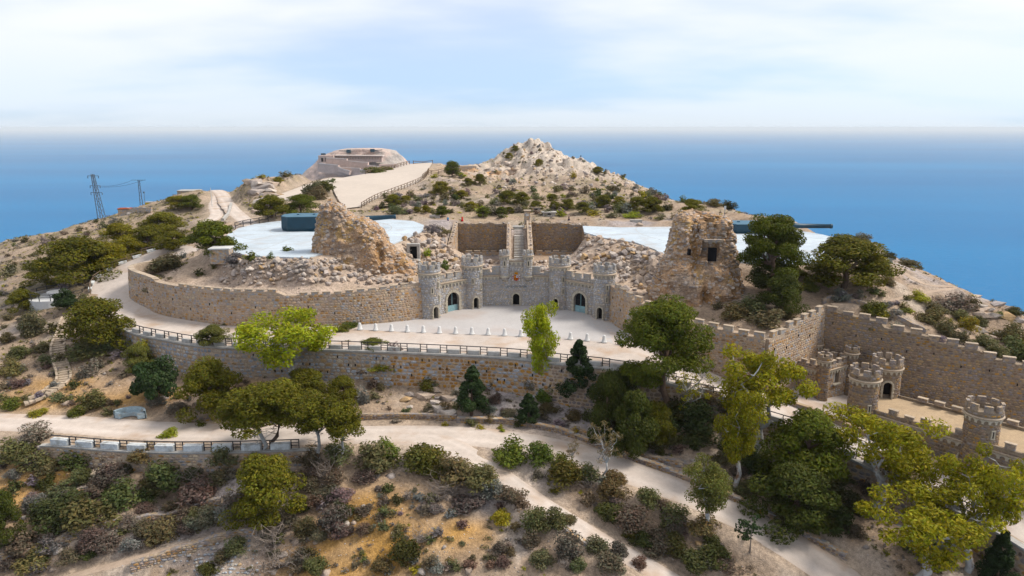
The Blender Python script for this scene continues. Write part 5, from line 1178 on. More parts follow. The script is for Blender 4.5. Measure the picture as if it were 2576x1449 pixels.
# bunker door left of the pits
q = P(1041, 651, 6.0); gz = ground(q.x, q.y)
bk = thing('bunker_entrance', 'concrete framed dark bunker doorway among the rubble', 'doorway', (q.x, q.y, gz))
pbox('jamb', 'concrete', bk, (q.x - 0.95, q.y, gz + 1.15), (0.55, 0.8, 2.5)); pbox('jamb', 'concrete', bk, (q.x + 0.95, q.y, gz + 1.15), (0.55, 0.8, 2.5)); pbox('lintel', 'concrete', bk, (q.x, q.y, gz + 2.65), (2.46, 0.82, 0.5))
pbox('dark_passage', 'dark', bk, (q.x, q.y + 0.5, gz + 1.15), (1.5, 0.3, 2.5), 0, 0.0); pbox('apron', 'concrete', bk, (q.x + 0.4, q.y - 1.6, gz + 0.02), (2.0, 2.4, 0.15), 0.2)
apply_cuts()
# ------------------------------------------------------------------ ruins
def ruin(name, label, rows, Y0, dratio, dmin, dmax, seed, window=None, z_low=None, lean=0.0, stones_n=900, n_ind=150, yoff=None):
    r = random.Random(seed); lev = []
    for v, ul, ur in rows:
        a, b = PY(ul, v, Y0), PY(ur, v, Y0); lev.append((a.z, (a.x + b.x) / 2, (b.x - a.x) / 2))
    lev.sort(); zs = [l[0] for l in lev]; z0 = z_low if z_low is not None else zs[0]
    nz, na = 70, 110; zz = np.linspace(z0, zs[-1], nz); th = np.linspace(0, 2 * math.pi, na, endpoint=False)
    cx_ = np.interp(zz, zs, [l[1] for l in lev]); ha = np.interp(zz, zs, [l[2] for l in lev])
    hb = np.clip(ha * dratio, dmin, dmax); hb = hb * np.clip((zs[-1] - zz) / 2.5 + 0.35, 0.25, 1)
    ZZ, TH = np.meshgrid(zz, th, indexing='ij')
    sup = lambda c: np.sign(c) * np.abs(c) ** 0.8
    X = cx_[:, None] + ha[:, None] * sup(np.cos(TH)); Y = Y0 + hb[:, None] * sup(np.sin(TH)) + (yoff(ZZ) if yoff else 0)
    nx_, ny_ = np.cos(TH), np.sin(TH)
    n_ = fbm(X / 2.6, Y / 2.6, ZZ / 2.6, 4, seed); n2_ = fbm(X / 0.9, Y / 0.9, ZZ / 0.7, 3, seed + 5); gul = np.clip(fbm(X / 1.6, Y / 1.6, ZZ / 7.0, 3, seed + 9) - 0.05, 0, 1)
    edge = np.clip(np.abs(nx_) ** 2, 0, 1)
    amp = 1.25 - 0.35 * edge
    dsp = n_ * amp + n2_ * 0.5 - gul * 2.2
    X = X + nx_ * dsp * 0.8; Y = Y + ny_ * dsp; ZZ = ZZ + n2_ * 0.18
    if window:                                         # set-back panel with a doorway
        ul, ur, vt, vb = window; a, b = PY(ul, vt, Y0 - 2.5), PY(ur, vb, Y0 - 2.5)
        inw = (X > a.x) & (X < b.x) & (ZZ < a.z) & (ZZ > b.z) & (ny_ < 0); yy = Y[inw]
        if inw.any(): Yb = float(np.median(yy)) + 1.3; Y = np.where(inw, Yb, Y)
    t = thing(name, label, 'ruin', (float(cx_[0]), Y0, float(ground(cx_[0], Y0 - dmin)))); org = np.array(WL[t])
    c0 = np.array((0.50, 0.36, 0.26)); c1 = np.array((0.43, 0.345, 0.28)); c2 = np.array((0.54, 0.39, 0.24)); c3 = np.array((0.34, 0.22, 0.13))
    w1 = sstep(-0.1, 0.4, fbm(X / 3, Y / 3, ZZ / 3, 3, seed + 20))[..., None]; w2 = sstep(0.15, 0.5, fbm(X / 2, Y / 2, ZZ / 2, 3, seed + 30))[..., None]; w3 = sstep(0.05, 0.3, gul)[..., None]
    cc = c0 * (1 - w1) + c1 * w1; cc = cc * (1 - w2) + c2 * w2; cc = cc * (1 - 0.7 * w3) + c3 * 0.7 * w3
    V = np.stack([X, Y, ZZ], -1).reshape(-1, 3); ix = np.arange(nz * na).reshape(nz, na); jx = np.roll(ix, -1, 1)
    Q = np.stack([ix[:-1], jx[:-1], jx[1:], ix[1:]], -1).reshape(-1, 4)
    top = np.array([[X[-1].mean(), Y[-1].mean(), ZZ[-1].mean() + 0.3]]); V2 = np.concatenate([V, top]); k = len(V)
    Qt = np.stack([ix[-1], jx[-1], np.full(na, k), np.full(na, k)], -1)
    me = bpy.data.meshes.new('masonry_mass'); me.from_pydata((V2 - org).tolist(), [], [tuple(q) for q in Q] + [tuple(q[:3]) for q in Qt])
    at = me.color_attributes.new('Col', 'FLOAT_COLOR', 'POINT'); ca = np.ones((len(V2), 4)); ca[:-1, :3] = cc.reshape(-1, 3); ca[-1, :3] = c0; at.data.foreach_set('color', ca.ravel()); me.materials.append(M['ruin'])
    o = bpy.data.objects.new('masonry_mass', me); COL.objects.link(o); o.parent = t; WL[o] = Vector(WL[t])
    # stones still bedded in the face
    P3 = np.stack([X, Y, ZZ], -1); dth = np.roll(P3, -1, 1) - np.roll(P3, 1, 1); dz_ = np.gradient(P3, axis=0); nn_ = np.cross(dth, dz_); nn_ /= np.linalg.norm(nn_, axis=-1, keepdims=True) + 1e-9
    cand = [(i, j) for i in range(1, nz - 1) for j in range(na) if ny_[i, j] < 0.25]; r.shuffle(cand); Vs = []; Cs = []
    for q, (i, j) in enumerate(cand[:stones_n]):
        n = Vector(nn_[i, j]); p = Vector(P3[i, j])
        if n.y > 0.4: continue
        s = r.uniform(0.3, 0.75); tt = n.cross(Vz)
        if tt.length < 0.2: continue
        tt.normalize(); up = tt.cross(n); up = up if up.z > 0 else -up; X_, Y_, Z_ = tt * s, up * s * r.uniform(0.55, 0.85), n * r.uniform(0.07, 0.2)
        if X_.cross(Y_).dot(n) < 0: X_ = -X_
        k_ = r.randrange(6); c = pick('rock', r)
        if q < n_ind: piece('stone', STONE_ME[k_], t, p - n * 0.03, X_, Y_, Z_, c)
        else: Vs.append(STONE_T[k_] @ np.array((X_, Y_, Z_)) + (np.array(p - n * 0.03) - org)); Cs.append(np.tile(c, (16, 1)))
    o = np_mesh('stonework', np.concatenate(Vs), (STONE_Q[None] + 16 * np.arange(len(Vs))[:, None, None]).reshape(-1, 4), M['stone_a'], np.concatenate(Cs), parent=t); tag(o, kind='stuff')
    return t, P3
LRt, _ = ruin('ruined_tower', 'tall crumbling masonry ruin beside the left gun', ((503, 828, 843), (516, 810, 862), (530, 805, 874), (543, 801, 886), (549, 799, 922), (562, 797, 946), (580, 792, 966), (600, 785, 982), (620, 781, 998), (645, 776, 1022), (665, 772, 1042), (690, 768, 1062), (715, 766, 1072)), 121.5, 0.42, 2.4, 4.4, 501)
RRt, P3r = ruin('ruined_tower', 'massive crumbling masonry ruin with a dark doorway at right', ((532, 1738, 1758), (538, 1722, 1785), (547, 1708, 1832), (560, 1704, 1846), (580, 1697, 1851), (605, 1689, 1855), (635, 1678, 1858), (665, 1666, 1862), (695, 1648, 1872), (725, 1630, 1878), (755, 1628, 1880), (785, 1640, 1872), (810, 1650, 1860)), 106.0, 0.5, 2.8, 5.2, 502, window=(1772, 1812, 606, 652), n_ind=200, stones_n=1300, yoff=lambda z: np.clip(z - 2, 0, 20) * 0.12)
a = PY(1772, 606, 103.5); b = PY(1812, 652, 103.5); inwin = (P3r[..., 0] > a.x + 0.3) & (P3r[..., 0] < b.x - 0.3) & (P3r[..., 2] < a.z) & (P3r[..., 2] > b.z) & (P3r[..., 1] < 106)
yb = float(np.median(P3r[..., 1][inwin])) if inwin.any() else 103.5
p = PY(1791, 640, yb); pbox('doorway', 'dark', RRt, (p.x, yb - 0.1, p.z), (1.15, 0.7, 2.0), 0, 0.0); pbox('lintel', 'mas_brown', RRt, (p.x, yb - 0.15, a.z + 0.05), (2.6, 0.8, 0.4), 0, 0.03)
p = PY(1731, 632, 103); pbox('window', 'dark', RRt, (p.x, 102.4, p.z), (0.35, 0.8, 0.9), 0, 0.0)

# ------------------------------------------------------------------ rubble
rb = random.Random(77); RK = []
def rubble_zone(us, vs, n, smin, smax, tagtxt):
    for k in range(n):
        u, v = rb.uniform(*us), rb.uniform(*vs); p = G(u, v)
        if p.y > 160 or in_poly(np.array([p.x]), np.array([p.y]), COURT_POLY)[0]: continue
        if any(in_poly(np.array([p.x]), np.array([p.y]), q)[0] for q in (PLAT_L, PLAT_R, PIT_L, PIT_R)) or (-1.2 < p.x < 4.2 and p.y > 132): continue
        s = smin + (smax - smin) * rb.random() ** 2.2
        RK.append((p, s, tagtxt))
rubble_zone((1545, 1665), (640, 745), 190, 0.4, 1.7, 'R'); rubble_zone((1380, 1660), (592, 690), 420, 0.4, 1.8, 'R'); rubble_zone((1100, 1260), (640, 690), 150, 0.4, 1.7, 'C'); rubble_zone((1010, 1150), (585, 690), 230, 0.4, 1.8, 'C')
rubble_zone((560, 1040), (655, 718), 520, 0.35, 1.5, 'L'); rubble_zone((600, 790), (625, 690), 150, 0.3, 1.1, 'L'); rubble_zone((1310, 1420), (640, 690), 110, 0.4, 1.5, 'C')
LBL = {'R': ('tan boulder in the rubble between the castle front and the right ruin', 'boulders right of the castle front'), 'C': ('tan boulder in the rubble between the bunker doorway and the pits', 'boulders in the middle of the battery'), 'L': ('tan boulder in the rubble bank behind the curved wall', 'boulders behind the curved wall')}
RK.sort(key=lambda q: -q[1]); RV, RF, RC = [], [], []; nv = 0
def rock_mass(lst, name, label, parent=None):
    V, Fc, Cc = [], [], []; n = 0
    for p, s, sz, rz, c, k in lst:
        v, f = ROCK_NP[k]; co, si = math.cos(rz), math.sin(rz); w = v * np.array((s, s * 0.85, s * sz)); w = np.stack([w[:, 0] * co - w[:, 1] * si, w[:, 0] * si + w[:, 1] * co, w[:, 2]], -1) + np.array(p)
        V.append(w); Fc.append(f + n); n += len(v); Cc.append(np.tile(c, (len(v), 1)))
    o = np_mesh(name, np.concatenate(V), np.concatenate(Fc), M['rock_a'], np.concatenate(Cc), parent=parent); return tag(o, kind='stuff', label=label)
small = []
for i, (p, s, z) in enumerate(RK):
    c = pick('rock', rb); k = rb.randrange(10); rz = rb.uniform(0, 6.28)
    if i < 240:
        co, si = math.cos(rz), math.sin(rz); sz = rb.uniform(0.6, 1.0)
        o = piece('boulder', ROCK_ME[k], None, p + Vz * (s * 0.18), (co * s, si * s, 0.1 * s), (-si * s * 0.85, co * s * 0.85, 0), (0, 0, s * sz), c); tag(o, LBL[z][0], 'boulder', LBL[z][1])
    else: small.append((p + Vz * (s * 0.15), s, rb.uniform(0.55, 1.0), rz, c, k))
rock_mass(small, 'rubble', 'loose stone rubble inside the ruined battery')
# loose stones on the slopes
sl = []
for k in range(5200):
    u, v = rb.uniform(-20, 2600), 420 + 1030 * rb.random() ** 0.8; p = G(u, v)
    if p.y > 330: continue
    i = min(int(np.searchsorted(gx, p.x)), len(gx) - 1); j = min(int(np.searchsorted(gy, p.y)), len(gy) - 1)
    if flat[j, i] > 0.3 or inC[j, i]: continue
    far_ = p.y > 200
    sl.append((p, rb.uniform(0.08, 0.28) * (1 + 4.0 * (rb.random() < 0.04)) * (2.2 if far_ else 1) * (1.0 if p.y < 110 else 1.4), rb.uniform(0.5, 0.9), rb.uniform(0, 6.28), pick('rock', rb), rb.randrange(10)))
for k in range(1500):                                   # peak
    p = G(rb.uniform(1200, 1700), rb.uniform(345, 500))
    if 230 < p.y < 345: sl.append((p, 0.3 + 1.8 * rb.random() ** 4, rb.uniform(0.6, 1.1), rb.uniform(0, 6.28), tuple(1.1 * q for q in pick('rock', rb)), rb.randrange(10)))
for k in range(260):                                   # heap of grey stones by the terrace path
    p = G(rb.gauss(560, 60), rb.gauss(1405, 28)); sl.append((p, rb.uniform(0.15, 0.5), 0.7, rb.uniform(0, 6.28), pick('blue', rb), rb.randrange(10)))
rock_mass(sl, 'loose_stones', 'loose stones scattered over the dry slopes')
# big outcrops: left bluff, slope under the retaining wall, right cliff edge
for (u0, u1, v0, v1, n, smin, smax, lab, grp) in ((622, 700, 455, 540, 26, 1.5, 4.5, 'weathered rock of the steep bluff left of the sandy ramp', 'rocks of the left bluff'), (1010, 1200, 960, 1040, 22, 0.7, 2.2, 'layered grey rock outcrop under the retaining wall', 'rock outcrop under the retaining wall'), (2420, 2576, 720, 860, 30, 0.8, 2.4, 'pale layered rock along the right cliff edge', 'rocks of the right cliff edge'), (1215, 1300, 400, 440, 12, 1.0, 3.0, 'reddish rock at the foot of the peak', 'reddish rocks below the peak')):
    for k in range(n):
        p = G(rb.uniform(u0, u1), rb.uniform(v0, v1)); s = rb.uniform(smin, smax); rz = rb.uniform(-0.5, 0.5); co, si = math.cos(rz), math.sin(rz)
        o = piece('rock_outcrop', ROCK_ME[rb.randrange(10)], None, p, (co * s * 1.5, si * s * 1.5, 0.15 * s), (-si * s, co * s, 0), (0, 0, s * rb.uniform(0.5, 0.8)), pick('rock', rb)); tag(o, lab, 'rock', grp)

# ------------------------------------------------------------------ guns
def gun(label, c, rz, length, width, h, tip, barrel_from, r0, r1):
    t = thing('coastal_gun', label, 'cannon', c); co, si = math.cos(rz), math.sin(rz)
    def L_(x, y, z): return Vector((c[0] + x * co - y * si, c[1] + x * si + y * co, c[2] + z))
    hl, hw = length / 2, width / 2
    plan = [(-hl, -hw * 0.45), (-hl + 1.6, -hw), (hl - 1.5, -hw * 0.95), (hl, -hw * 0.55), (hl, hw * 0.55), (hl - 1.5, hw * 0.95), (-hl + 1.6, hw), (-hl, hw * 0.45)]; n = len(plan)
    mb = MB(); low = [tuple(L_(x * 0.97, y * 0.9, 0.05)) for x, y in plan]; mid = [tuple(L_(x, y, 0.7)) for x, y in plan]; up = [tuple(L_(x * 0.985, y * 0.97, h)) for x, y in plan]
    mb.add(low + mid + up, [(i, (i + 1) % n, (i + 1) % n + n, i + n) for i in range(n)] + [(i + n, (i + 1) % n + n, (i + 1) % n + 2 * n, i + 2 * n) for i in range(n)] + [tuple(reversed(range(n)))]); mb.build('gun_house', M['teal_gun'], t)
    mb = MB(); mb.add([tuple(L_(x * 0.995, y * 0.98, h + 0.005)) for x, y in plan] + [tuple(L_(x * 0.98, y * 0.95, h + 0.10)) for x, y in plan], [tuple(range(n, 2 * n))] + [(i, (i + 1) % n, (i + 1) % n + n, i + n) for i in range(n)]); mb.build('roof_plate', M['gun_top'], t)
    mb = MB(); mb.lathe(tuple(L_(0, 0, 0)), [(width * 0.52, 0.0), (width * 0.52, 0.12), (width * 0.46, 0.14)], 32); mb.build('turntable', M['teal_gun'], t, smooth=True)
    a, b = Vector(barrel_from), Vector(tip); d = b - a; mb = MB()
    mb.tube([a, a + d * 0.35, a + d * 0.36, a + d * 0.95, a + d * 0.955, b], [r0, r0 * 0.92, r0 * 0.82, r1, r1 * 1.14, r1 * 1.14], 18); mb.build('barrel', M['teal_gun'], t, smooth=True)
    mb = MB(); dn = d.normalized(); mb.tube([b + dn * 0.004, b + dn * 0.012], [r1 * 0.62, r1 * 0.62], 14); mb.build('muzzle_bore', M['dark'], t)
    pbox('hatch', 'gun_top', t, tuple(L_(hl * 0.3, -hw * 0.95, 0.9)), (0.6, 0.2, 0.4), rz); pbox('mantlet', 'teal_gun', t, tuple(L_(hl, 0, h * 0.55)), (0.6, 2.4, 1.8), rz)
    for i in range(3): pbox('roof_vent', 'gun_top', t, tuple(L_(-hl * 0.5 + i * hl * 0.5, 0.3, h + 0.2)), (0.5, 0.5, 0.22), rz)
    return t
mz = PY(996, 545, 151.0); gun('long dark teal coastal gun on the left platform, mostly in view', (-41.6, 148.3, 9.0), D(6), 13.0, 6.6, 3.0, mz, (-35.4, 149.1, 10.9), 0.75, 0.42)
mz2 = PY(2093, 569, 147.0); gun('dark teal coastal gun behind the pine on the right platform', (50.2, 146.6, 8.75), D(1), 12.0, 6.2, 1.9, mz2, (56.0, 146.8, 10.0), 0.62, 0.42)

# ------------------------------------------------------------------ bollards
mb0 = MB(); mb0.lathe((0, 0, 0), [(0.001, 0), (0.42, 0.0), (0.42, 0.16), (0.36, 0.2), (0.32, 0.22), (0.235, 0.92), (0.20, 1.02), (0.11, 1.09), (0.001, 1.1)], 16)
ORD = ('first second third fourth fifth sixth seventh eighth ninth tenth eleventh twelfth thirteenth fourteenth fifteenth sixteenth seventeenth').split()
me0 = None; bl = Line(smooth_line(BOLL_LINE, 0.5)); nb = 17
for k in range(nb):
    q, tt, nn, _ = bl.at(0.6 + (bl.L - 1.0) * k / (nb - 1)); z = float(court_f(np.array([q.x]), np.array([q.y]))[0])
    if me0 is None: o = mb0.build('bollard', M['whitepaint'], smooth=True); me0 = o.data
    else: o = bpy.data.objects.new('bollard', me0); COL.objects.link(o)
    o.location = (q.x, q.y, z); WL[o] = Vector(o.location)
    o['label'] = 'white conical courtyard bollard, ' + ORD[k] + ' from the left end of the row'; o['category'] = 'bollard'; o['group'] = 'white bollards of the courtyard'

# ------------------------------------------------------------------ people
def person(label, u, v, Y, h, top, legs_c, skin=(0.45, 0.27, 0.2), hair=(0.08, 0.05, 0.03), skirt=False, rz=0.0, sit=False, hat=None):
    p = G(u, v) if Y is None else PY(u, v, Y)
    z0 = ground(p.x, p.y) if Y is None else p.z; k = h / 1.75
    t = thing('person', label, 'person', (p.x, p.y, z0))
    m2 = BODY_ME.copy(); co, si = math.cos(rz), math.sin(rz); cv = np.empty(len(m2.vertices) * 3); m2.vertices.foreach_get('co', cv); cv = cv.reshape(-1, 3)
    m2.vertices.foreach_set('co', (np.stack([cv[:, 0] * co - cv[:, 1] * si, cv[:, 0] * si + cv[:, 1] * co, cv[:, 2]], -1) * k).ravel()); m2.update()
    o = bpy.data.objects.new('body', m2); COL.objects.link(o); o.parent = t; WL[o] = WL[t]
    at = m2.color_attributes.new('Col', 'FLOAT_COLOR', 'POINT'); cs = []
    for vv in m2.vertices:
        z = vv.co.z / k; x = abs(vv.co.x * co + vv.co.y * si) / k
        c = skin
        if z < 0.08: c = (0.1, 0.09, 0.09)
        elif 0.52 < z < 0.98 and x < 0.21: c = legs_c
        elif 0.96 <= z < 1.46 and (x < 0.2 or z > 1.2): c = top
        if z > 1.62: c = hair if (vv.co.y * co > -0.04 * k or z > 1.68) else skin
        if hat and z > 1.66: c = hat
        cs += [*c, 1]
    at.data.foreach_set('color', cs); m2.materials.clear(); m2.materials.append(M['stone_person'])
    m2.polygons.foreach_set('use_smooth', [True] * len(m2.polygons))
    if skirt: mb = MB(); mb.lathe((p.x, p.y, z0), [(0.17 * k, 1.0 * k), (0.24 * k, 0.8 * k), (0.33 * k, 0.42 * k), (0.30 * k, 0.42 * k)], 12); mb.build('skirt', paint('cloth_%d' % int(legs_c[0] * 1000), legs_c), t, smooth=True)
    return t
M['stone_person'] = mat_surface('skin_and_cloth', source='attr', rough=0.8, noise=((8, 0.08),), spec=0.2)
person('person in a blue top and dark shorts with a white cap near the left pit', 1127, 563, 160.5, 1.75, (0.05, 0.35, 0.62), (0.09, 0.06, 0.22), hair=(0.7, 0.7, 0.7), rz=2.6)
person('person in a red patterned dress walking behind the left pit', 1163, 561, 162.0, 1.65, (0.62, 0.12, 0.12), (0.62, 0.12, 0.12), skirt=True, hair=(0.5, 0.3, 0.2), rz=0.6)
person('person in black with a pale scarf walking behind the right pit', 1431, 560, 161.0, 1.68, (0.03, 0.02, 0.03), (0.03, 0.02, 0.03), skirt=True, hair=(0.75, 0.45, 0.45), rz=-1.2)
p = surf and PY(1375, 690, 120.3)
person('person in a white top behind the curtain wall parapet', 1376, 699, 120.6, 1.7, (0.8, 0.8, 0.85), (0.1, 0.08, 0.12), rz=0.3, hair=(0.75, 0.72, 0.78))
wk = thing('wall_walk', 'narrow stone walk behind the central parapet', 'walkway', (6.0, 120.3, 4.4)); q = PY(1376, 699, 120.6); pbox('paving', 'concrete', wk, (q.x, 120.3, q.z - 0.32), (6.5, 2.6, 0.6))
person('tiny person standing on the ridge right of the peak', 1461, 400, 300, 1.75, (0.1, 0.16, 0.2), (0.06, 0.07, 0.1))

# ------------------------------------------------------------------ fences
def fence(label, pts, unit, h=1.1, brace=True, matname='wood', w=0.11, mid=False):
    l_ = Line(lin_line(pts, 1.0)); q = l_.at(l_.L / 2)[0]; t = thing('fence', label, 'fence', (q.x, q.y, ground(q.x, q.y))); n = max(1, int(l_.L / unit)); me = box_mesh(matname, 0.0); prev = None
    for k in range(n + 1):
        q, tt, nn, _ = l_.at(l_.L * k / n); z = ground(q.x, q.y) + 0.1; b = Vector((q.x, q.y, z)); piece('post', me, t, b + Vz * (h / 2 - 0.05), tt * w, nn * w, Vz * (h + 0.1))
        if prev is not None:
            a = prev
            def rail_(p0, p1, nm, ww): d_ = p1 - p0; piece(nm, me, t, (p0 + p1) / 2, d_, nn * ww, Vz * ww)
            rail_(a + Vz * h, b + Vz * h, 'top_rail', w)
            if mid: rail_(a + Vz * h * 0.5, b + Vz * h * 0.5, 'mid_rail', w * 0.8)
            if brace:
                rail_(a + Vz * 0.1, b + Vz * h, 'brace', w * 0.8) if k % 2 else rail_(a + Vz * h, b + Vz * 0.1, 'brace', w * 0.8)
        prev = b
    return t
fence('zigzag braced wooden fence along the right side of the parade ground', [(p[0] + 0.5, p[1], p[2]) for p in SAND_R[:int(len(SAND_R) * 0.72)]], 2.4, 1.3, w=0.16)
fence('wooden fence at the far top of the parade ground', [T3(PY(*q)) for q in ((1040, 412, 293), (1088, 408, 298))], 3.5, 1.4, w=0.22)
fence('wooden fence along the far left side of the parade ground', [T3(PY(*q)) for q in ((920, 441, 257), (975, 428, 270), (1030, 413, 292))], 3.0, 1.4, w=0.2)
fence('wooden fence along the lower left side of the parade ground', [T3(PY(*q)) for q in ((848, 502, 199), (850, 516, 192), (868, 526, 186))], 2.2, 1.2, w=0.14)
fence('braced fence behind the left gun platform', [T3(P(*q)) for q in ((592, 574, 9), (640, 562, 9), (672, 556, 9), (712, 545, 9.2))], 2.9, 1.3, matname='rail', w=0.12, mid=True)
fence('wooden fence beside the small pine near the fort view', [T3(PY(*q)) for q in ((1063, 446, 244), (1080, 436, 258), (1120, 428, 262))], 2.8, 1.3, w=0.17)

# ------------------------------------------------------------------ small buildings and posts at the back
def hut(name, label, u, v, w, d, h, rz=0.0, wallm='mas_tan', roofm='concrete', Y=None, win=1, over=0.3, cat='hut'):
    p = G(u, v) if Y is None else Vector((PY(u, v, Y).x, Y, ground(PY(u, v, Y).x, Y))); t = thing(name, label, cat, (p.x, p.y, p.z)); co, si = math.cos(rz), math.sin(rz)
    pbox('wall_body', wallm, t, (p.x, p.y, p.z + h / 2 - 0.3), (w, d, h + 0.6), rz, 0.01); pbox('roof', roofm, t, (p.x, p.y, p.z + h + 0.1), (w + over, d + over, 0.2), rz, 0.02)
    for i in range(win):
        x = (i + 0.5) / win * w - w / 2; pbox('opening', 'dark', t, (p.x + x * co + d / 2 * si, p.y + x * si - d / 2 * co, p.z + h * 0.55), (min(0.8, w / win * 0.5), 0.1, h * 0.4), rz, 0.0)
    return t
hut('bunker_hut', 'square stone bunker on the skyline at left', 478, 492, 6.5, 5, 2.6, 0.15, Y=238, win=0)
hut('yellow_hut', 'tiny yellow hut beside the utility poles', 379, 520, 2.4, 2.0, 1.6, 0.1, wallm='yellowwall', Y=226) if M.setdefault('yellowwall', mat_surface('yellow_render', (0.62, 0.50, 0.14), noise=((2, 0.1),))) else None
hut('stone_cistern', 'squat stone box with a pale flat top below the platform pine', 559, 655, 3.2, 2.6, 1.9, 0.1, roofm='whitepaint', win=0)
hut('ventilation_box', 'small tan vent box in front of the pine row', 1348, 531, 2.2, 1.6, 0.8, 0, roofm='coping', over=0.4)
hut('ventilation_box', 'low concrete vent box behind the right pit', 1381, 542, 3.0, 1.8, 0.75, 0, wallm='concrete', over=0.6)
hut('stone_bench', 'low concrete bench at the back of the right platform', 2503 / 1.565 + 0, 560, 2.6, 0.8, 0.45, 0, wallm='concrete', win=0, over=0.1, cat='bench')
hut('stone_bench', 'low concrete bench left of the person in blue', 1094, 548, 2.4, 0.8, 0.45, 0, wallm='concrete', win=0, over=0.1, cat='bench')
hut('ruined_hut', 'small red roofed stone hut below the pylon', 317, 545, 3.2, 2.6, 1.6, 0.2, roofm='redroof', Y=205, win=0) if M.setdefault('redroof', mat_surface('red_roof', (0.34, 0.13, 0.09), noise=((2, 0.2),))) else None
hut('lookout_ruin', 'low ruined wall on the skyline right of the parade ground', 1160, 416, 12, 3, 1.6, 0.1, Y=288, win=0, over=0.0, roofm='mas_tan')
def low_wall(label, pts, h, th=0.5, mat='mas_tan', pal=None, seed=1, nI=0, cap=None, name='dry_stone_wall', cat='wall', step=0.8):
    l_ = Line(smooth_line(pts, 0.8)); q = l_.at(l_.L / 2)[0]; t = thing(name, label, cat, (q.x, q.y, ground(q.x, q.y)))
    zt = lambda x: ground(l_.at(x)[0].x, l_.at(x)[0].y) + h + 0.12 * float(vnoise(np.array([x]), np.array([seed * 1.7]))[0])
    core, sf, zb_ = wall(t, l_, zt, M[mat], th / 2, th / 2, 0.1, step)
    if pal: lay_stones(t, sf, l_.L, lambda s: zb_(s) + 0.5, zt, 0.42, 0.24, pal, nI, None, 0.07, seed)
    if cap: cap_line(t, l_, zt, th / 2, th + 0.15, 0.1, 0.08, 'capstone', cap)
    return t
gp = lambda L_: [T3(G(*q)) for q in L_]
low_wall('low stone wall on the left hillside skyline below the hut', [T3(PY(*q)) for q in ((322, 548, 206), (350, 552, 200), (385, 556, 196))], 1.5)
low_wall('dry stone terrace wall across the lower left corner', gp(((-20, 1418), (100, 1392), (190, 1352), (330, 1322), (450, 1298), (560, 1272))), 0.8, 0.6, 'mas_brown', 'brown', 141, 140)
low_wall('lower dry stone terrace wall under the narrow path', gp(((330, 1432), (430, 1405), (520, 1372), (600, 1350), (650, 1340))), 0.7, 0.6, 'mas_brown', 'tan', 142, 90)
low_wall('short dry stone wall above the terrace bushes', gp(((130, 1290), (170, 1262), (225, 1235))), 0.7, 0.6, 'mas_brown', 'tan', 143, 40)
low_wall('long low stone kerb wall on the inner side of the lower road', gp(((1150, 1060), (1300, 1068), (1430, 1098), (1560, 1148), (1700, 1200), (1850, 1262), (2000, 1335), (2130, 1412))), 0.5, 0.5, 'mas_brown', 'brown', 144, 140, 'mas_tan')
low_wall('collapsed dry stone wall above the lower road at right', gp(((1440, 1085), (1530, 1112), (1620, 1152), (1720, 1178), (1800, 1200))), 0.6, 0.7, 'mas_brown', 'tan', 145, 90)
low_wall('low stone wall beside the road left of the bare slope', gp(((470, 1062), (560, 1056), (660, 1058), (760, 1062), (880, 1058), (1000, 1052), (1150, 1058))), 0.6, 0.5, 'mas_brown', 'brown', 146, 80)
low_wall('short stone edge of the dirt track', gp(((1400, 1325), (1440, 1352), (1490, 1385))), 0.35, 0.5, 'mas_tan', 'tan', 147, 25)
low_wall('curved stone edge behind the inner corner battlements', gp(((2068, 764), (2110, 752), (2170, 770), (2240, 795), (2330, 838))), 0.6, 0.5, 'mas_brown')
low_wall('pale low wall along the walled back path', [T3(PY(*q)) for q in ((560, 556, 166), (575, 540, 178), (582, 518, 196))], 0.7, 0.6, 'concrete')
# lookout terrace at left
c = G(147, 750); c.z = ground(c.x, c.y) + 0.4; t = thing('lookout_terrace', 'round pale lookout terrace with a stone rim at left', 'terrace', (c.x, c.y, c.z - 0.6))
mb = MB(); mb.lathe((c.x, c.y, c.z), [(4.6, -2.2), (4.6, 0.0), (0.001, 0.02)], 28); mb.build('floor', M['whitepaint'], t)
mb = MB(); mb.lathe((c.x, c.y, c.z), [(4.6, -2.2), (4.65, 0.5), (4.2, 0.5), (4.2, 0.0)], 28, D(20), D(200)); mb.build('rim', M['mas_grey'], t)
mb = MB(); mb.lathe((c.x, c.y, c.z), [(1.5, 0.0), (1.5, 0.7), (1.7, 0.72), (1.7, 0.85), (0.001, 0.86)], 20); mb.build('round_table', M['whitepaint'], t)
for k in range(15):
    a = D(24 * k); piece('post', box_mesh('rail', 0), t, (c.x + 4.45 * math.cos(a), c.y + 4.45 * math.sin(a), c.z + 0.6), (0.1, 0, 0), (0, 0.1, 0), (0, 0, 1.2))
    b_ = D(24 * k + 24); A = Vector((c.x + 4.45 * math.cos(a), c.y + 4.45 * math.sin(a), c.z + 1.15)); B = Vector((c.x + 4.45 * math.cos(b_), c.y + 4.45 * math.sin(b_), c.z + 1.15)); piece('rail', box_mesh('rail', 0), t, (A + B) / 2, B - A, Vector((math.cos(a), math.sin(a), 0)) * 0.1, Vz * 0.1)
    piece('rail', box_mesh('rail', 0), t, (A + B) / 2 - Vz * 0.5, B - A, Vector((math.cos(a), math.sin(a), 0)) * 0.07, Vz * 0.07)
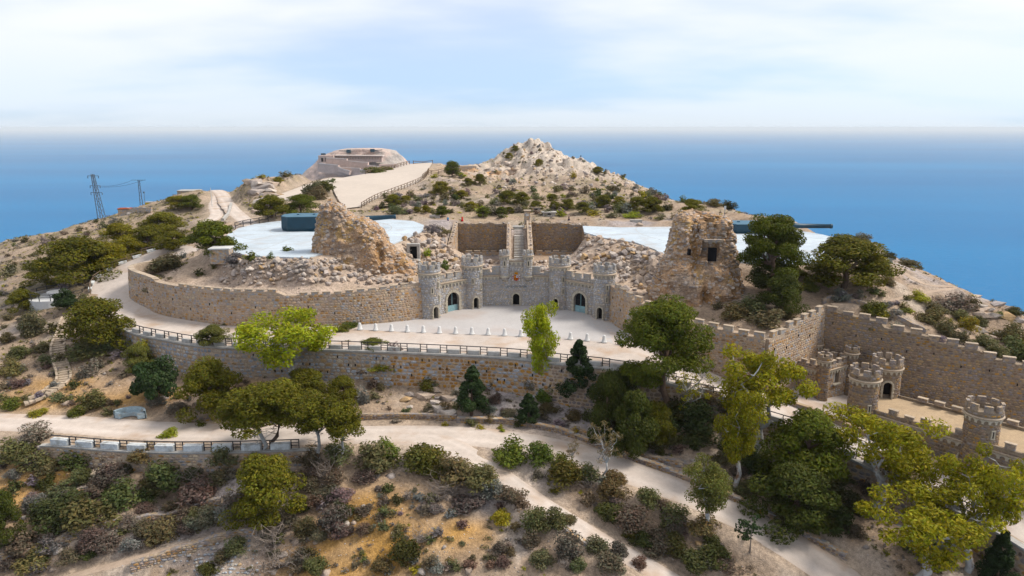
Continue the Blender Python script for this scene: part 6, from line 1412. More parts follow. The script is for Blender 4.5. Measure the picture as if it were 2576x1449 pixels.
# winding stair at left
sl_ = smooth_line(gp(((172, 800), (160, 840), (146, 870), (147, 905), (158, 935), (160, 962), (130, 985), (95, 1005), (70, 1022))), 0.62); l_ = Line(sl_)
t = thing('hillside_stair', 'winding stone stair with pale kerbs below the lookout at left', 'stair', (sl_[0][0], sl_[0][1], ground(sl_[0][0], sl_[0][1])))
zs_ = [ground(q[0], q[1]) for q in sl_]; zs_ = list(np.convolve(np.pad(zs_, 3, 'edge'), np.ones(7) / 7, 'valid'))
for k, q in enumerate(sl_):
    _, tt, nn, _ = l_.at(l_.d[k]); z = zs_[k] + 0.1; piece('step', box_mesh('coping', 0.02), t, (q[0], q[1], z), tt * 0.7, nn * 1.4, Vz * 0.26)
for sgn in (-1, 1):
    for k in range(0, len(sl_) - 2, 2):
        a, b = sl_[k], sl_[k + 2]; _, tt, nn, _ = l_.at(l_.d[k]); A = Vector((a[0], a[1], zs_[k] + 0.28)) + nn * sgn * 0.85; B = Vector((b[0], b[1], zs_[k + 2] + 0.28)) + nn * sgn * 0.85; piece('kerb', box_mesh('coping', 0.02), t, (A + B) / 2, (B - A) * 1.03, nn * 0.3, Vz * 0.35)
sl_ = lin_line(gp(((335, 1138), (295, 1160), (255, 1185), (222, 1205))), 0.55); l_ = Line(sl_); t = thing('terrace_stair', 'short stone stair descending from the lower railing at left', 'stair', (sl_[0][0], sl_[0][1], ground(sl_[0][0], sl_[0][1])))
z1_, z2_ = -7.4, ground(sl_[-1][0], sl_[-1][1])
for k, q in enumerate(sl_):
    _, tt, nn, _ = l_.at(l_.d[k]); z = z1_ + (z2_ - z1_) * k / (len(sl_) - 1); piece('step', box_mesh('coping', 0.02), t, (q[0], q[1], z - 0.3), tt * 0.6, nn * 1.5, Vz * 0.9)
# curved bench
c = G(338, 1046); t = thing('curved_bench', 'curved pale blue concrete bench beside the lower road', 'bench', (c.x, c.y, c.z))
M['bench'] = mat_surface('pale_blue_concrete', (0.40, 0.47, 0.50), noise=((2, 0.15), (8, 0.15)), tint=((0.33, 0.28, 0.22), 1.5, 0.55, 0.75))
mb = MB(); mb.lathe((c.x, c.y - 1.6, c.z), [(1.25, 0.02), (1.25, 0.48), (1.9, 0.48), (1.9, 0.02)], 20, D(20), D(160)); mb.build('seat', M['bench'], t)
mb = MB(); mb.lathe((c.x, c.y - 1.6, c.z), [(1.85, 0.0), (1.9, 1.05), (2.15, 1.05), (2.2, 0.0)], 20, D(15), D(165)); mb.build('backrest', M['bench'], t)
for a in (D(20), D(160)): pbox('end_block', 'bench', t, (c.x + 1.6 * math.cos(a), c.y - 1.6 + 1.6 * math.sin(a), c.z + 0.4), (0.9, 0.3, 0.8), a)
# pylon and poles
def pylon(label, u, v, vt, Y, w0):
    p = PY(u, v, Y); z0 = ground(p.x, Y); top = PY(u - 12, vt, Y).z; H = top - z0; t = thing('pylon', label, 'pylon', (p.x, Y, z0)); st_ = 10
    def cn(k, i): f = k / st_; w = w0 * (1 - 0.68 * f) / 2; return Vector((p.x - 1.7 * f * 0.9 + w * (1, 1, -1, -1)[i], Y + w * (1, -1, -1, 1)[i], z0 + H * f))
    for i in range(4): mb = MB(); mb.bar(cn(0, i) - Vz * 0.5, cn(st_, i), 0.16); mb.build('leg', M['steel'], t)
    for k in range(st_):
        for i in range(4): mb = MB(); mb.bar(cn(k, i), cn(k + 1, (i + 1) % 4), 0.08); mb.build('brace', M['steel'], t)
    for f, L_, sgn in ((0.97, 3.4, 0), (0.80, 3.2, 0), (0.68, 3.6, 0)):
        c_ = Vector((p.x - 1.5 * f, Y, z0 + H * f)); mb = MB(); mb.bar(c_ - Vector((L_ / 2, 0, 0)), c_ + Vector((L_ / 2, 0, 0)), 0.14); o = mb.build('cross_arm', M['steel'], t)
        for s in (-1, 1): mb = MB(); mb.tube([c_ + Vector((s * L_ / 2, 0, 0)), c_ + Vector((s * L_ / 2, 0, -0.8))], 0.12, 6); mb.build('insulator', M['steel'], o)
    return t, Vector((p.x - 1.2, Y, z0 + H * 0.8))
py1, wa = pylon('tall lattice pylon on the left skyline against the sea', 258, 541, 438, 228, 2.0)
q = PY(356, 515, 228); z0 = ground(q.x, 228); t = thing('utility_pole', 'shorter lattice pole right of the tall pylon', 'pole', (q.x, 228, z0)); H = PY(352, 453, 228).z - z0
for dx in (-0.5, 0.5): mb = MB(); mb.bar((q.x + dx, 228, z0 - 0.5), (q.x + dx * 0.4, 228, z0 + H), 0.16); mb.build('leg', M['steel'], t)
for k in range(9): mb = MB(); s = 1 if k % 2 else -1; mb.bar((q.x - 0.45 * s, 228, z0 + H * k / 9), (q.x + 0.45 * s, 228, z0 + H * (k + 1) / 9), 0.08); mb.build('brace', M['steel'], t)
mb = MB(); mb.bar((q.x - 2.2, 228, z0 + H), (q.x + 2.2, 228, z0 + H), 0.14); mb.build('cross_arm', M['steel'], t)
q2 = PY(366, 519, 226); z1 = ground(q2.x, 226); t2 = thing('mast', 'thin green mast beside the shorter pole', 'pole', (q2.x, 226, z1)); mb = MB(); mb.tube([(q2.x, 226, z1 - 0.3), (q2.x, 226, z1 + 5.5)], [0.12, 0.07]); mb.build('shaft', M['steel'], t2); mb = MB(); mb.box((q2.x, 226, z1 + 5.6), (0.4, 0.3, 0.5)); mb.build('lamp', M['steel'], t2)
wb = Vector((q.x - 2, 228, z0 + H))
for i in range(2): 
    mb = MB(); A = wa + Vector((0.8, 0, -0.4 * i)); mb.tube([A.lerp(wb + Vector((i * 3.5, 0, 0)), s / 8) - Vz * (0.8 * 4 * (s / 8) * (1 - s / 8)) for s in range(9)], 0.035, 4); o = mb.build('power_line', M['rail']); tag(o, ('upper' if i == 0 else 'lower') + ' cable sagging between the pylon and the pole', 'cable')
q = PY(535, 532, 196); z0 = ground(q.x, 196); t = thing('lamp_post', 'thin white post beside the walled back path', 'post', (q.x, 196, z0)); mb = MB(); mb.tube([(q.x, 196, z0 - 0.2), (q.x, 196, z0 + 5.2)], [0.12, 0.08]); mb.build('shaft', M['whitepaint'], t)
q = G(2852 / 1.565, 548); t = thing('signpost', 'small green and white signpost behind the right ruin', 'sign', (q.x, q.y, q.z)); mb = MB(); mb.tube([(q.x, q.y, q.z - 0.1), (q.x, q.y, q.z + 2.4)], 0.06); mb.build('shaft', M['steel'], t); pbox('panel', 'whitepaint', t, (q.x, q.y - 0.05, q.z + 2.2), (0.45, 0.06, 0.8))

# ------------------------------------------------------------------ far headland with its fort
YF = 800.0; hr = ((375, 862, 955), (379, 838, 985), (388, 812, 1000), (400, 790, 1010), (415, 776, 1022), (440, 752, 1050), (462, 720, 1080), (500, 640, 1140))
lev = sorted(((PY(ul, v, YF).z, (PY(ul, v, YF).x + PY(ur, v, YF).x) / 2, (PY(ur, v, YF).x - PY(ul, v, YF).x) / 2) for v, ul, ur in hr)); lev = [(-230.0, lev[0][1], lev[0][2] * 3.2)] + lev
nz, na = 60, 120; zz = np.concatenate([np.linspace(-230, lev[1][0], 14)[:-1], np.linspace(lev[1][0], lev[-1][0], nz - 13)]); th = np.linspace(0, 2 * math.pi, na, endpoint=False); ZZ, TH = np.meshgrid(zz, th, indexing='ij')
cx_ = np.interp(zz, [l[0] for l in lev], [l[1] for l in lev]); ha = np.interp(zz, [l[0] for l in lev], [l[2] for l in lev])
X = cx_[:, None] + ha[:, None] * np.cos(TH); Y = YF + 20 + np.clip(ha * 0.6, 25, 300)[:, None] * np.sin(TH); n_ = fbm(X / 14, Y / 14, ZZ / 9, 4, 88)
X = X + np.cos(TH) * n_ * 4.0; Y = Y + np.sin(TH) * n_ * 7.0; V = np.stack([X, Y, ZZ], -1).reshape(-1, 3); ix = np.arange(nz * na).reshape(nz, na); jx = np.roll(ix, -1, 1); Q = np.stack([ix[:-1], jx[:-1], jx[1:], ix[1:]], -1).reshape(-1, 4)
Vt = np.concatenate([V, [[X[-1].mean(), Y[-1].mean(), ZZ[-1].max() + 0.5]]]); Q = np.concatenate([Q, np.stack([ix[-1], jx[-1], np.full(na, len(V)), np.full(na, len(V))], -1)[:, :4]])
cc = np.tile(np.array((0.60, 0.48, 0.42)), (len(Vt), 1)); w_ = sstep(0.0, 0.4, np.append(fbm(X / 18, Y / 18, ZZ / 10, 4, 90).ravel(), 0))[:, None]; cc = cc * (1 - w_) + np.array((0.46, 0.41, 0.37)) * w_
Qtri = np.concatenate([Q[:, [0, 1, 2]], Q[:, [0, 2, 3]]]); Qtri = Qtri[(Qtri[:, 1] != Qtri[:, 2]) & (Qtri[:, 0] != Qtri[:, 2])]
hl = np_mesh('far_headland', Vt, Qtri, M['terrain'], cc, smooth=True); tag(hl, kind='structure', label='far rocky headland in the sea haze')
def farwall(parent, a, b, h, mat, name, d=3.0): 
    A, B = PY(*a), PY(*b); c = (A + B) / 2; X_ = B - A; piece(name, box_mesh(mat, 0.0), parent, c + Vz * (-h / 2), X_, Vector((0, d, 0)), Vz * h)
M['farpale'] = mat_surface('pale_parapet', (0.72, 0.64, 0.58), noise=((0.3, 0.1),))
M['farwall'] = mat_surface('pale_fort_wall', (0.62, 0.50, 0.44), noise=((0.15, 0.15), (1.2, 0.12)))
YB = YF - 34
ft = thing('hilltop_fort', 'distant terraced fort on the far headland', 'fort', PY(900, 410, YB))
farwall(ft, (848, 391, YB + 22), (962, 393, YB + 22), 6.5, 'farwall', 'barrack_wall', 10); farwall(ft, (845, 389.5, YB + 18), (965, 391, YB + 18), 0.7, 'farpale', 'cornice', 12)
for k in range(16): u = 852 + 7 * k; farwall(ft, (u, 395, YB + 16.5), (u + 1.3, 395, YB + 16.5), 2.2, 'mas_brown', 'window', 0.6)
farwall(ft, (804, 391, YB + 14), (842, 390, YB + 14), 7.5, 'farwall', 'gun_post_wall', 12)
for u in (808, 818, 826): farwall(ft, (u, 397, YB + 7.5), (u + 4.5, 397, YB + 7.5), 4.0, 'dark', 'window', 0.6)
for a, b, h in (((822, 395, YB + 6), (872, 401, YB + 2), 9), ((872, 401, YB + 2), (925, 411, YB - 2), 9.5), ((925, 411, YB - 2), (985, 428, YB - 6), 9), ((803, 408, YB), (850, 418, YB - 6), 9), ((850, 418, YB - 6), (905, 425, YB - 10), 8), ((905, 425, YB - 10), (985, 429, YB - 12), 7), ((858, 418, YB - 8), (876, 434, YB - 16), 4)):
    farwall(ft, a, b, h, 'farwall', 'ramp_wall', 5); farwall(ft, (a[0], a[1] - 0.6, a[2] - 2.6), (b[0], b[1] - 0.6, b[2] - 2.6), 0.9, 'farpale', 'parapet', 0.8)
farwall(ft, (955, 414, YB), (1000, 412, YB), 7, 'farwall', 'guard_house', 8)
for u in (962, 976, 990): farwall(ft, (u, 418, YB - 4.5), (u + 3, 418, YB - 4.5), 3.2, 'dark', 'window', 0.6)
for u, v, s, lab in ((813, 389.5, 0, 'far gun at the left end of the headland fort'), (877, 380.5, -1, 'far gun left of centre on top of the headland fort'), (937, 378.5, 1, 'far gun right of centre on top of the headland fort')):
    c = PY(u, v, YB + 30); g_ = thing('far_gun', lab, 'cannon', (c.x, c.y, c.z - 2), 'guns of the far fort'); pbox('gun_house', 'teal_gun', g_, (c.x, c.y, c.z), (4.8, 4, 3.4), 0.2); mb = MB(); mb.tube([c, c + Vector(((s or 0.3) * 11, 0, 0.6))], [0.6, 0.35], 6); mb.build('barrel', M['teal_gun'], g_)
# ------------------------------------------------------------------ foliage templates
def leaf_quads(rng, centers, radii, counts, size, flat=1.0, up=0.35, droop=0.0, asp=0.5, shell=0.55):
    """small leaf faces spread through each clump; returns vertices (4 per leaf) and a per-leaf tone"""
    Vs, Ts = [], []
    for c, r, n in zip(centers, radii, counts):
        c = np.array(c); r = np.array(r if np.ndim(r) else (r, r, r * flat))
        d = rng.normal(size=(n, 3)); d /= np.linalg.norm(d, axis=1, keepdims=True); rad = shell + (1 - shell) * rng.random((n, 1)) ** 0.5; rad = np.where(rng.random((n, 1)) < 0.18, rng.random((n, 1)), rad)
        pos = c + d * rad * r
        nrm = d * 0.8 + rng.normal(size=(n, 3)) * 0.55 + np.array((0, 0, up)); nrm /= np.linalg.norm(nrm, axis=1, keepdims=True)
        t = np.cross(nrm, rng.normal(size=(n, 3))); t[:, 2] -= droop; t -= nrm * (t * nrm).sum(1, keepdims=True); t /= np.linalg.norm(t, axis=1, keepdims=True) + 1e-9; b = np.cross(nrm, t)
        s = size * (0.6 + 0.8 * rng.random((n, 1)))
        q = np.stack([pos - t * s * 0.5 - b * s * asp * 0.25, pos - b * s * asp * 0.5 + t * s * 0.05, pos + t * s * 0.5 + b * s * asp * 0.1, pos + b * s * asp * 0.5], 1)
        Vs.append(q); clump = 0.82 + 0.36 * rng.random(); Ts.append(clump * (0.72 + 0.56 * rng.random(n)))
    return np.concatenate(Vs), np.concatenate(Ts)
def leaf_mesh(name, Q, T, warm=0.18, rng=None):
    n = len(Q); cols = np.repeat(np.stack([T * (1 + warm * (np.random.default_rng(5).random(n) - 0.5) * 2), T, T * 0.95], -1), 4, axis=0)
    return np_mesh(None, Q.reshape(-1, 3), np.arange(4 * n).reshape(-1, 4), M['leaf'], cols) if False else _leafmesh(name, Q.reshape(-1, 3), np.arange(4 * n).reshape(-1, 4), cols)
def _leafmesh(name, V, Fq, cols):
    me = bpy.data.meshes.new(name); me.vertices.add(len(V)); me.loops.add(Fq.size); me.polygons.add(len(Fq))
    me.vertices.foreach_set('co', V.astype(np.float32).ravel()); me.loops.foreach_set('vertex_index', Fq.astype(np.int32).ravel()); me.polygons.foreach_set('loop_start', np.arange(0, Fq.size, 4, dtype=np.int32))
    me.update(calc_edges=True); at = me.color_attributes.new('Col', 'FLOAT_COLOR', 'POINT'); c = np.ones((len(V), 4), np.float32); c[:, :3] = cols; at.data.foreach_set('color', c.ravel()); me.materials.append(M['leaf']); return me
def mesh_of(mb, name, mat, smooth=True):
    me = bpy.data.meshes.new(name); me.from_pydata(mb.v, [], mb.f); me.materials.append(mat)
    if smooth: me.polygons.foreach_set('use_smooth', [True] * len(me.polygons))
    return me
TREE = {}                                               # kind -> list of (trunk mesh, crown mesh); all are 1 high and 1 wide
def bent(a, b, rng, n=4, k=0.08):
    a, b = np.array(a), np.array(b); L = np.linalg.norm(b - a); return [tuple(a + (b - a) * i / n + (rng.normal(size=3) * k * L * (0 < i < n)) * np.array((1, 1, 0.3))) for i in range(n + 1)]
def make_tree(kind, seed):
    rng = np.random.default_rng(seed); mb = MB(); C, Rr, Nn = [], [], []
    if kind == 'umbrella':
        H, W = 12.0, 9.0; top = np.array((0.2, 0, 6.6)); mb.tube(bent((0, 0, -0.6), top, rng, 5, 0.03), [0.42, 0.36, 0.33, 0.3, 0.27, 0.22], 8)
        for i in range(46):
            a = rng.random() * 6.28; h = rng.random(); rr = W / 2 * (0.95 - 0.55 * h ** 2) * rng.uniform(0.25, 1.0) ** 0.6; c = np.array((rr * math.cos(a), rr * math.sin(a), 5.4 + 5.6 * h ** 0.85)); s = rng.uniform(1.1, 1.7)
            C.append(c); Rr.append((s, s, s * 0.6)); Nn.append(int(420 * s))
            if i % 2 == 0: mb.tube(bent(top * (0.75 + 0.25 * rng.random()), c, rng, 3, 0.07), [0.16, 0.11, 0.07, 0.03], 5, cap=False)
        for i in range(7):
            a = rng.uniform(2.2, 4.2); c = np.array((W * 0.36 * math.cos(a), 0.5 * W * 0.36 * math.sin(a), rng.uniform(3.6, 4.6))); C.append(c); Rr.append((1.4, 1.3, 0.7)); Nn.append(420); mb.tube(bent((0, 0, 3.4), c, rng, 3, 0.06), [0.12, 0.09, 0.05, 0.03], 5, cap=False)
        Q, T = leaf_quads(rng, C, Rr, Nn, 0.30, up=0.5, asp=0.5); bark = 'bark_pine'
    elif kind == 'pine':
        H, W = 6.0, 6.0; mb.tube(bent((0, 0, -0.5), (0.1, 0, 4.4), rng, 4, 0.05), [0.26, 0.22, 0.18, 0.12, 0.06], 7)
        for i in range(40):
            a = rng.random() * 6.28; h = rng.random() ** 0.8; rr = W / 2 * math.sqrt(max(0.05, 1 - (h * 1.0) ** 2.0)) * rng.uniform(0.35, 1.0); c = np.array((rr * math.cos(a), rr * math.sin(a), 0.9 + 4.6 * h)); s = rng.uniform(0.8, 1.3)
            C.append(c); Rr.append((s, s, s * 0.7)); Nn.append(int(330 * s + 20))
            if i % 3 == 0: mb.tube(bent((0.05, 0, c[2] * 0.7), c, rng, 2, 0.06), [0.09, 0.06, 0.03], 5, cap=False)
        Q, T = leaf_quads(rng, C, Rr, Nn, 0.27, up=0.5, asp=0.5); bark = 'bark_pine'
    elif kind == 'pine_tall':                           # crown held up on a bare leaning trunk with dead twigs
        H, W = 9.0, 6.5; top = np.array((0.5, 0, 5.6)); mb.tube(bent((-0.4, 0, -0.6), top, rng, 5, 0.04), [0.24, 0.21, 0.19, 0.16, 0.14, 0.11], 7)
        for i in range(30):
            a = rng.random() * 6.28; h = rng.random(); rr = W / 2 * rng.uniform(0.2, 1.0) * (1 - 0.5 * h); c = np.array((0.3 + rr * math.cos(a), rr * math.sin(a), 4.6 + 3.8 * h)); s = rng.uniform(0.9, 1.4); C.append(c); Rr.append((s, s, s * 0.6)); Nn.append(int(360 * s))
            if i % 2 == 0: mb.tube(bent(top * rng.uniform(0.6, 0.95), c, rng, 3, 0.08), [0.09, 0.07, 0.045, 0.02], 5, cap=False)
        for i in range(12):
            a = rng.random() * 6.28; z = rng.uniform(1.8, 4.4); mb.tube(bent((0, 0, z), (1.8 * math.cos(a), 1.6 * math.sin(a), z + rng.uniform(-0.4, 0.7)), rng, 4, 0.12), [0.05, 0.04, 0.03, 0.02, 0.012], 4, cap=False)
        Q, T = leaf_quads(rng, C, Rr, Nn, 0.28, up=0.5, asp=0.5); bark = 'bark_pale' if seed % 2 else 'bark_pine'
    elif kind in ('euc', 'euc_slim'):
        H, W = 9.0, (7.0 if kind == 'euc' else 4.2); fork = np.array((0.3, 0, 2.6)); mb.tube(bent((0, 0, -0.6), fork, rng, 3, 0.05), [0.34, 0.3, 0.27, 0.24], 8)
        nb_ = 7 if kind == 'euc' else 5
        for i in range(nb_):
            a = 6.28 * i / nb_ + rng.random(); rr = W / 2 * rng.uniform(0.35, 0.75); e = np.array((rr * math.cos(a), rr * math.sin(a), rng.uniform(5.0, 7.6))); pts = bent(fork, e, rng, 5, 0.08); mb.tube(pts, [0.17, 0.14, 0.11, 0.085, 0.06, 0.035], 6, cap=False)
            for k in range(5):
                s0 = np.array(pts[rng.integers(2, 6)]); a2 = rng.random() * 6.28; e2 = s0 + np.array((1.3 * math.cos(a2), 1.3 * math.sin(a2), rng.uniform(0.1, 1.4))); mb.tube(bent(s0, e2, rng, 3, 0.1), [0.05, 0.04, 0.025, 0.015], 4, cap=False)
                s = rng.uniform(0.55, 0.95) if kind == 'euc' else rng.uniform(0.7, 1.1); C.append(e2); Rr.append((s, s, s * 0.85)); Nn.append(int(250 * s + 25))
        for i in range(0 if kind == 'euc' else 14):
            a = rng.random() * 6.28; rr = W * rng.uniform(0.1, 0.42); C.append(np.array((rr * math.cos(a), rr * math.sin(a), rng.uniform(3.0, 5.2)))); s = rng.uniform(0.6, 1.0); Rr.append((s, s, s * 0.9)); Nn.append(int(250 * s))
        for i in range(6): C.append(np.array((rng.normal() * W * 0.15, rng.normal() * W * 0.15, rng.uniform(6.4, 8.3)))); s = rng.uniform(0.7, 1.1); Rr.append((s, s, s * 0.8)); Nn.append(int(300 * s))
        Q, T = leaf_quads(rng, C, Rr, Nn, 0.28, up=0.2, droop=1.0, asp=0.42, shell=0.35); bark = 'bark_pale'
    elif kind == 'cypress':
        H, W = 7.0, 3.2; mb.tube([(0, 0, -0.5), (0, 0, 6.0)], [0.16, 0.03], 6)
        for i in range(60):
            h = rng.random() ** 0.9; rr = W / 2 * (1 - h) ** 0.75 * rng.uniform(0.45, 1.0) + 0.05; a = rng.random() * 6.28; s = 0.30 + 0.45 * (1 - h); C.append((rr * math.cos(a), rr * math.sin(a), 0.4 + 6.4 * h)); Rr.append((s * 0.8, s * 0.8, s * 1.1)); Nn.append(int(140 + 160 * s))
        Q, T = leaf_quads(rng, C, Rr, Nn, 0.23, up=0.3, asp=0.55); bark = 'bark_pine'
    elif kind == 'round':
        H, W = 4.5, 5.0; mb.tube(bent((0, 0, -0.4), (0, 0, 2.6), rng, 3, 0.06), [0.22, 0.17, 0.13, 0.06], 6)
        for i in range(30):
            d = rng.normal(size=3); d /= np.linalg.norm(d); d[2] = abs(d[2]); rr = rng.uniform(0.5, 1.0); c = d * rr * np.array((W / 2 * 0.82, W / 2 * 0.82, 3.1)) + np.array((0, 0, 0.7)); s = rng.uniform(0.5, 0.95); C.append(c); Rr.append((s, s, s * 0.8)); Nn.append(int(330 * s + 15))
        Q, T = leaf_quads(rng, C, Rr, Nn, 0.25, up=0.35, asp=0.6); bark = 'bark_pine'
    elif kind == 'young':
        H, W = 4.0, 3.2; mb.tube([(0, 0, -0.3), (0.05, 0, 3.2)], [0.09, 0.03], 6)
        for i in range(16):
            a = rng.random() * 6.28; z = rng.uniform(1.5, 3.4); L_ = 1.5 * (1 - 0.18 * (z - 1.5)); e = (L_ * math.cos(a), L_ * math.sin(a), z + 0.4); mb.tube([(0, 0, z), e], [0.03, 0.012], 4, cap=False)
            for k in range(3): f = 0.4 + 0.3 * k; C.append((e[0] * f, e[1] * f, z + 0.4 * f)); Rr.append((0.32, 0.32, 0.2)); Nn.append(11)
        Q, T = leaf_quads(rng, C, Rr, Nn, 0.26, up=0.5, asp=0.8, shell=0.2); bark = 'twig'
    else:                                               # sparse, half bare
        H, W = 6.0, 4.0; fork = (0.1, 0, 2.0); mb.tube(bent((0, 0, -0.4), fork, rng, 3, 0.06), [0.17, 0.14, 0.12, 0.1], 6)
        for i in range(8):
            a = 6.28 * i / 8 + rng.random(); e = np.array((1.5 * math.cos(a) * rng.uniform(0.5, 1.1), 1.5 * math.sin(a) * rng.uniform(0.5, 1.1), rng.uniform(3.8, 5.8))); pts = bent(fork, e, rng, 4, 0.1); mb.tube(pts, [0.08, 0.065, 0.05, 0.03, 0.015], 5, cap=False)
            for k in range(4):
                s0 = np.array(pts[rng.integers(1, 5)]); e2 = s0 + rng.normal(size=3) * np.array((0.6, 0.6, 0.4)) + np.array((0, 0, 0.5)); mb.tube([tuple(s0), tuple(e2)], [0.025, 0.01], 4, cap=False)
                if rng.random() < 0.85: C.append(e2); Rr.append((0.45, 0.45, 0.35)); Nn.append(45)
        Q, T = leaf_quads(rng, C, Rr, Nn, 0.22, up=0.2, droop=0.6, asp=0.4, shell=0.2); bark = 'bark_pale'
    rq = np.hypot(Q[..., 0], Q[..., 1]).ravel(); W = 2 * np.percentile(rq, 97); H = float(np.percentile(Q[..., 2], 99.7)); sc_ = np.array((1 / W, 1 / W, 1 / H)); mb.v = [tuple(np.array(v) * sc_) for v in mb.v]; Q = Q * sc_
    return mesh_of(mb, 'trunk', M[bark]), leaf_mesh('crown', Q, T)
for kind, ns_ in (('umbrella', 1), ('pine', 3), ('pine_tall', 3), ('euc', 3), ('euc_slim', 2), ('cypress', 2), ('round', 2), ('young', 1), ('sparse', 2)):
    TREE[kind] = [make_tree(kind, 1000 + 37 * i + len(kind)) for i in range(ns_)]
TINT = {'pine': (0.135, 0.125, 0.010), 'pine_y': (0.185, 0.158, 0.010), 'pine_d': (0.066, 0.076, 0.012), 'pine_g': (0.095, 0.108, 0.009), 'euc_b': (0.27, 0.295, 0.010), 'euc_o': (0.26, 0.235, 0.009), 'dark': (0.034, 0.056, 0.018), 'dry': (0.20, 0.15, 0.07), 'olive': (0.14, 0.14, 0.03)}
rt = random.Random(5); tree_n = {}
def tree(kind, u, vb, vt, w, tint, name, label, group=None, rz=None, lean=0.0):
    p = G(u, vb); top = PY(u, vt, p.y); t_ = math.hypot(p.y, p.z - CZ) ; W = w * (p.y / ray(u, vb)[1]) / F * 1.0; g = ground(p.x, p.y); Hh = max(top.z - g, W * (0.6 if kind == 'pine' else 0.4))
    i = tree_n.get(kind, 0); tree_n[kind] = i + 1; tr, cr = TREE[kind][i % len(TREE[kind])]
    r = thing(name, label, 'tree', (p.x, p.y, g), group); a = rt.uniform(0, 6.28) if rz is None else rz; co, si = math.cos(a), math.sin(a)
    for nm, me, c in (('trunk', tr, None), ('crown', cr, TINT[tint])):
        o = piece(nm, me, r, (p.x, p.y, g), (co * W, si * W, 0), (-si * W, co * W, 0), (lean * Hh, 0, Hh))
        if c: o.color = (*c, 1)
    return r
tree('umbrella', 1664, 1035, 757, 225, 'pine_g', 'umbrella_pine', 'large umbrella pine beside the courtyard edge at centre right', rz=0.2)
tree('pine', 255, 878, 752, 172, 'pine', 'pine_tree', 'broad pine beside the winding stair at left')
tree('pine', 535, 1052, 905, 155, 'pine', 'pine_tree', 'bushy pine left of the pine group at the lower road')
tree('pine_tall', 655, 1160, 975, 170, 'pine', 'pine_tree', 'leaning pine with bare trunk at the left of the group crossing the lower railing')
tree('pine_tall', 702, 1156, 955, 170, 'pine', 'pine_tree', 'middle bare trunked pine of the group crossing the lower railing')
tree('pine_tall', 808, 1172, 988, 150, 'pine', 'pine_tree', 'right bare trunked pine of the group crossing the lower railing')
tree('pine', 672, 1318, 1150, 185, 'pine', 'pine_tree', 'low spreading pine below the lower railing')
tree('pine_tall', 862, 1172, 1010, 110, 'pine', 'pine_tree', 'outermost right pine of the group beside the lower road bend')
tree('pine', 866, 1020, 948, 80, 'pine', 'pine_tree', 'small round pine under the retaining wall right of the bright eucalyptus')
tree('pine', 770, 1010, 930, 130, 'pine', 'pine_tree', 'dark green pine at the foot of the bright eucalyptus')
tree('pine', 540, 915, 858, 85, 'olive', 'small_tree', 'small olive green tree against the left part of the retaining wall')
tree('euc', 728, 985, 786, 262, 'euc_b', 'eucalyptus_tree', 'bright yellow green eucalyptus in front of the curved wall')
tree('euc_slim', 1352, 1002, 768, 95, 'euc_b', 'eucalyptus_tree', 'slim bright eucalyptus in front of the castle courtyard', lean=0.12)
tree('round', 395, 1015, 908, 118, 'dark', 'carob_tree', 'dark green tree above the curved bench')
tree('round', 168, 782, 726, 62, 'dark', 'carob_tree', 'small dark tree beside the round lookout terrace')
tree('cypress', 1186, 1052, 922, 82, 'dark', 'juniper_tree', 'ragged dark juniper on the bare slope under the retaining wall', lean=0.06)
tree('cypress', 1456, 1020, 856, 100, 'dark', 'cypress_tree', 'pointed dark cypress left of the umbrella pine')
tree('cypress', 1330, 1066, 990, 60, 'dark', 'juniper_tree', 'small dark juniper beside the slim eucalyptus trunk')
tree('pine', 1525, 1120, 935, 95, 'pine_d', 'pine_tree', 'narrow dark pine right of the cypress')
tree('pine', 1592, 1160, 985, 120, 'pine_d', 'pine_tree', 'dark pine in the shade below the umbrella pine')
tree('pine', 1648, 1120, 1012, 95, 'pine', 'pine_tree', 'small olive pine directly below the umbrella pine')
tree('sparse', 1735, 1062, 900, 110, 'euc_o', 'eucalyptus_tree', 'sparse eucalyptus right of the umbrella pine')
tree('pine', 1560, 1045, 930, 110, 'pine_d', 'pine_tree', 'dark pine half hidden under the umbrella pine')
tree('euc', 1897, 1158, 878, 215, 'euc_o', 'eucalyptus_tree', 'tall eucalyptus with white trunk in front of the inner corner wall')
tree('euc_slim', 1848, 1235, 985, 120, 'euc_o', 'eucalyptus_tree', 'thin olive eucalyptus left of the tall white trunked eucalyptus')
tree('euc', 2215, 1300, 1035, 290, 'euc_o', 'eucalyptus_tree', 'wide eucalyptus in front of the lower castle roof terrace')
tree('pine', 2020, 1245, 1035, 215, 'pine_g', 'pine_tree', 'dense dark green pine below the small keep')
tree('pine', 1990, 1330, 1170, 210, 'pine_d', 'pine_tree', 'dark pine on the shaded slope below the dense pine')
tree('euc', 2305, 1475, 1245, 300, 'euc_o', 'eucalyptus_tree', 'large yellowish eucalyptus at the bottom right')
tree('euc', 2430, 1440, 1135, 210, 'euc_o', 'eucalyptus_tree', 'eucalyptus with bare pale twigs near the right edge')
tree('sparse', 2552, 1320, 1180, 90, 'euc_o', 'eucalyptus_tree', 'small yellowish eucalyptus at the right edge by the arms')
tree('sparse', 2330, 1400, 1200, 170, 'dry', 'dead_tree', 'half bare pale tree among the eucalyptus at bottom right')
tree('cypress', 2505, 1475, 1335, 90, 'dark', 'cypress_tree', 'dark cypress in the bottom right corner')
tree('euc_slim', 1778, 1340, 1160, 115, 'olive', 'eucalyptus_tree', 'slender pale trunked tree beside the lower road at right')
tree('sparse', 1523, 1208, 1072, 90, 'dry', 'small_tree', 'twisted half bare tree beside the lower road')
tree('sparse', 1440, 1172, 1095, 50, 'dry', 'small_tree', 'thin bare tree among the shrubs between the two tracks')
tree('young', 1886, 1392, 1305, 80, 'dark', 'young_tree', 'young dark leaved tree on the roadside at bottom right')
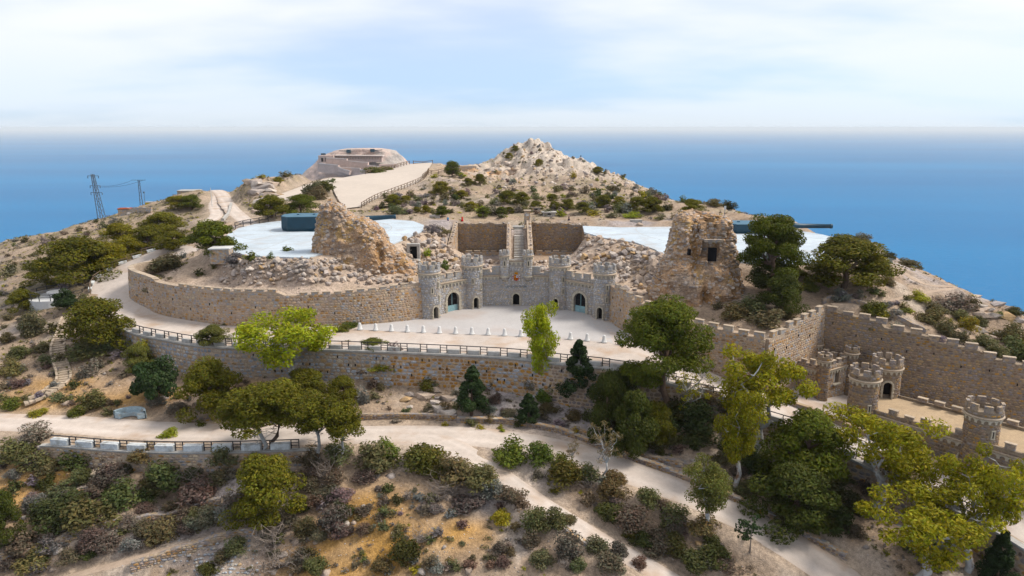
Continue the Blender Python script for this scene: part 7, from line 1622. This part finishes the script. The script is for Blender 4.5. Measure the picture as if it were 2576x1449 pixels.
tree('pine', 18, 1375, 1238, 85, 'pine_d', 'pine_tree', 'dark pine cut by the left edge at the bottom')
tree('umbrella', 1932, 760, 542, 155, 'pine_g', 'pine_tree', 'tall pine right of the massive ruin', rz=2.0)
tree('pine', 1940, 740, 650, 130, 'pine_d', 'pine_tree', 'lower dark pine foliage beside the massive ruin')
tree('pine', 2120, 726, 628, 215, 'pine', 'pine_tree', 'broad spreading pine on the right hillside below the right platform')
tree('pine', 2190, 722, 640, 90, 'pine_y', 'pine_tree', 'yellowish pine at the right end of the broad hillside pine')
tree('pine', 537, 640, 555, 135, 'pine_g', 'pine_tree', 'dense round pine at the left end of the left platform')
tree('pine', 1965, 790, 690, 110, 'pine_d', 'pine_tree', 'dark bushy pine at the right foot of the massive ruin')
tree('pine', 350, 935, 868, 70, 'olive', 'small_tree', 'small yellowish tree at the left end of the retaining wall')
for i, (u, vb, vt, w, tn) in enumerate(((413, 602, 540, 112, 'pine'), (303, 615, 568, 88, 'pine_y'), (375, 628, 580, 98, 'pine'), (437, 632, 590, 82, 'pine'), (263, 655, 622, 72, 'pine_y'), (263, 680, 638, 115, 'pine_y'), (323, 648, 606, 84, 'pine_y'), (205, 712, 662, 195, 'pine'), (122, 716, 690, 110, 'pine'), (62, 782, 728, 80, 'pine'), (481, 528, 498, 62, 'pine_g'), (450, 526, 502, 55, 'pine_y'), (430, 510, 500, 24, 'pine_y'))):
    tree('pine', u, vb, vt, w, tn, 'pine_tree', 'olive pine on the left hillside' + (', ' + ('largest one beside the path', 'first below the skyline wall', 'one in the middle of the clump', 'one nearest the platform pine', 'small one above the road bend', 'wide one above the road bend', 'one between road and skyline wall', 'long low one behind the left railing', 'one behind the lookout terrace', 'one left of the lookout terrace', 'one beside the skyline bunker', 'yellow one below the skyline bunker', 'tiny one left of the skyline bunker')[i]), 'pines on the left hillside')
BACK = ((683, 548, 497, 92, 'pine'), (757, 545, 506, 92, 'pine_g'), (1138, 446, 405, 46, 'pine_g'), (1177, 469, 447, 28, 'pine'), (1207, 468, 437, 36, 'pine'), (990, 517, 490, 46, 'pine'), (1048, 536, 520, 24, 'pine_y'), (1071, 538, 516, 26, 'pine_y'), (1112, 544, 518, 42, 'pine_g'), (1184, 530, 508, 38, 'pine_y'), (1216, 547, 521, 37, 'pine_g'), (1261, 542, 520, 30, 'pine_g'), (1282, 537, 520, 28, 'pine'), (1276, 512, 479, 46, 'pine'), (1313, 516, 482, 42, 'pine'), (1347, 528, 505, 36, 'pine'), (1390, 508, 488, 30, 'pine'), (1394, 530, 506, 30, 'pine'), (1428, 527, 504, 44, 'pine'), (1466, 536, 508, 42, 'pine'), (1518, 522, 490, 42, 'pine'), (1556, 518, 494, 36, 'pine_y'), (1602, 532, 498, 60, 'pine'), (1640, 534, 495, 60, 'pine'), (1740, 538, 512, 60, 'pine'), (1355, 420, 400, 24, 'pine_y'), (1504, 440, 420, 30, 'pine_y'), (1296, 385, 366, 22, 'pine'), (1280, 402, 384, 24, 'pine_y'), (1110, 490, 476, 56, 'pine_y'), (1160, 500, 490, 36, 'pine_y'), (1020, 510, 496, 30, 'pine_y'), (700, 465, 452, 30, 'pine_y'))
for i, (u, vb, vt, w, tn) in enumerate(BACK):
    where = 'at the foot of the bluff left of the left gun' if u < 700 and vb > 500 else 'behind the left gun' if u < 800 and vb > 500 else 'on the slopes of the peak' if vb < 445 and u > 1250 else 'beside the parade ground fence' if u < 1215 and vb < 520 else 'in the row behind the two pits' if u < 1330 else 'in the row behind the right platform'
    tree('pine', u, vb, vt, w, tn, 'pine_tree', {'pine': 'olive', 'pine_g': 'deep green', 'pine_y': 'yellow green'}[tn] + ' low pine ' + where, 'low pines behind the battery')

# ------------------------------------------------------------------ shrubs
SHRUB = []; SHRUB_NP = []; PEND = []
for s in range(6):
    rng = np.random.default_rng(2000 + s); C, Rr, Nn = [], [], []
    for i in range(17):
        d = rng.normal(size=3); d /= np.linalg.norm(d); d[2] = abs(d[2]); c = d * rng.uniform(0.2, 1.0) * np.array((0.36, 0.36, 0.55)) + np.array((0, 0, 0.12)); C.append(c); Rr.append((rng.uniform(0.15, 0.24),) * 3); Nn.append(62)
    SHRUB_NP.append(leaf_quads(np.random.default_rng(s), C, Rr, [14] * 17, 0.15, up=0.3, asp=0.55, shell=0.35)); Q, T = leaf_quads(rng, C, Rr, [130] * 17, 0.072, up=0.3, asp=0.5, shell=0.35); me = leaf_mesh('shrub', Q, T); SHRUB.append(me)
TWIG = []
for s in range(3):
    rng = np.random.default_rng(2100 + s); mb = MB()
    for i in range(34):
        a = rng.random() * 6.28; e = np.array((0.45 * math.cos(a) * rng.uniform(0.3, 1.1), 0.45 * math.sin(a) * rng.uniform(0.3, 1.1), rng.uniform(0.35, 1.0))); pts = bent((0, 0, 0), e, rng, 3, 0.12); mb.tube(pts, [0.016, 0.012, 0.008, 0.004], 3, cap=False)
        for k in range(2): s0 = np.array(pts[rng.integers(1, 4)]); mb.tube([tuple(s0), tuple(s0 + rng.normal(size=3) * 0.14 + np.array((0, 0, 0.1)))], [0.007, 0.003], 3, cap=False)
    TWIG.append(mesh_of(mb, 'dry_bush', M['twig']))
SC = {'g': (0.115, 0.122, 0.020), 'gg': (0.145, 0.130, 0.055), 'dk': (0.072, 0.074, 0.022), 'br': (0.155, 0.118, 0.082), 'gr': (0.205, 0.178, 0.158), 'y': (0.26, 0.24, 0.02)}
SN = {'g': 'deep green', 'gg': 'grey green', 'dk': 'dark green', 'br': 'brownish dry', 'gr': 'ash grey', 'y': 'yellow green'}
rs = random.Random(9)
def place_name(u, v):
    if v > 1395 and u < 700: return 'beside the dry stone terraces at bottom left'
    if u < 860 and v > 1130: return 'below the lower railing at left'
    if v > 1080 and u < 1260: return 'on the bare slope below the lower road'
    if v > 1080 and u < 1960 and abs((v - 1120) - (u - 1250) * 0.62) < 95: return 'in the strip between the two tracks'
    if v > 1080 and u < 1960 and (v - 1120) > (u - 1250) * 0.62: return 'below the dirt track at bottom centre'
    if v > 1080: return 'on the wooded slope below the lower castle'
    if u < 480 and v > 780: return 'beside the winding stair at left'
    if v > 880 and u < 1480: return 'on the slope under the retaining wall'
    if v > 880: return 'in the shade around the umbrella pine'
    if u < 480: return 'on the left hillside'
    if u > 1640 and v > 590: return 'on the right hillside'
    if u > 1640: return 'along the skyline behind the right platform'
    if v < 555: return 'on the scrubland behind the battery'
    return 'among the walls of the battery'
def shrub(u, v, w, h, ty, label=None, meter=None):
    p = G(u, v - 0.32 * h); k = (p.y / ray(u, v)[1]) / F; W = w * k * 1.12 if meter is None else meter; Hh = max(0.3, h * k * 1.0) if meter is None else meter * rs.uniform(0.5, 0.8)
    W *= 1.34 if v > 1080 else 1.2
    size = 'large' if W > 3.2 else 'small' if W < 1.5 else 'medium'
    lab = (size + ' bare twiggy bush ' if ty == 'tw' else size + ' ' + SN[ty] + ' shrub ') + place_name(u, v)
    PEND.append((W / k, p.copy(), W, Hh, ty, lab))
def flush_shrubs(limit=300):
    PEND.sort(key=lambda q: -q[0]); n = 0; Vs, Cs = [], []
    for px, p, W, Hh, ty, lab in PEND:
        g = ground(p.x, p.y); a = rs.uniform(0, 6.28); co, si = math.cos(a), math.sin(a); tw = ty == 'tw'; i = rs.randrange(3 if tw else 6); c = None if tw else [q * rs.uniform(0.85, 1.15) for q in SC[ty]]
        if tw or n < limit:
            o = piece('dry_bush' if tw else 'shrub', (TWIG if tw else SHRUB)[i], None, (p.x, p.y, g - 0.08 * Hh), (co * W, si * W, 0), (-si * W, co * W, 0), (0, 0, Hh * 1.3))
            if not tw: o.color = (*c, 1); n += 1
            tag(o, lab, 'bush', lab.split(' ', 1)[1])
        else:
            Q, T = SHRUB_NP[i]; q = Q; q = np.stack([(q[..., 0] * co - q[..., 1] * si) * W + p.x, (q[..., 0] * si + q[..., 1] * co) * W + p.y, q[..., 2] * Hh * 1.3 + g - 0.08 * Hh], -1); Vs.append(q); Cs.append(np.repeat(T[:, None] * np.array(c), 4, axis=0))
    if Vs:
        V = np.concatenate(Vs).reshape(-1, 3); me = _leafmesh('small_shrubs', V, np.arange(len(V)).reshape(-1, 4), np.concatenate(Cs)); o = bpy.data.objects.new('small_shrubs', me); COL.objects.link(o); tag(o, 'small shrubs dotted over the slopes', kind='stuff')
def many(ox, oy, k, L_):
    for x, y, w, h, ty in L_: shrub(ox + x / k, oy + y / k, w / k, h / k, ty)
many(1213.8, 1047.7, 3.611, ((270, 500, 290, 220, 'g'), (520, 490, 240, 200, 'g'), (800, 665, 330, 230, 'g'), (720, 560, 220, 170, 'g'), (960, 625, 200, 160, 'gg'), (500, 605, 110, 80, 'br'), (655, 735, 95, 70, 'g'), (965, 850, 130, 170, 'br'), (1190, 660, 210, 120, 'gg'), (1190, 800, 240, 190, 'gg'), (1120, 965, 230, 150, 'dk'), (1340, 1015, 310, 180, 'br'), (1330, 1135, 140, 95, 'g'), (1510, 890, 210, 160, 'gg'), (1740, 1000, 250, 170, 'gg'), (1600, 1300, 270, 230, 'br'), (1460, 1195, 190, 140, 'dk'), (2000, 1100, 250, 150, 'gg'), (1800, 1045, 80, 60, 'dk'), (1800, 1310, 140, 90, 'br'), (1820, 1115, 90, 60, 'gr'), (1960, 1410, 320, 200, 'dk'), (2120, 1355, 260, 130, 'dk'), (2210, 1445, 240, 100, 'br'), (170, 995, 180, 110, 'y'), (300, 1045, 120, 80, 'gg'), (60, 705, 190, 200, 'gg'), (250, 805, 250, 130, 'br'), (460, 1105, 230, 220, 'gg'), (640, 1095, 210, 200, 'gg'), (770, 1005, 140, 100, 'gg'), (430, 1235, 170, 160, 'br'), (520, 1395, 200, 160, 'gg'), (800, 1330, 250, 260, 'br'), (860, 1440, 160, 110, 'gg'), (1070, 1290, 210, 170, 'gg'), (1230, 1330, 160, 150, 'br'), (1180, 1445, 250, 190, 'br'), (1430, 1410, 140, 100, 'br'), (960, 700, 160, 110, 'tw'), (780, 1420, 130, 110, 'tw'), (350, 880, 130, 110, 'br'), (1100, 640, 120, 80, 'gr'), (1640, 860, 140, 90, 'br')))
many(575, 1047.7, 3.611, ((1340, 560, 330, 260, 'gg'), (1450, 400, 220, 150, 'g'), (1700, 520, 330, 220, 'g'), (1880, 560, 300, 230, 'g'), (2100, 640, 330, 230, 'gg'), (2280, 740, 320, 230, 'gg'), (2400, 790, 220, 160, 'gr'), (2000, 760, 260, 150, 'tw'), (1900, 830, 200, 120, 'tw'), (2140, 860, 300, 130, 'br'), (1450, 720, 120, 80, 'dk'), (1530, 845, 130, 105, 'dk'), (1220, 915, 160, 105, 'br'), (940, 1135, 270, 290, 'br'), (1060, 960, 180, 140, 'dk'), (900, 800, 230, 130, 'br'), (820, 860, 180, 120, 'br'), (720, 1000, 95, 90, 'gg'), (560, 1015, 170, 110, 'br'), (1590, 1400, 260, 270, 'dk'), (1390, 1435, 200, 140, 'gg'), (1745, 1195, 190, 100, 'tw'), (2490, 965, 150, 110, 'y'), (650, 1445, 160, 90, 'br'), (880, 650, 170, 200, 'tw'), (1010, 470, 260, 160, 'gg'), (760, 560, 240, 200, 'br'), (1230, 640, 180, 120, 'br'), (330, 1055, 130, 110, 'gg'), (420, 985, 140, 110, 'gg'), (1220, 1270, 60, 50, 'gg'), (1150, 1390, 90, 70, 'br'), (1840, 1430, 150, 120, 'br'), (1700, 1440, 110, 70, 'y'), (400, 1240, 300, 200, 'tw'), (450, 1430, 330, 160, 'tw'), (1110, 1090, 110, 70, 'br')))
many(0, 1047.7, 3.611, ((130, 475, 340, 230, 'gg'), (360, 245, 240, 170, 'gr'), (230, 300, 200, 110, 'gr'), (340, 535, 270, 140, 'gg'), (690, 515, 330, 180, 'dk'), (620, 1060, 420, 300, 'dk'), (880, 1050, 420, 290, 'gg'), (1080, 905, 340, 270, 'gg'), (400, 1000, 300, 230, 'dk'), (1060, 625, 290, 180, 'br'), (560, 765, 330, 140, 'gg'), (1560, 725, 370, 310, 'gg'), (1820, 835, 340, 240, 'br'), (1400, 760, 220, 140, 'gg'), (1480, 1205, 310, 230, 'gg'), (1180, 1245, 190, 140, 'gr'), (660, 1335, 190, 110, 'br'), (820, 1325, 140, 90, 'dk'), (330, 1445, 270, 190, 'gg'), (180, 1275, 310, 190, 'br'), (980, 1265, 230, 130, 'br'), (300, 900, 210, 180, 'gr'), (1880, 1055, 260, 170, 'br'), (1530, 215, 160, 85, 'y'), (720, 640, 200, 120, 'gg'), (1300, 470, 300, 120, 'gg'), (2050, 520, 250, 170, 'gg'), (1980, 700, 220, 160, 'gg'), (60, 1200, 160, 150, 'gg'), (2060, 1010, 240, 150, 'gr'), (1700, 1080, 180, 110, 'br'), (1300, 900, 160, 100, 'br'), (1750, 640, 220, 130, 'tw'), (2200, 900, 260, 180, 'br')))
many(0, 702.7, 3.658, ((300, 595, 230, 240, 'gg'), (760, 245, 130, 95, 'gg'), (500, 525, 150, 110, 'dk'), (320, 475, 210, 140, 'gg'), (130, 925, 240, 160, 'gg'), (90, 385, 130, 65, 'gg'), (820, 965, 190, 210, 'gr'), (680, 1025, 125, 85, 'dk'), (860, 1235, 270, 160, 'gg'), (700, 1295, 170, 95, 'g'), (540, 1135, 150, 85, 'gg'), (330, 1285, 180, 85, 'y'), (90, 1215, 190, 105, 'g'), (1300, 815, 215, 215, 'y'), (1640, 1255, 190, 105, 'gr'), (1110, 745, 150, 75, 'gr'), (780, 745, 340, 150, 'gg'), (960, 690, 260, 150, 'gg'), (1850, 1375, 105, 65, 'g'), (560, 780, 130, 90, 'gg'), (430, 820, 160, 110, 'gg'), (200, 760, 200, 120, 'gg'), (60, 620, 160, 110, 'gg'), (160, 1020, 160, 90, 'br'), (1450, 1190, 180, 120, 'gr'), (1240, 890, 120, 80, 'gg'), (1000, 1280, 140, 80, 'gg'), (1330, 960, 120, 90, 'br'), (2020, 540, 110, 45, 'gg'), (1585, 345, 85, 40, 'g'), (2090, 435, 100, 28, 'g'), (220, 420, 150, 90, 'br'), (380, 700, 170, 100, 'gg')))
many(575, 734.7, 3.658, ((1230, 1085, 140, 200, 'gr'), (1400, 805, 210, 95, 'y'), (1555, 805, 140, 80, 'y'), (1540, 735, 140, 90, 'gr'), (1340, 720, 100, 90, 'g'), (1830, 935, 200, 120, 'g'), (1900, 900, 110, 80, 'gg'), (1680, 795, 100, 65, 'br'), (1060, 385, 170, 70, 'g'), (1330, 490, 160, 50, 'g'), (1990, 1245, 75, 45, 'y'), (2235, 1255, 140, 95, 'gg'), (2400, 1225, 85, 85, 'gg'), (2325, 1275, 75, 45, 'y'), (2000, 1095, 120, 80, 'gg'), (1250, 800, 140, 70, 'br'), (1330, 900, 120, 90, 'br'), (1350, 1005, 120, 70, 'gg'), (2500, 1280, 60, 50, 'y'), (1990, 850, 90, 60, 'gg'), (2440, 1050, 160, 90, 'br'), (1550, 1215, 110, 30, 'gr'), (1100, 470, 70, 20, 'g')))
many(1213.8, 734.7, 3.658, ((590, 1055, 190, 160, 'g'), (620, 1145, 190, 100, 'gg'), (60, 1225, 85, 85, 'gg'), (330, 1265, 85, 105, 'dk'), (860, 1205, 170, 95, 'gg'), (960, 1245, 110, 125, 'dk'), (1700, 1335, 260, 210, 'dk'), (1960, 1305, 320, 270, 'dk'), (1400, 1385, 300, 230, 'dk'), (1150, 1285, 280, 230, 'dk'), (1800, 1195, 320, 170, 'dk'), (1550, 1160, 240, 150, 'dk'), (2060, 1150, 260, 190, 'gg'), (1260, 1150, 220, 160, 'dk'), (180, 1300, 60, 40, 'y'), (860, 1360, 90, 90, 'y'), (1180, 1390, 150, 180, 'tw'), (1960, 1440, 320, 150, 'dk'), (1650, 1450, 280, 160, 'dk'), (700, 1250, 150, 60, 'gr'), (560, 1190, 120, 60, 'br'), (240, 1180, 160, 70, 'br'), (430, 960, 160, 110, 'br'), (2240, 1260, 220, 160, 'dk')))
many(1852.7, 1047.7, 3.611, ((0, 330, 200, 160, 'dk'), (140, 560, 260, 210, 'dk'), (300, 700, 300, 220, 'dk'), (470, 880, 320, 240, 'dk'), (700, 960, 360, 260, 'dk'), (900, 1060, 360, 260, 'dk'), (560, 1050, 260, 160, 'dk'), (820, 760, 300, 200, 'dk'), (1080, 900, 240, 160, 'dk'), (60, 760, 200, 140, 'gg'), (380, 980, 200, 120, 'gg'), (1800, 1400, 300, 200, 'dk'), (1600, 1250, 240, 160, 'gg'), (1200, 760, 200, 120, 'br'), (1420, 640, 180, 100, 'br'), (1560, 620, 200, 80, 'dk')))
many(1533, 479, 3.658, ((1300, 1175, 340, 160, 'gg'), (1650, 1065, 260, 210, 'g'), (1420, 1295, 340, 190, 'gg'), (1150, 1230, 260, 150, 'gg'), (1620, 1245, 210, 190, 'gg'), (1850, 965, 180, 135, 'g'), (2020, 915, 105, 70, 'y'), (2420, 985, 140, 85, 'gg'), (2150, 1045, 150, 105, 'gr'), (2270, 1035, 105, 85, 'gr'), (2440, 1175, 200, 125, 'g'), (2500, 995, 115, 70, 'gg'), (1000, 1120, 110, 80, 'gg'), (1720, 840, 170, 130, 'g'), (2560, 900, 160, 90, 'gg')))
many(1852.7, 734.7, 3.544, ((940, 115, 150, 115, 'gr'), (1080, 95, 95, 85, 'gr'), (1230, 225, 200, 115, 'g'), (1640, 105, 180, 95, 'y'), (1500, 205, 95, 55, 'g'), (1420, 245, 140, 75, 'gr'), (1720, 315, 230, 145, 'gg'), (1860, 415, 210, 135, 'gg'), (1900, 195, 310, 155, 'gr'), (2070, 205, 190, 135, 'gg'), (2050, 375, 180, 135, 'y'), (2330, 255, 85, 65, 'gg'), (2440, 520, 260, 220, 'gg'), (2520, 680, 260, 260, 'gg'), (2200, 525, 210, 125, 'gg'), (1780, 230, 200, 120, 'gg'), (2000, 300, 200, 120, 'gg'), (1330, 150, 120, 60, 'gr'), (2180, 330, 160, 100, 'gg'), (1960, 470, 200, 110, 'gg'), (2300, 600, 200, 120, 'gg')))
# skyline and battery shrubs in full-picture points
for u, v, w, h, ty in ((1715, 512, 40, 16, 'gg'), (1750, 520, 46, 18, 'gg'), (1790, 524, 44, 20, 'gg'), (1830, 532, 50, 22, 'dk'), (1875, 538, 40, 20, 'gg'), (1935, 548, 46, 24, 'gg'), (1950, 540, 34, 30, 'tw'), (1990, 556, 40, 26, 'dk'), (2030, 566, 46, 30, 'dk'), (2065, 572, 44, 24, 'dk'), (2105, 588, 60, 34, 'dk'), (2130, 602, 60, 36, 'dk'), (2170, 620, 46, 26, 'gg'), (2200, 640, 40, 24, 'gg'), (2235, 660, 44, 22, 'dk'), (2280, 672, 50, 20, 'gg'), (2330, 684, 60, 24, 'dk'), (2400, 705, 50, 26, 'dk'), (2440, 730, 36, 20, 'gg'), (2490, 760, 30, 18, 'dk'), (2550, 800, 50, 24, 'dk'),
    (410, 690, 90, 40, 'gg'), (590, 678, 48, 34, 'gr'), (632, 668, 38, 26, 'g'), (722, 640, 30, 18, 'g'), (680, 660, 18, 22, 'g'), (505, 700, 30, 22, 'dk'), (540, 690, 20, 26, 'gg'), (462, 655, 22, 18, 'gr'), (1074, 655, 26, 26, 'y'), (1117, 688, 26, 28, 'g'), (1112, 596, 44, 22, 'gg'), (1088, 592, 46, 22, 'gr'), (1202, 640, 30, 18, 'gg'), (1335, 640, 16, 12, 'y'), (1232, 545, 30, 16, 'gg'), (1262, 552, 28, 14, 'gg'), (1370, 545, 22, 12, 'gg'), (1660, 558, 30, 16, 'gg'), (1700, 556, 36, 18, 'gg'), (1590, 552, 46, 16, 'y'), (1540, 552, 40, 16, 'gg'), (1490, 548, 40, 16, 'y'), (800, 512, 60, 40, 'gg'), (815, 490, 60, 34, 'g'), (830, 470, 26, 20, 'gg'), (780, 500, 50, 40, 'gg'), (900, 445, 60, 16, 'g'), (940, 440, 60, 16, 'g'), (870, 447, 50, 12, 'gg'), (720, 448, 40, 14, 'gg'), (740, 440, 30, 14, 'dk'), (660, 455, 30, 10, 'y'), (970, 432, 50, 12, 'g'), (700, 545, 50, 30, 'g'), (430, 680, 60, 36, 'gg'), (880, 830, 46, 16, 'g'), (940, 870, 60, 14, 'g'), (1000, 545, 50, 22, 'gg'), (960, 530, 40, 16, 'gg')):
    shrub(u, v, w, h, ty)
n_sh = 0
def scatter(n, us, vs, tys, w0, w1):
    for k in range(n * 4):
        if n <= 0: break
        u, v = rs.uniform(*us), rs.uniform(*vs); p = G(u, v); i = min(int(np.searchsorted(gx, p.x)), len(gx) - 1); j = min(int(np.searchsorted(gy, p.y)), len(gy) - 1)
        if flat[j, i] > 0.25 or inC[j, i] or p.y > 340 or any(in_poly(np.array([p.x]), np.array([p.y]), q)[0] for q in (PIT_L, PIT_R, STAIR_C)): continue
        shrub(u, v, 20, 14, rs.choice(tys), meter=rs.uniform(w0, w1)); n -= 1
scatter(60, (0, 420), (560, 760), ('gg', 'gr', 'gg', 'br', 'dk'), 1.5, 3.2)
scatter(70, (930, 1720), (452, 550), ('gr', 'gg', 'gr', 'y', 'br'), 1.4, 3.6)
scatter(22, (1230, 1640), (370, 470), ('gg', 'gr', 'gr'), 1.0, 2.2)
scatter(30, (2150, 2576), (640, 900), ('gg', 'gr', 'y'), 1.0, 2.2)
scatter(110, (0, 860), (1170, 1449), ('gg', 'br', 'gr', 'br', 'dk'), 1.0, 2.8)
scatter(40, (900, 1300), (1150, 1449), ('br', 'gr', 'gg'), 0.7, 1.8)
scatter(60, (0, 1500), (920, 1055), ('br', 'gr', 'gg'), 0.7, 1.9)
scatter(60, (1450, 2150), (1020, 1400), ('dk', 'gg', 'br', 'dk'), 1.2, 3.0)
scatter(30, (860, 2000), (1150, 1449), ('gg', 'br', 'gr', 'gr'), 0.6, 1.5)
scatter(24, (0, 480), (800, 1050), ('gg', 'br', 'gr'), 0.9, 1.8)
scatter(90, (930, 1720), (480, 545), ('gr', 'gg', 'dk', 'gg'), 1.8, 4.0)
flush_shrubs()
# ------------------------------------------------------------------ low scrub nobody could count
rng = np.random.default_rng(77); minis = []
for s in range(5):
    Q, T = leaf_quads(rng, [(rng.normal() * 0.12, rng.normal() * 0.12, 0.22) for _ in range(3)], [(0.3, 0.3, 0.24)] * 3, [9] * 3, 0.24, up=0.4, asp=0.55, shell=0.3); minis.append((Q, T))
Vs, Cs = [], []
cols_ = [np.array(SC[k]) for k in ('gg', 'gr', 'br', 'gg', 'y', 'gr')]
for x0, x1, y0, y1, dens, smin, smax in ((-150, -58, 108, 232, 1.05, 0.45, 1.4), (-62, 72, 160, 255, 0.26, 0.6, 1.8), (-20, 60, 255, 330, 0.14, 0.5, 1.5), (-72, 52, 56, 90, 1.05, 0.35, 1.25), (44, 96, 88, 135, 0.42, 0.4, 1.2), (-95, -56, 84, 108, 0.9, 0.4, 1.4), (-62, 30, 112, 158, 0.10, 0.3, 0.8), (-70, 40, 82, 98, 0.5, 0.3, 1.0)):
    n = int((x1 - x0) * (y1 - y0) * dens); xs = rng.uniform(x0, x1, n); ys = rng.uniform(y0, y1, n); keep = vnoise(xs / 5.0, ys / 5.0, 0, 61) + 0.6 * vnoise(xs / 1.7, ys / 1.7, 0, 62) > -0.15
    for x, y in zip(xs[keep], ys[keep]):
        i = min(int(np.searchsorted(gx, x)), len(gx) - 1); j = min(int(np.searchsorted(gy, y)), len(gy) - 1)
        if flat[j, i] > 0.2 or inC[j, i] or inC[j, i - 1] or (Z[j, i] > 0 and 1.9 < Z[j, i] < 2.4 and 143 < y < 158): continue
        Q, T = minis[rng.integers(5)]; s = smin + (smax - smin) * rng.random() ** 2; a = rng.random() * 6.28; co, si = math.cos(a), math.sin(a)
        W_ = Q * s * np.array((1, 1, 0.8)); W_ = np.stack([W_[..., 0] * co - W_[..., 1] * si + x, W_[..., 0] * si + W_[..., 1] * co + y, W_[..., 2] + ground(x, y)], -1)
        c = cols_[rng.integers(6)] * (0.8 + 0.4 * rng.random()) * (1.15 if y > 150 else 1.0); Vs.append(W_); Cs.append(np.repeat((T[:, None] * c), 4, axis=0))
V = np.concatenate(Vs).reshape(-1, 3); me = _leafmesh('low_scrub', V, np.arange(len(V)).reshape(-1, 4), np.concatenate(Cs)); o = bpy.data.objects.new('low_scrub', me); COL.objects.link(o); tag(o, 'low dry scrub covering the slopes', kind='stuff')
# hanging plant on the retaining wall
p = P(938, 875, 0.0); hp = thing('hanging_plant', 'green plant hanging over the retaining wall edge', 'plant', (p.x, p.y - 0.5, 0)); rng = np.random.default_rng(8)
Q, T = leaf_quads(rng, [(p.x + rng.normal() * 0.45, p.y - 0.75, -0.25 * k) for k in range(9)], [(0.35, 0.25, 0.35)] * 9, [40] * 9, 0.22, up=0.0, droop=1.5); me = leaf_mesh('foliage', Q - np.array(WL[hp]), T); o = bpy.data.objects.new('foliage', me); COL.objects.link(o); o.parent = hp; o.color = (0.05, 0.10, 0.03, 1)

# ------------------------------------------------------------------ tell look-alikes apart by their order from the left
ORDS = ('first second third fourth fifth sixth seventh eighth ninth tenth eleventh twelfth thirteenth fourteenth fifteenth sixteenth seventeenth eighteenth nineteenth twentieth '
        'twenty-first twenty-second twenty-third twenty-fourth').split()
by = {}
for o in COL.objects:
    if o.parent is None and 'label' in o and 'kind' not in o: by.setdefault(o['label'], []).append(o)
for lab, os_ in by.items():
    if 2 <= len(os_) <= 24 and len(lab.split()) <= 12:
        os_.sort(key=lambda o: o.location.x / max(o.location.y * cp - (o.location.z - CZ) * sp, 1.0))
        for i, o in enumerate(os_): o['label'] = lab + ', ' + ORDS[i] + ' from left'
